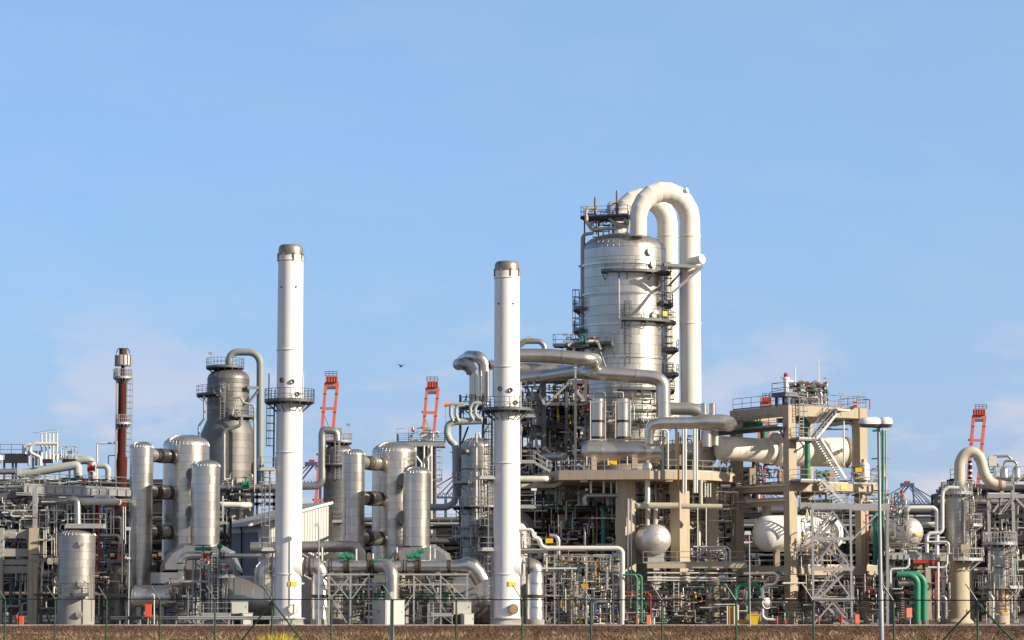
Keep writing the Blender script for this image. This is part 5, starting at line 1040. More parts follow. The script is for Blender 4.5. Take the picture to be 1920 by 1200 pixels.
for a, va, b_, vb in ((1022, 762, 1068, 716), (1068, 716, 1096, 752), (1000, 716, 1022, 760), (985, 716, 1016, 800), (1016, 716, 985, 800), (985, 880, 1000, 800), (1016, 880, 1000, 800), (1022, 842, 1050, 862), (1062, 800, 1098, 842)): B().bar(W(a, va, D - .3), W(b_, vb, D - .3), .24).to('brace', 'galv' if vb < 790 else 'steel_grey', t)
for u, v0, v1, q, m in ((1005, 735, 806, 7, 'pipe_white'), (997, 812, 880, 3, 'pipe_white'), (978, 770, 900, 2, 'steel_grey'), (1016, 720, 880, 2.2, 'galv')): pipe(t, D + 1.5, [(u, v0), (u, v1)], q, m, 16)
pipe(t, D + 1, [(994, 815), (1016, 815)], 10, 'alu_dull', 24); pipe(t, D + 4, [(1072, 768), (1050, 770), (1036, 782), (1030, 800), (1030, 862)], 9.5, 'shaded_dark_pipe', 28, 1.6); pipe(t, D - .4, [(1078, 801), (1094, 803), (1096, 812)], 2.6, 'pipe_white', 12)
clutter(t, 1030, 1104, 720, 880, D - .5, D + 6, 230, 84, pal=['shaded_dark_pipe'] * 6 + ['steel_grey'] * 4 + ['rust_brown'] * 2 + ['pipe_white'] * 2 + ['alu_dull'] * 2, acc=.04, rmax=2.4); clutter(t, 966, 1022, 720, 880, D - .5, D + 5, 40, 85, pal=['alu_dull'] * 3 + ['steel_grey'] * 4 + ['galv'] * 2, acc=0)
stair(t, W(1032, 884, 262), W(1000, 866, 262), Y, 1.0); deck(t, W(986, 866, 262), X, 1.9, 1.6, Zv(866, 262), sides='SW'); B().bar(W(968, 884, 262), W(996, 868, 262), .14).to('brace', 'galv', t); ladder(t, W(1100, 882, D - .6), W(1100, 800, D - .6), -Y, cage=True)
deck(t, W(983, 780, 264), X, 2.2, 1.6, Zv(780, 264), sides='SEW'); pipe(t, 264, [(977, 790), (977, 868)], 1.0, 'galv', 8); B().bar(W(966, 868, 264), W(980, 800, 264), .1).to('brace', 'galv', t)

# under the octagonal deck
t = T('deck_manifold', 'grey manifold pipe slung under the front edge of the octagonal deck', 'pipe', W(1145, 930, 262.5)); D = 262.5
pipe(t, D, [(1098, 947), (1096, 938), (1098, 929), (1190, 929)], 4.6, 'alu_dull', 20, .8)
for u, q in ((1108, 2.2), (1132, 2), (1146, 1.3), (1157, 2.2), (1181, 2.4)): pipe(t, D, [(u, 902), (u, 926)], q, 'pipe_white', 12)
t = T('deck_manifold', 'beige manifold pipe under the octagonal deck feeding the dome-ended drum', 'pipe', W(1270, 950, 261)); D = 261
pipe(t, D, [(1190, 948), (1272, 948)], 5.8, 'pipe_beige', 22); pipe(t, D, [(1278, 949), (1354, 950)], 5.0, 'pipe_beige', 22); pipe(t, D, [(1214, 900), (1214, 940), (1206, 948)], 5.0, 'pipe_white', 20, .8); pipe(t, D, [(1314, 900), (1314, 948)], 3.8, 'pipe_beige', 18)
for u in (1214, 1229): pipe(t, D + 1, [(u, 950), (u, 990)], 4.2, 'pipe_beige', 18)
for u in (1322, 1327, 1332): pipe(t, D, [(u, 906), (u, 932)], 1.2, 'pipe_white', 8)
for u in (1308, 1324): pipe(t, D - 1, [(u, 952), (u, 1050)], 1.0, 'pipe_white', 8)
for u, q in ((1178, 2.2), (1184, 1.6)): pipe(t, D - .6, [(u, 935), (u, 1165)], q, 'alu', 10)
def dome_drum(u, v, rpx, d, ln, label, sk=-.14, gz=0.0):
    t = T('dome_drum', label, 'drum', G0(u, d)); e = W(u, v, d); r = S(rpx, d); a = Vector((sk, 1, 0)).normalized(); hvessel(t, e + a * r * .75, e + a * ln, r, 'alu_bright', (.78, .4), 4, gore=44)
    for k in (r * .9, ln - .8): q = e + a * k; B().box(Vector((q.x, q.y, gz)), 1.6, .4, e.z - r * .75 - gz, UP.cross(a)).to('saddle', 'concrete_grey', t)
    return t, e, r
dome_drum(1234, 1011, 28.5, 258, 8, 'lying silver drum with a shiny ribbed dome end under the octagonal deck', gz=Zv(1056, 258))
t = T('green_pipe', 'dark green pipe elbow in the shade under the octagonal deck', 'pipe', W(1050, 940, 272)); pipe(t, 272, [(1043, 905), (1043, 945), (1050, 954), (1085, 954)], 4, 'pipe_green', 16, 1.0); pipe(t, 264, [(1126, 952), (1131, 958), (1131, 1095)], 4.2, 'pipe_green', 16); pipe(t, 264.5, [(1119, 952), (1119, 1095)], 1.2, 'rust_light', 8)
for v in (968, 1000, 1035): B().lathe([(S(5.2, 264), -.15), (S(5.2, 264), .15)], W(1131, v, 264), UP, 14).to('clamp', 'pipe_green', t)
t = T('cream_pipe', 'pale pipe end poking out right of the shorter chimney below the deck', 'pipe', W(1000, 898, 262)); pipe(t, 262, [(955, 898), (1026, 898), (1031, 899, 265)], 6, 'pipe_white', 22, .7); pipe(t, 264, [(970, 912), (1040, 910), (1052, 904), (1054, 895)], 4.5, 'pipe_beige', 20, 1.2)
t = T('hopper', 'grey domed hopper peeking out right of the shorter chimney', 'hopper', G0(968, 266)); vessel(t, 966, 266, 36, 958, 1140, 'alu_dull', dome=.9, gore=16, z0=0)
deck(t, W(986, 960, 262), X, 2.0, 1.4, Zv(950, 262), sides='SE'); b = B().cyl(W(1003, 950, 262), W(1003, 920, 262), .05, 6); b.to('lamp_post', 'galv', t); B().box(W(1001, 920, 262), .55, .35, .22).to('lamp_head', 'white_paint', t)
t = T('cross_pipe', 'long pale pipe running low from the shorter chimney and dropping to the ground', 'pipe', G0(1080, 252)); D = 251.5
pipe(t, D, [(965, 993), (996, 993), (999, 998), (1000, 1003)], 3.0, 'pipe_white', 14); B().box(W(1002, 1006, D), .4, .4, .42).to('junction_box', 'white_paint', t); pipe(t, D, [(1000, 1008), (1010, 1010), (1016, 1024), (1024, 1028), (1160, 1028), (1167, 1034), (1167, 1172)], 4.6, 'pipe_white', 20, 1.2)
pipe(t, D + 2, [(1030, 1004), (1044, 1006), (1047, 1014), (1047, 1062), (1042, 1071), (1020, 1071)], 4.2, 'alu', 18, 1.0); pipe(t, D, [(1014, 1066), (1082, 1066)], 1.8, 'pipe_white', 10); B().box(W(1030, 1018, D - .3), .7, .05, .42).to('name_plate', 'yellow_paint', t)
for u in (1040, 1100, 1150): B().bar(G0(u, D + .3), Vector((W(u, 1140, D).x, D + .3, Zv(1031, D))), .14).to('support', 'galv', t)
deck(t, W(992, 1032, D + 3), X, 3.6, 2, Zv(1032, D + 3), th=.3, mat='steel_grey', sides='SE')
rack('rust-dark steel rack in the gloom under the octagonal deck', 1030, 1160, 274, 12, [3.5, 6.5, 9.0, 11.5], 4, 6, 91, cm='rust_brown', pal=SHADE_PAL, floors=(3.5, 9.0, 11.5), fill=(90, 11.5), rails=(3.5, 6.5))
rack('dark steel rack in the gloom behind the dome-ended drum', 1185, 1380, 282, 8, [3.5, 6.5, 9.0, 11.5], 5, 6, 92, pal=SHADE_PAL, floors=(3.5, 9.0), fill=(60, 11.5))
t = T('process_skid', 'dense skid of small pipes, valves and pumps right of the shorter chimney', 'process skid', G0(1070, 254))
for u in (1024, 1048, 1072, 1086, 1110, 1138): 
    for yy in (0, 4): B().bar(G0(u, 253 + yy), Vector((W(u, 1140, 253 + yy).x, 253 + yy, Zv(1040 if u % 4 else 1062, 253 + yy))), .10).to('post', 'galv', t)
for v in (1043, 1052, 1062, 1085, 1118): B().bar(W(1022, v, 253), W(1140, v, 253), .1).to('beam', 'galv', t)
rail(t, [W(1066, 1055, 252.6), W(1100, 1055, 252.6)]); rail(t, [W(1104, 1063, 252.6), W(1160, 1063, 252.6)]); rail(t, [W(1022, 1118, 252.4), W(1090, 1118, 252.4)])
clutter(t, 1020, 1165, 1040, 1168, 251.8, 261, 290, 93, rmax=2.0, vert=.55, valves=.45, acc=.06); vv = T('pump_vessel', 'small upright vessel amid the skid right of the shorter chimney', 'vessel', G0(1074, 255)); vessel(vv, 1074, 255, 11, 1056, 1130, 'alu_dull', dome=.6, gore=10, z0=.4)
for u in (1065, 1083): B().bar(G0(u, 255), W(u, 1120, 255), .12).to('leg', 'galv', vv)
B().box(W(1097, 1103, 251.5), .62, .04, .42).to('name_plate', 'ochre_paint', t)

# low concrete gallery under the deck
D = 256
t = T('concrete_gallery', 'low railed concrete gallery beam under the octagonal deck', 'platform', G0(1300, D)); B().bar(W(1213, 1061, D), W(1398, 1061, D), 1.2, S(9, D)).to('slab', 'concrete', t, ang=10); B().box(W(1305, 1058, D + 3), S(184, D), 5, .2).to('floor_plate', 'concrete_grey', t); rail(t, [W(1206, 1056, D - .5), W(1397, 1056, D - .5)], 1.1)
for u in (1296, 1378): B().box(W(u, 1071, D), .45, .9, S(8, D)).to('corbel', 'concrete', t, ang=10)
for u in (1333, 1344): B().box(G0(u, D + 2 + (u - 1333) * .1), .5, .5, Zv(1068, D)).to('column', 'concrete', t, ang=10)
for v, q in ((1074, 1.6), (1083, 1.8), (1088, 1.4)): pipe(t, D - .3, [(1214, v), (1380, v + 1)], q, 'pipe_white', 10)
pipe(t, D - .5, [(1300, 1025), (1360, 1025), (1369, 1030), (1369, 1056)], 1.6, 'pipe_white', 10); pipe(t, D - .5, [(1310, 1028), (1354, 1028), (1362, 1034), (1362, 1056)], 1.4, 'alu', 10); clutter(t, 1296, 1360, 1028, 1056, D, D + 4, 90, 94, rmax=1.5, acc=.1); clutter(t, 1214, 1390, 1068, 1100, D, D + 5, 34, 95, rmax=1.4)
ladder(t, W(1268, 1145, D - .4), W(1268, 1092, D - .4), -Y, .45, False, 'pipe_white')
t = T('ground_pipework', 'crowd of small pipes and valves standing on the yard under the concrete gallery', 'pipework', G0(1300, 256)); clutter(t, 1170, 1400, 1095, 1168, 253.5, 262, 280, 96, rmax=1.8, vert=.6, valves=.4, acc=.08)

t = T('deck_underpipes', 'tangle of small pipes and valves hung under the octagonal deck', 'pipework', W(1270, 950, 268)); clutter(t, 1195, 1385, 905, 1050, 264, 275, 190, 97, rmax=2.4, valves=.35, acc=.03, pal=['pipe_white'] * 5 + ['alu'] * 4 + ['pipe_beige'] * 3 + ['alu_dull'] * 3 + ['shaded_dark_pipe'] * 3 + ['galv'] * 2)
for v, q_ in ((940, 4.5), (965, 5.5), (1003, 3.5), (1022, 4.0)): pipe(t, 272, [(1292, v), (1475, v + 1)], q_, 'alu_dull' if v < 1000 else 'pipe_white', 18)
t = T('gloom_pipework', 'small scattered pipes in the gloom left of the first deck column', 'pipework', W(1090, 1000, 266)); clutter(t, 975, 1155, 915, 1045, 263, 272, 130, 98, rmax=2.0, valves=.35, acc=.04, pal=['shaded_dark_pipe'] * 5 + ['rust_brown'] * 2 + ['alu_dull'] * 4 + ['pipe_white'] * 3 + ['steel_grey'] * 3)
t = T('tower_foot_pipework', 'small pipes and platforms crowding the foot of the process tower', 'pipework', W(1190, 800, 272)); clutter(t, 1100, 1250, 735, 828, 268, 277, 90, 99, rmax=1.8, valves=.4, acc=.03)
for v in (742, 770, 800): deck(t, W(1205, v, 276), X, 4.5, 1.4, Zv(v, 276), mat='steel_grey', rm='steel_grey', sides='SEW')

t = rack('dark scaffold of many floors squeezed between the process tower and the braced pipe tower', 975, 1108, 279, 5, [ZD + .3, ZD + 2.8, ZD + 5.3, ZD + 7.8], 2.4, 5, 131, pal=SHADE_PAL, floors=(ZD + 2.8, ZD + 5.3, ZD + 7.8), rails=(ZD + 2.8, ZD + 5.3), name='scaffold', cat='scaffold', shade_panels=.55)
clutter(t, 980, 1105, 725, 880, 278, 283, 90, 132, pal=SHADE_PAL, acc=.03, rmax=2.2)
# ---------------------------------------------------------------- concrete frame on the right
C0 = G0(1484, 262); C0z = C0.copy(); FX = 8.85; FYd = 8.9
q = lambda a, b_, zz=0.0: C0 + E1 * a + E2 * b_ + UP * zz
z = lambda v: Zv(v, 262)
t = T('open_tower', 'tall open tan concrete frame with stairs, right of the octagonal deck', 'frame', C0)
SZ = .95
for a in (0, FX):
    for b_ in (0, FYd): B().box(q(a, b_), SZ, SZ, z(760), E1).to('column', 'concrete', t, ang=10)
zt = z(760); bh = S(20, 256)
def cbeam(a0, b0, a1, b1, ztop, h, w_=.75, nm='beam', m='concrete'): B().bar(q(a0, b0, ztop - h / 2), q(a1, b1, ztop - h / 2), w_, h).to(nm, m, t, ang=10)
g = SZ / 2
for ztop, h in ((zt, bh), (z(905), .8), (z(1061), .9)):
    cbeam(g, 0, FX - g, 0, ztop - .01, h); cbeam(0, g, 0, FYd - g, ztop - .01, h); cbeam(FX, g, FX, FYd - g, ztop - .01, h); cbeam(g, FYd, FX - g, FYd, ztop - .01, h)
cbeam(0, g, 0, FYd - g, z(932), .8); cbeam(0, g, 0, FYd - g, z(1082), .4)
B().hexa([q(.4, .4, zt - .3), q(4.6, .4, zt - .3), q(4.6, 5, zt - .3), q(.4, 5, zt - .3)] + [q(.4, .4, zt - .05), q(4.6, .4, zt - .05), q(4.6, 5, zt - .05), q(.4, 5, zt - .05)]).to('roof_slab', 'concrete', t, ang=10)
B().hexa([q(.4, 2, z(905) - .3), q(FX - .4, 2, z(905) - .3), q(FX - .4, FYd - .4, z(905) - .3), q(.4, FYd - .4, z(905) - .3)] + [q(.4, 2, z(905) - .05), q(FX - .4, 2, z(905) - .05), q(FX - .4, FYd - .4, z(905) - .05), q(.4, FYd - .4, z(905) - .05)]).to('floor_slab', 'concrete', t, ang=10)
B().hexa([q(.4, .4, z(1061) - .3), q(FX - .4, .4, z(1061) - .3), q(FX - .4, FYd - .4, z(1061) - .3), q(.4, FYd - .4, z(1061) - .3)] + [q(.4, .4, z(1061) - .05), q(FX - .4, .4, z(1061) - .05), q(FX - .4, FYd - .4, z(1061) - .05), q(.4, FYd - .4, z(1061) - .05)]).to('floor_slab', 'concrete', t, ang=10)
rail(t, [q(-.4, FYd, zt), q(-.4, -.4, zt), q(FX + .4, -.4, zt), q(FX + .4, 4, zt)], 1.15, 'steel_grey'); rail(t, [q(2.5, -.6, z(905)), q(FX + 1.4, -.6, z(905)), q(FX + 1.4, 3, z(905))], 1.1, 'galv'); B().hexa([q(2.8, -1, z(905) - .75), q(FX + 1.6, -1, z(905) - .75), q(FX + 1.6, 1.8, z(905) - .75), q(2.8, 1.8, z(905) - .75)] + [q(2.8, -1, z(905) + .02), q(FX + 1.6, -1, z(905) + .02), q(FX + 1.6, 1.8, z(905) + .02), q(2.8, 1.8, z(905) + .02)]).to('balcony_slab', 'concrete', t, ang=10)
B().hexa([q(.6, -.9, z(1061) - .9), q(FX + 1.2, -.9, z(1061) - .9), q(FX + 1.2, -.45, z(1061) - .9), q(.6, -.45, z(1061) - .9)] + [q(.6, -.9, z(1061)), q(FX + 1.2, -.9, z(1061)), q(FX + 1.2, -.45, z(1061)), q(.6, -.45, z(1061))]).to('parapet', 'concrete', t, ang=10); rail(t, [q(.6, -.9, z(1061)), q(FX + 1.2, -.9, z(1061))])
# steel side gallery on the shaded left face
B().bar(q(-.75, 0, z(803)), q(-.75, FYd + 3, z(803)), .18, .42).to('side_gallery', 'steel_grey', t); B().bar(q(-1.1, 0, z(803) + .2), q(-1.1, FYd + 3, z(803) + .2), .8, .06).to('side_gallery', 'galv', t); rail(t, [q(-1.45, 0, z(803) + .2), q(-1.45, FYd + 3, z(803) + .2)], 1.1, 'steel_grey'); B().bar(q(-.5, .3, z(820)), q(-1.0, .3, z(805)), .14).to('brace', 'steel_grey', t)
B().bar(q(-.55, 0, z(909)), q(-.55, FYd, z(909)), .2, .14).to('conduit', 'pipe_white', t); B().bar(q(-.55, 0, z(937)), q(-.55, FYd, z(937)), .2, .14).to('conduit', 'pipe_white', t); rail(t, [q(-.5, .6, z(905)), q(-.5, FYd, z(905))], 1.1, 'steel_grey')
# upper stairs on the lit face
L1, L2 = q(.9, -1.2, z(824)), q(1.0, -1.2, z(902))
deck(t, L1, E1, 2.4, 1.4, L1.z, mat='steel_grey', sides='SW'); stair(t, L1 + E1 * .9 - E2 * .2, q(4.9, -1.4, z(766)), E2, 1.0); stair(t, q(4.8, -2.2, z(897)), L1 + E1 * 1.0 - E2 * .9, E2, 1.0)
deck(t, L2, E1, 2.6, 1.8, L2.z, mat='steel_grey', sides='SW'); B().bar(q(.2, -.5, z(848)), q(1.6, -1.6, z(826)), .14).to('brace', 'steel_grey', t); ladder(t, q(.9, -.75, L1.z), q(.9, -.75, zt + 1), -E2, .5, True)
deck(t, q(4.9, -1.6, z(766)), E1, 1.6, 1.6, z(766), sides='E')
stair(t, q(4.4, -3.0, z(952)), L2 + E1 * .8 - E2 * 1.0, E2, 1.0)
B().box(q(5.8, -1.03, z(905) - .55), .75, .04, .4, E1).to('name_plate', 'yellow_paint', t)

t = T('roof_machinery', 'crowded valve skid with a small steel tower on the roof of the concrete frame', 'machinery', q(2, 1, zt)); D = 264
for a, b_ in ((0, .5), (0, 2.1), (.9, .5), (.9, 2.1)): B().bar(q(a, b_, zt), q(a, b_, z(738)), .3).to('post', 'steel_grey', t)
deck(t, q(.45, 1.3, z(737)), E1, 1.6, 2.3, z(737), th=.3, mat='steel_grey', rm='steel_grey', sides='SENW')
b = B(); e = q(.6, 1.3, z(738)); b.lathe([(.26, 0), (.26, 1.5), (.34, 1.5), (.34, 1.7), (.2, 1.75)], e, UP, 16); b.lathe([(.2, 0), (.2, .75)], e + UP * 1.25, X, 14); b.to('relief_valve', 'white_paint', t); B().lathe([(.2, 0), (.24, .2), (.1, .45)], e + UP * 1.75, UP, 12).to('valve_cap', 'red_paint', t); B().bar(e + X * 1.6 - UP * .1, e + X * 1.6 + UP * 1.1, .3, .3).to('instrument_box', 'pipe_white', t); B().cyl(e + X * .95 + UP * 1.2, e + X * .95 + UP * 2.7, .05, 6).to('vent_tip', 'pipe_white', t)
clutter(t, 1486, 1552, 718, 759, 263.2, 268, 230, 101, rmax=2.8, valves=.6, acc=.02, pal=['pipe_white'] * 6 + ['alu'] * 4 + ['rust_light'] * 2 + ['steel_grey'] * 3); pipe(t, D, [(1500, 730), (1534, 732), (1540, 738), (1540, 758)], 2.8, 'pipe_white', 14); B().box(W(1525, 728, D), .45, .45, .4).to('instrument_box', 'white_paint', t); valve(t, W(1547, 735, D), X, .11, 'valve_green', 'valve_green')
B().tube([W(1535, 760, D), W(1535, 672, D)], [.09, .035], 8).to('antenna_mast', 'pipe_white', t)
for u, v in ((1472, 708), (1611, 741), (1582, 737)): b = B().tube([W(u - 4, v + 1, D), W(u + 1, v, D), W(u + 3, v + 1, D), W(u + 3, 762, D)], .04, 5); b.to('lamp_arm', 'galv', t); B().box(W(u - 3, v + 1, D), .55, .3, .2).to('lamp_head', 'cabinet_grey', t)
B().tube([W(1444, 745, D + 6), W(1444, 735, D + 6), W(1466, 731, D + 3)], .04, 5).to('lamp_arm', 'steel_grey', t)
t = T('alarm_box', 'red box hung on the roof railing of the concrete frame', 'box', W(1603, 763, 265.4)); B().box(W(1603, 764, 265.4), S(6.5, 265), .4, S(11, 265)).to('housing', 'red_paint', t); B().box(W(1603, 758.5, 265.17), S(6.7, 265), .06, S(1.5, 265)).to('stripe', 'white_paint', t)
t = T('red_pipe', 'thin red pipe frame at the far roof corner of the concrete frame', 'pipe', W(1625, 760, 266.5)); pipe(t, 266.5, [(1608, 750), (1631, 749), (1631, 768)], 1.1, 'red_paint', 8, .6)

# vessels inside the frame
t = T('duct_drum', 'huge cream horizontal drum passing through the concrete frame', 'drum', W(1460, 880, 268)); a = W(1350, 840, 265.8); b_ = W(1436, 845, 267.6); r0 = S(22.5, 267)
hv = lambda p, qq, r, m, hd, nb: hvessel(t, p, qq, r, m, hd, nb, seam=False)
hv(a, b_, r0, 'cream_paint', (.3, .02), 3); B().ring(b_, b_ - a, r0 - .1, r0 + .12, .3, 40).to('joint_ring', 'cream_paint', t); b2 = W(1448, 845.5, 267.9); b3 = W(1584, 848, 270.6); B().tube([b_, b2], [r0, r0 * 1.0], 40).to('neck', 'cream_paint', t); hv(b2 + (b3 - b2) * .06, b3, S(27.5, 271), 'cream_paint', (.25, .22), 4); B().ring(b3, b3 - b2, S(27, 271), S(29, 271), .3, 44).to('joint_ring', 'rust_light', t)
B().ball(W(1456, 824, 268), S(15, 268), 20).to('nozzle', 'cream_paint', t); B().lathe([(S(4, 264), 0), (S(4, 264), .5), (S(5, 264), .5), (S(5, 264), .6)], W(1574, 846, 270) - Y * 1.4, Vector((.3, -1, 0)), 18).to('nozzle', 'cream_paint', t)
for u, d in ((1410, 267), (1465, 268.2), (1558, 270.2)): B().box(Vector((W(u, 900, d).x, d, z(905))), .6, 2, 1.6).to('saddle', 'concrete', t)
t = T('lying_drum', 'fat white drum lying on the middle floor of the concrete frame', 'drum', W(1500, 1060, 264)); a = W(1438, 1000, 265.6); b_ = a + Vector((.957, .29, 0)) * 6.9; hvessel(t, a, b_, S(34.5, 263), 'white_paint', (.75, .6), 4, seam=False)
clutter(t, 1502, 1566, 962, 1042, 255.5, 261, 70, 107, rmax=2.0, valves=.4, acc=0, pal=['pipe_beige'] * 5 + ['ochre_paint'] * 2 + ['pipe_white'] * 4 + ['galv'] * 2 + ['rust_light'])
for k in (1.0, 5.6): e = a + (b_ - a).normalized() * k; B().box(Vector((e.x, e.y, z(1061))), .5, 2, 1.6).to('saddle', 'concrete', t)
pipe(t, 266.5, [(1440, 968), (1440, 948), (1448, 940), (1480, 940)], 6, 'pipe_beige', 22, 1.4); pipe(t, 267, [(1398, 940), (1424, 940), (1434, 946), (1434, 966)], 5.5, 'pipe_beige', 22, 1.2); pipe(t, 268, [(1505, 945), (1560, 944)], 8, 'pipe_beige', 24)
t = T('green_pipe', 'bright green pipe dropping beside the stairs of the concrete frame', 'pipe', W(1515, 850, 265)); pipe(t, 265, [(1494, 786, 266), (1506, 787), (1514, 796), (1514, 903)], 5.4, 'valve_green', 20, 1.3); flanges(t, 265, [(1514, 865)], 6.4, 3, UP, 'pipe_green'); valve(t, W(1540, 890, 265), X, .3, 'pipe_green', 'pipe_green', False); pipe(t, 265, [(1530, 890), (1556, 890)], 3, 'pipe_green', 14); pipe(t, 268, [(1560, 790), (1610, 790)], 2.6, 'valve_green', 14)
t = T('green_pipe', 'dark green pipe bend behind the shaded left face of the concrete frame', 'pipe', W(1415, 800, 271)); pipe(t, 271, [(1388, 797), (1422, 792), (1431, 800), (1432, 824)], 6.5, 'pipe_green', 22, 1.0); pipe(t, 269, [(1456, 789), (1482, 787)], 4.5, 'pipe_green', 16); b = B().cyl(W(1422, 884, 271), W(1422, 825, 271), .1, 8); b.to('support', 'galv', t)
t = T('ceiling_pipe', 'dull pipe slung under the roof of the concrete frame', 'pipe', W(1570, 800, 267)); pipe(t, 267, [(1538, 800), (1560, 796), (1592, 792), (1601, 797), (1602, 895)], 4.0, 'alu_dull', 18, 1.3); pipe(t, 265.8, [(1582, 784), (1582, 875)], 1.5, 'pipe_white', 10); 
for u in (1548, 1566): B().bar(W(u, 800, 267), W(u, 780, 267), .12).to('hanger', 'steel_grey', t)
B().bar(W(1538, 805, 267.5), W(1590, 805, 267.5), .14).to('hanger_beam', 'galv', t); B().bar(W(1545, 801, 267.5), W(1568, 806, 267.5), .1).to('hanger_beam', 'steel_grey', t)
t = T('frame_pipework', 'small pipes and valves on the balcony of the concrete frame', 'pipework', W(1590, 900, 266)); clutter(t, 1575, 1662, 868, 945, 265, 269, 60, 102, rmax=2.2, valves=.5); b = B().lathe([(.5, 0), (.5, 1.5), (.35, 1.7), (.15, 1.75), (.15, 2.1)], W(1621, 900, 266), UP, 18); b.to('filter_pot', 'pipe_white', t); B().box(W(1612, 885, 264.4), .85, .05, .42).to('name_plate', 'yellow_paint', t); B().box(W(1651, 887, 266), .5, .05, .42).to('name_plate', 'yellow_paint', t)
clutter(t, 1500, 1560, 905, 1056, 266, 273, 60, 103, rmax=1.8, acc=.12); clutter(t, 1400, 1470, 870, 905, 267, 275, 40, 104, rmax=1.6, pal=SHADE_PAL)
t = T('yard_pipework', 'crowd of small pipes and pumps on the yard under the concrete frame', 'pipework', G0(1540, 257)); clutter(t, 1400, 1660, 1072, 1166, 255.5, 270, 290, 105, rmax=2.0, vert=.55, valves=.45, acc=.1)
rack('dark steel rack in the gloom behind the concrete frame', 1390, 1690, 281, 8, [2.6, 5.2, 7.8, 10.0], 5, 6, 106, pal=SHADE_PAL, floors=(5.2, 7.8), fill=(90, 10.0), rails=(5.2, 10.0))

# galvanised stair tower
D = 250.5
t = T('stair_tower', 'galvanised zigzag stair tower in front of the concrete frame', 'stair tower', G0(1561, D)); z2 = lambda v: Zv(v, D)
LV = [1172, 1124, 1067, 1010, 952]
for u in (1525, 1597):
    for yy in (0, 2.6): B().bar(G0(u, D + yy), Vector((W(u, 1140, D + yy).x, D + yy, z2(945 if yy == 0 else 948))), S(4, D), S(4, D)).to('column', 'galv', t)
for i, v in enumerate(LV[1:]):
    for yy in (0, 2.6): B().bar(W(1521, v, D + yy), W(1600, v, D + yy), .2, .3).to('beam', 'galv', t)
    for u in (1525, 1597): B().bar(W(u, v, D), W(u, v, D + 2.6), .18, .25).to('beam', 'galv', t)
    vb = LV[i] - 3
    for u in (1527, 1595): B().bar(W(u, vb, D), W(1561, v + 6, D), .13).to('brace', 'galv', t)
    lo_, hi = ((1534, 1588) if i % 2 else (1588, 1534)); stair(t, W(lo_, LV[i], D + 1.0 + (i % 2) * 1.0) + UP * .05, W(hi, v, D + 1.0 + (i % 2) * 1.0), Y, .85)
    for u in (1530, 1592): deck(t, W(u, v, D + 1.4), X, .9, 2.2, z2(v) + .16, th=.08, sides='SW' if u < 1560 else 'SE')
B().bar(W(1500, 949, D + .4), W(1668, 953, D + .4), .22, .55).to('walkway_beam', 'galv', t); B().bar(W(1500, 945, D + 1), W(1668, 948, D + 1), 1.2, .06).to('walkway', 'galv', t); rail(t, [W(1500, 945, D + .35), W(1668, 948, D + .35)], 1.15); B().bar(W(1600, 1010, D + .4), W(1648, 960, D + .4), .14).to('brace', 'galv', t); B().bar(W(1664, 1172, D + .4), W(1664, 955, D + .4), .24).to('column', 'galv', t)

# green risers right of the frame
t = T('green_risers', 'bundle of tall green risers at the right corner of the concrete frame', 'pipe', G0(1652, 264)); D = 264
for u, q_, va, vb in ((1649, 2.7, 808, 1050), (1655, 2.4, 806, 1050), (1641, 4.2, 958, 1060)): pipe(t, D, [(u, va), (u, vb)], q_, 'pipe_green', 16)
for u, q_, m in ((1661, 1.7, 'alu_dull'), (1665, 2.0, 'pipe_white')): pipe(t, D - .5, [(u, 806 if u == 1661 else 935), (u, 1100)], q_, m, 10)
B().bar(W(1656, 806, D - .5), W(1668, 806, D - .5), .2).to('bracket', 'pipe_white', t); pipe(t, D, [(1636, 808), (1650, 806)], 2.0, 'pipe_green', 10)
for v in (860, 920, 985, 1030): B().bar(W(1634, v, D + .4), W(1667, v, D + .4), .14).to('bracket', 'galv', t)
B().bar(G0(1652, D + .6), W(1652, 1040, D + .6), .3).to('support', 'steel_grey', t)
t = T('red_pipe', 'thin red pipe running down the right column of the concrete frame', 'pipe', G0(1625, 265)); pipe(t, 265, [(1630, 965), (1624, 966), (1624, 1112), (1640, 1116)], 1.3, 'red_paint', 8)

# ---------------------------------------------------------------- right-hand plant
t_, e, r = dome_drum(1712, 997, 27.5, 262, 8, 'lying silver drum with a shiny dome end and a yellow plate, by the green elbows', -.24, gz=Zv(1040, 262)); B().box(e + Vector((.45, -.05, -.35)), .55, .05, .28, Vector((.9, .42, 0))).to('name_plate', 'yellow_paint', t_)
D = 257; z = lambda v: Zv(v, D)
t = T('pipe_bridge', 'railed steel deck carrying the dome-ended drum by the green elbows', 'platform', G0(1720, D)); B().bar(W(1667, 1044, D), W(1776, 1046, D), .25, S(9, D)).to('beam', 'galv', t); B().box(W(1721, 1040, D + 3.5), S(108, D), 7, .15).to('floor_plate', 'galv', t); rail(t, [W(1667, 1040, D), W(1776, 1041, D)], 1.1); B().box(W(1768, 1052, D), .6, .6, .45).to('corbel', 'concrete', t)
for k in range(9): u = 1672 + k * 12; B().bar(W(u, 1040, D - .15), W(u, 1049, D - .15), .07, .05).to('stiffener', 'steel_grey', t)
for u in (1672, 1742, 1770):
    for yy in (.5, 6.5): B().bar(G0(u, D + yy), Vector((W(u, 1140, D).x, D + yy, z(1048))), .5 if u == 1742 else .3).to('column', 'concrete' if u == 1742 else 'steel_grey', t)
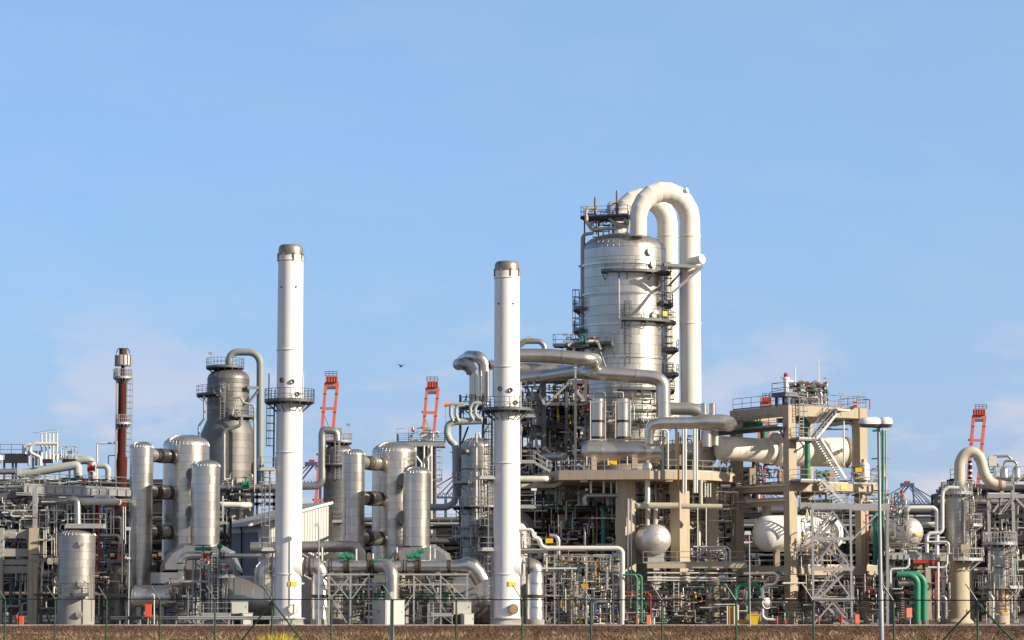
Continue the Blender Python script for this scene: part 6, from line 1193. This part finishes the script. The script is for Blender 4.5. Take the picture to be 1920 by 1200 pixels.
pipe(t, D - .4, [(1700, 972, D + 4), (1700, 958), (1704, 952), (1750, 952), (1757, 957), (1757, 1040)], 4.2, 'pipe_white', 20, 1.1); pipe(t, D - .6, [(1798, 915), (1778, 914), (1768, 920), (1767, 930), (1767, 994), (1762, 999), (1742, 1000), (1738, 1006), (1738, 1036)], 3.6, 'pipe_white', 18, 1.0); pipe(t, D + .3, [(1728, 982), (1760, 982)], 3.2, 'pipe_white', 16)
pipe(t, D - .8, [(1738, 1016), (1776, 1016), (1779, 1020), (1779, 1038)], 1.8, 'pipe_white', 12); pipe(t, D - .8, [(1776, 1040), (1776, 1058), (1770, 1064), (1740, 1064)], 2.0, 'pipe_white', 12); pipe(t, D - .8, [(1704, 1046), (1704, 1060), (1698, 1066), (1672, 1067), (1669, 1070), (1669, 1100)], 2.4, 'pipe_white', 12)
pipe(t, D - .8, [(1759, 1054), (1759, 1160)], 2.4, 'pipe_white', 12); pipe(t, D - .8, [(1763, 1118), (1770, 1118), (1774, 1124), (1774, 1160)], 2.0, 'alu', 12); pipe(t, D - .3, [(1754, 1058), (1754, 1164)], 1.6, 'red_paint', 8)
B().bar(W(1712, 1053, D), W(1758, 1053, D), .2, .3).to('beam', 'red_paint', t); clutter(t, 1666, 1776, 1008, 1040, D + .3, D + 5, 40, 111, rmax=1.8, valves=.5); clutter(t, 1664, 1780, 1052, 1165, D + .4, D + 8, 110, 112, rmax=2.4, valves=.4); clutter(t, 1660, 1700, 925, 985, D + .3, D + 6, 40, 113, rmax=1.8, valves=.6)
hvessel(t, W(1686, 1094, D + .5), W(1712, 1094, D + .5), S(5.5, D), 'alu', (.5, .5), 2, seam=False)
t = T('cable_ladder', 'dark red cable ladder bent over beside the green elbows', 'cable ladder', G0(1690, 254)); 
for s_ in (0, 5): pipe(t, 254.5, [(1677 + s_, 1115), (1686 + s_, 1114), (1690 + s_, 1118), (1690 + s_, 1160)], .8, 'rust_brown', 6)
for k in range(9): B().bar(W(1689, 1122 + k * 4.4, 254.4), W(1696, 1122 + k * 4.4, 254.4), .05).to('rung', 'galv', t)
for i, (u, w0) in enumerate(((1720, 1682), (1732.5, 1706))):
    t = T('green_elbow', ('left-hand' if i == 0 else 'right-hand') + ' one of two fat green elbow pipes standing by the red box', 'pipe', G0(u, 255)); pipe(t, 255 + i * .9, [(w0, 1077), (u - 12, 1077), (u, 1088), (u, 1166)], 6.4, 'valve_green', 26, 1.6); B().lathe([(S(7.6, 255), 0), (S(7.6, 255), .4)], G0(u, 255 + i * .9), UP, 22).to('foot', 'steel_grey', t)
t = T('junction_box', 'red box on a thin post in front of the fat green elbows', 'box', G0(1704, 251)); B().box(W(1703.5, 1158, 251), S(11, 251), .4, S(18, 251), Vector((1, .3, 0))).to('housing', 'crane_red', t); B().cyl(G0(1706, 251.1), W(1706, 1150, 251.1), .06, 8).to('post', 'galv', t)

# tall column with the beige gooseneck
D = 268; z = lambda v: Zv(v, D); p_ = lambda x: S(x, D)
t = T('gooseneck_column', 'half silver, half concrete column under the beige gooseneck pipe', 'column', G0(1796, D)); c, r, zs, zt = vessel(t, 1795, D, 20.5, 915, 1051, 'alu_dull', dome=.5, gore=14); B().lathe([(r * 1.01, 0), (r * 1.01, z(1051))], c, UP, 40).to('skirt', 'concrete', t)
for k in range(5): B().lathe([(r * 1.015, 0), (r * 1.015, .05)], c + UP * (1 + k * 1.05), UP, 40, False).to('pour_line', 'concrete', t)
B().lathe([(r + .35, 0), (r + .35, .15), (r, .5)], c, UP, 40).to('base_ring', 'concrete', t); ringdeck(t, c, z(1049), r + .02, r + 1.4, -110, 10, 'galv'); ringdeck(t, c, z(985), r + .02, r + 1.4, -60, 20, 'galv'); ringdeck(t, c, z(925), r * .4, r + .5, -180, 180, 'galv'); ladder(t, c + Vector((.6, -.8, 0)) * (r + .2) + UP * z(1049), c + Vector((.6, -.8, 0)) * (r + .2) + UP * z(925), Vector((.6, -.8, 0)), cage=True)
B().cyl(W(1811, 1030, D - 1), W(1811, 940, D - 1), p_(5.5), 20).to('side_pot', 'alu', t); B().box(W(1810, 1036, D - 1.6), .95, .8, .8).to('hopper_box', 'concrete', t); B().bar(W(1828, 1050, D - 1), W(1815, 1066, D - 1), .14).to('brace', 'galv', t); clutter(t, 1806, 1832, 930, 1045, D - 2, D + 1, 34, 114, rmax=1.4)
B().box(c + Vector((.75, -.68, 0)) * (r + .05) + UP * z(1148), .55, .06, .3, Vector((.68, .75, 0))).to('name_plate', 'yellow_paint', t)
t = T('gooseneck_pipe', 'fat beige gooseneck pipe curling down from the tall column at the right', 'pipe', W(1840, 905, D))
G_ = [(1799, 918), (1799, 880), (1800, 868), (1804, 858), (1811, 850), (1821, 847), (1831, 851), (1838, 861), (1842, 874), (1846, 888), (1853, 900), (1862, 907), (1872, 910), (1874, 910)]
P = P3(D, G_); PS = []
for i in range(len(P) - 1):
    a, b_ = P[max(i - 1, 0)], P[min(i + 2, len(P) - 1)]
    for k in range(3):
        f = k / 3; p0, p1 = P[i], P[i + 1]; m0, m1 = (p1 - a) / 2, (b_ - p0) / 2
        PS.append(p0 * (2 * f ** 3 - 3 * f ** 2 + 1) + m0 * (f ** 3 - 2 * f ** 2 + f) + p1 * (-2 * f ** 3 + 3 * f ** 2) + m1 * (f ** 3 - f ** 2))
PS.append(P[-1])
B().tube(PS, p_(10.2), 36).to('bend', 'pipe_beige', t); pipe(t, D, [(1875, 910), (1884, 911)], 9.6, 'pipe_beige', 30); pipe(t, D, [(1884, 911), (1898, 911)], 9.0, 'alu', 30); B().ring(W(1874.5, 910, D), X, p_(9), p_(11.3), .22, 36).to('joint_ring', 'rust_light', t); B().ring(W(1836, 857, D), Vector((.55, 0, -.83)), p_(10), p_(11), .2, 36).to('joint_ring', 'pipe_beige', t); B().bar(W(1878, 925, D), W(1878, 915, D), .35).to('support', 'pipe_beige', t)
B().lathe([(p_(20), 0), (p_(11), .9)], W(1799, 922, D), UP, 30).to('cone', 'alu', t)

D = 257
t = T('small_tower', 'short silver column with caged ladder and platforms at the right edge', 'column', G0(1875, D)); c, r, zs, zt = vessel(t, 1875, D, 17, 1020, 1104, 'alu_dull', dome=.4, gore=14); B().lathe([(r * .95, 0), (r * .95, Zv(1104, D))], c, UP, 36).to('skirt', 'concrete', t); ringdeck(t, c, Zv(1101, D), r + .02, r + 1.3, -200, 20, 'galv'); ringdeck(t, c, Zv(1019, D), .3, r + .8, -180, 180, 'galv'); ladder(t, c + Vector((.8, -.6, 0)) * (r + .2) + UP * Zv(1101, D), c + Vector((.8, -.6, 0)) * (r + .2) + UP * Zv(1000, D), Vector((.8, -.6, 0)), cage=True)
B().box(c + Vector((.2, -.98, 0)) * (r + .03) + UP * Zv(1150, D), .55, .06, .28).to('name_plate', 'yellow_paint', t); pipe(t, D - 2, [(1862, 1165), (1862, 1122), (1858, 1116)], 2.2, 'pipe_white', 12); clutter(t, 1842, 1910, 1030, 1165, D - 3, D + 3, 90, 115, rmax=1.6, valves=.4)
t = T('steel_gallery', 'grey braced steel gallery under the beige gooseneck at the right edge', 'steel frame', G0(1890, 271)); D = 271
for u in (1857, 1903, 1935):
    for yy in (0, 5): B().bar(G0(u, D + yy), Vector((W(u, 1140, D + yy).x, D + yy, Zv(890 if u > 1860 else 928, D))), .32).to('column', 'galv', t)
for v in (930, 968, 1010):
    for yy in (0, 5): B().bar(W(1853, v, D + yy), W(1940, v, D + yy), .25, .4).to('beam', 'galv' if v == 930 else 'shaded_dark_steel', t)
for a, va, b_, vb in ((1862, 960, 1880, 935), (1880, 960, 1900, 935), (1872, 966, 1895, 938), (1905, 905, 1925, 885), (1905, 935, 1930, 960)): B().bar(W(a, va, D - .2), W(b_, vb, D - .2), .2).to('brace', 'galv', t)
B().box(W(1896, 930, D + 2.5), 4.6, 4.6, .1).to('floor_plate', 'shaded_dark_steel', t); pipe(t, D + 1, [(1940, 932), (1912, 938), (1904, 945), (1902, 1010)], 6.5, 'alu_dull', 22, 1.0); clutter(t, 1855, 1925, 935, 1020, D - .5, D + 6, 60, 116, rmax=2.0); clutter(t, 1782, 1858, 900, 1000, D - .5, D + 6, 70, 117, rmax=2.0, valves=.5)
rail(t, [W(1782, 900, D + 2), W(1800, 900, D + 2)], mat='shaded_dark_steel'); B().box(W(1790, 912, D + 2), 1.3, 2, .7).to('plinth', 'shaded_dark_steel', t); B().bar(G0(1790, D + 3), W(1790, 905, D + 3), .4).to('column', 'shaded_dark_steel', t)
deck(t, W(1890, 896, D + 3), X, 4.5, 3, Zv(896, D + 3), th=.3, mat='steel_grey', sides='SEW')
t = T('twin_pots', 'two small upright pots joined by an arched pipe at the upper right edge', 'vessel', W(1893, 896, 271)); D = 270
for u in (1883, 1906): b = B().lathe([(S(8, D), 0), (S(8, D), S(16, D)), (S(5, D), S(20, D)), (S(2.5, D), S(21, D))], W(u, 896, D), UP, 22); b.to('pot', 'alu', t)
pipe(t, D, [(1883, 878), (1883, 868), (1887, 864), (1900, 864), (1906, 868), (1906, 880)], 2.4, 'alu_dull', 14, .8); pipe(t, D + 1, [(1863, 856), (1890, 855), (1896, 860), (1896, 866)], 2.6, 'alu_dull', 14, .8); B().box(W(1861, 874, D), .8, .5, 1.0).to('instrument_box', 'pipe_white', t); clutter(t, 1845, 1870, 858, 895, D, D + 2, 30, 118, rmax=1.4, pal=['pipe_white', 'galv', 'alu_dull', 'rust_light'])
b = B().bar(W(1865, 896, D), W(1865, 858, D), .2); b.to('post', 'galv', t); 
t = T('red_vent', 'dull red and white banded vent pipe behind the beige gooseneck', 'vent', W(1819, 890, 280)); B().cyl(W(1819, 900, 280), W(1819, 864, 280), S(3.6, 280), 16).to('pipe', 'rust_brown', t)
for v in (872, 884, 894): B().lathe([(S(3.9, 280), 0), (S(3.9, 280), .2)], W(1819, v, 280), UP, 16).to('band', 'pipe_white', t)
B().bar(Vector((W(1819, 900, 280).x, 280, 0)), W(1819, 900, 280), .4).to('support', 'shaded_dark_steel', t)
rack('dark pipe rack between the short column and the gooseneck column', 1775, 1950, 283, 8, [2.6, 5.2, 7.8, 10.2, 12.2], 4.5, 6, 119, pal=SHADE_PAL, floors=(5.2, 7.8), fill=(80, 12.0))
rack('low dark pipe rack behind the dome-ended drum by the green elbows', 1660, 1790, 280, 8, [2.6, 5.2, 7.8, 9.8], 4.5, 6, 120, pal=SHADE_PAL, floors=(5.2, 9.8), fill=(40, 9.5), rails=(9.8,))
t = T('dark_red_pipe', 'dark red post standing before the blue gantry crane', 'pipe', W(1691, 955, 275)); pipe(t, 275, [(1691, 955), (1691, 918)], 3, 'crane_dark_red', 12); B().bar(G0(1691, 275), W(1691, 955, 275), .3).to('support', 'steel_grey', t)

# ---------------------------------------------------------------- lamps
def twin_lamp(u, v, d, s, label):
    q = G0(u, d); zt = Zv(v + 12 * s, d); t = T('street_lamp', label, 'lamp', q); x = W(u, v, d).x; q = Vector((x, d, 0)); h = zt
    B().tube([q, q + UP * 3.0, q + UP * 3.05, q + UP * h], [.135, .135, .095, .08], 16).to('pole', 'lamp_grey', t, ang=50)
    for k, (du, wd) in enumerate(((-16, 40), (13, 24))):
        e = W(u + du * s, v + 10 * s, d); w_ = S(wd * s, d); hh = S(19 * s, d); dp_ = 1.0
        rows = []
        for fx_, sc_, dz in ((-.5, .45, .10), (-.42, .8, .03), (-.15, 1.0, 0), (.25, 1.0, 0), (.44, .82, .03), (.5, .6, .08)):
            rows.append([e + Vector((fx_ * w_, math.cos(PI * j / 8) * dp_ * .5 * sc_, dz * hh + math.sin(PI * j / 8) ** .7 * hh * .75 * sc_)) for j in range(9)])
        b = B(); b.add([p for r_ in rows for p in r_], [(i * 9 + j, i * 9 + j + 1, i * 9 + 10 + j, i * 9 + 9 + j) for i in range(5) for j in range(8)] + [tuple(range(9)), tuple(range(45, 54))[::-1]]); hd = b.to('lamp_head', 'white_paint', t, ang=50)
        b = B(); bt = [[r_[0], r_[8]] for r_ in rows]; top = [p for x_ in bt for p in x_]; dn = [p + Vector((0, -(p.y - e.y) * .35, -hh * .28 * (1 if 0 < i < 5 else .2))) for i, x_ in enumerate(bt) for p in x_]
        n_ = len(top); b.add(top + dn, [(2 * i, 2 * i + 2, n_ + 2 * i + 2, n_ + 2 * i) for i in range(5)] + [(2 * i + 1, n_ + 2 * i + 1, n_ + 2 * i + 3, 2 * i + 3) for i in range(5)] + [(n_ + 2 * i, n_ + 2 * i + 2, n_ + 2 * i + 3, n_ + 2 * i + 1) for i in range(5)]); b.to('diffuser', 'lamp_grey', hd, ang=30)
        B().bar(q + UP * (h - .1), e - UP * hh * .2, .1).to('bracket', 'galv', t)
twin_lamp(1647, 786, 140, 1.0, 'tall street lamp with two big white heads before the concrete frame')
twin_lamp(-17, 855, 180, .82, 'tall street lamp whose white head juts in at the left picture edge')
def lamp(u, v, d, label, off=-4, base=0.0, r=.05, m='cabinet_grey', hw=.5):
    t = T('yard_lamp', label, 'lamp', G0(u, d)); q = Vector((W(u, 1140, d).x, d, base)); zt = Zv(v, d); B().tube([q, q + UP * (zt - base)], [r * 1.3, r], 8).to('pole', 'galv', t); e = q + UP * (zt - base) + X * S(off, d)
    B().hexa([e + Vector((a * hw, b_ * .16, -.12)) for a, b_ in ((-.5, -1), (.5, -1), (.5, 1), (-.5, 1))] + [e + Vector((a * hw * .8, b_ * .12, .2)) for a, b_ in ((-.5, -1), (.5, -1), (.5, 1), (-.5, 1))]).to('lamp_head', m, t, ang=20); B().bar(q + UP * (zt - base - .05), e, .06).to('arm', 'galv', t)
lamp(597, 985, 249.5, 'thin yard lamp standing before the shed and the taller chimney duct'); lamp(1406, 1000, 240, 'thin yard lamp with a box head before the white lying drum', off=-3, hw=.6); lamp(241, 992, 252, 'thin white yard lamp between the tank and the first thin vessel', off=-3); lamp(735, 1118, 118, 'stout pale pole standing just behind the fence at the grey cabinet', off=0, r=.075, hw=.16)

# ---------------------------------------------------------------- small things on the yard
def post_box(u, v0, v1, d, wpx, m, label, cat='sign'):
    t = T('post_box', label, cat, G0(u, d)); B().box(W(u, v1, d), S(wpx, d), .3, Zv(v0, d) - Zv(v1, d)).to('housing', m, t); B().cyl(G0(u, d + .05), W(u, v1 + 1, d + .05) , .06, 8).to('post', 'galv', t)
    B().box(W(u, v1, d) + UP * .05 - Y * .17, S(wpx, d) * .85, .03, (Zv(v0, d) - Zv(v1, d)) * .9).to('door', m, t)
post_box(277.5, 1133, 1157, 246.4, 12, 'orange_paint', 'orange-red cabinet on a post behind the guard rail', 'box'); post_box(1216, 1153, 1172, 250, 8, 'salmon_paint', 'salmon cabinet on the ground beside the thin green pipes', 'box'); post_box(1607, 1152, 1170, 250, 8.5, 'salmon_paint', 'orange-red cabinet on the ground beside the stair tower', 'box'); post_box(40, 1155, 1173, 250, 8, 'orange_paint', 'orange-red cabinet at the foot of the left concrete column', 'box')
t = T('hook_pipe', 'thin white pipe with a hooked top behind the guard rail', 'pipe', G0(289, 246.6)); pipe(t, 246.6, [(289, 1172), (289, 1117), (287, 1113.5), (284, 1115)], 1.3, 'pipe_white', 8)
def hydrant(u, d, label, s=1.0):
    q = G0(u, d); t = T('hydrant', label, 'hydrant', q); b = B().lathe([(.16, 0), (.11, .06), (.11, .6), (.16, .62), (.16, .68), (.13, .7), (.13, .9), (.04, .98)], q, UP, 14); b.to('body', 'red_paint', t)
    for a in (-1, 1): B().lathe([(.07, 0), (.07, .22), (.1, .22), (.1, .28)], q + UP * .72, X * a, 10).to('outlet', 'red_paint', t)
hydrant(1193, 251, 'red hydrant at the foot of the thin green pipes'); hydrant(1577, 249.5, 'red hydrant at the foot of the stair tower'); hydrant(31, 250.5, 'red hydrant beside the orange-red cabinet at the left edge')
for u, lab in ((1457, 'short red bollard right of the yellow bin'), (1535, 'short red bollard at the foot of the stair tower')):
    t = T('bollard', lab, 'bollard', G0(u, 250)); B().lathe([(.08, 0), (.08, .78), (.05, .84)], G0(u, 250), UP, 12).to('body', 'red_paint', t)
q = G0(1412, 250); t = T('skip_bin', 'bright yellow tapered bin on the yard under the white lying drum', 'bin', q)
b = B().hexa([q + Vector((x, y, 0)) for x, y in ((-.35, -.4), (.35, -.4), (.35, .4), (-.35, .4))] + [q + Vector((x, y, .95)) for x, y in ((-.5, -.55), (.52, -.55), (.52, .55), (-.5, .55))]); b.to('tub', 'yellow_paint', t, ang=10); B().box(q + UP * .95, 1.1, 1.2, .06).to('rim', 'yellow_paint', t); B().box(q + Vector((-1.05, .3, .15)), .7, .5, .35).to('tow_box', 'ochre_paint', t)
t = T('shelter', 'narrow ochre panelled shelter with white posts near the yellow bin', 'shelter', G0(1371, 252)); 
B().box(G0(1371, 252), .5, .6, 1.75).to('panel', 'ochre_paint', t); B().box(G0(1377, 251.6), .1, .1, 1.8).to('post', 'white_paint', t); B().box(G0(1364, 251.8), .12, .12, 1.8).to('post', 'white_paint', t); B().bar(W(1340, 1133, 251.7), W(1383, 1133, 251.7), .08).to('roof_bar', 'pipe_white', t); B().box(G0(1384, 251.7), .12, .2, 1.9).to('post', 'white_paint', t)
t = T('pump_exchanger', 'small drum with a round white end and a silver elbow near the yellow bin', 'heat exchanger', G0(1436, 252)); e = W(1438, 1131, 252); hvessel(t, e, e + Vector((-.42, .9, 0)) * 3, S(9.5, 252), 'alu', (.25, .3), 2, seam=False); B().ring(e, Vector((-.42, .9, 0)), S(9, 252), S(10.5, 252), .15, 24).to('channel_flange', 'pipe_white', t)
for k in (.6, 2.4): qq = e + Vector((-.42, .9, 0)) * k; B().box(Vector((qq.x, qq.y, 0)), .8, .3, e.z - .4).to('saddle', 'concrete_grey', t)
pipe(t, 252, [(1430, 1140), (1430, 1155), (1436, 1161), (1456, 1162)], 2.6, 'pipe_white', 14, 1.0); pipe(t, 252, [(1429, 1122), (1430, 1102), (1436, 1097), (1450, 1096), (1457, 1090), (1457, 1080), (1452, 1075), (1394, 1076)], 3.2, 'alu', 16, 1.0)
t = T('green_pipe', 'green arched pipe standing beside the small white-ended drum', 'pipe', G0(1400, 253)); pipe(t, 253, [(1379, 1165), (1379, 1104), (1386, 1097), (1418, 1097), (1425, 1104), (1425, 1114)], 3.6, 'pipe_green', 16, 1.1); pipe(t, 252.6, [(1404, 1155), (1404, 1098)], 2.8, 'valve_green', 14)
for u, x in ((1194, 1168), (1203, 1180)):
    t = T('green_pipe', ('left' if u == 1194 else 'right') + ' one of two thin bright green pipes beside the salmon cabinet', 'pipe', G0(u, 251)); pipe(t, 251 + (u - 1194) * .06, [(x, 1078), (u - 4, 1078), (u, 1083), (u, 1167)], 2.1, 'valve_green', 14, 1.2)
t = T('red_pipe', 'thin red firewater pipe bent down beside the salmon cabinet', 'pipe', G0(1220, 251.5)); pipe(t, 251.6, [(1168, 1111), (1214, 1111), (1220, 1116), (1220, 1168)], 1.3, 'red_paint', 10)
for u in (1219, 1226): B().lathe([(.09, 0), (.09, .7), (.14, .72)], G0(u, 251.5), UP, 10).to('standpipe', 'pipe_white', t)
for u, v, lab in ((1250, 1160, 'pale valve cage standing under the concrete gallery'),):
    t = T('valve_cage', lab, 'valve skid', G0(1234, 252)); clutter(t, 1224, 1240, 1140, 1166, 252, 253, 24, 130, rmax=.9, acc=.1, pal=['pipe_white', 'galv', 'alu']); B().bar(W(1222, 1143, 252.4), W(1241, 1143, 252.4), .8, .06).to('roof_plate', 'pipe_white', t)
    for uu in (1223, 1240): B().bar(G0(uu, 252.2), W(uu, 1143, 252.2), .07).to('post', 'galv', t)
# bird in flight
q = W(752, 687, 180); t = T('bird', 'small dark bird gliding in the open sky between the chimneys', 'bird', q)
b = B(); b.lathe([(.005, -.2), (.03, -.15), (.055, 0), (.035, .13), (.025, .17), (.005, .22)], q, Vector((.6, -.75, .1)), 10)
for s_ in (-1, 1):
    r_ = q + UP * .03; k = Vector((s_ * .17, .05, .10)); e = Vector((s_ * .30, .12, .07)); f_ = Vector((.05, -.06, 0))
    b.prism([r_ + f_, r_ + k + f_, r_ + e, r_ + k - f_, r_ - f_], [p + UP * .012 for p in (r_ + f_, r_ + k + f_, r_ + e, r_ + k - f_, r_ - f_)])
b.to('body', 'bird', t, ang=30)

# alike things say which set they belong to
SETS = {'chimney': 'white chimneys', 'duct_elbow': 'silver duct elbows beside the chimneys', 'boiler_vessel': 'silver vessels of the two trios', 'duct_hood': 'duct hoods under the two trios', 'hydrant': 'red hydrants along the yard edge', 'bollard': 'short red bollards', 'yard_lamp': 'thin yard lamps', 'street_lamp': 'tall twin-headed street lamps', 'overhead_bend': 'huge cream pipe bends', 'access_stand': 'low access stands', 'gantry_crane': 'blue gantry cranes far behind', 'post_box': 'small orange-red cabinets on the yard', 'green_elbow': 'fat green elbow pipes', 'dome_drum': 'dome-ended lying drums', 'cabinet': 'pale cabinets along the yard edge'}
for o in list(col.objects):
    k = o.name.split('.')[0]
    if o.parent is None and k in SETS and 'category' in o: o['group'] = SETS[k]
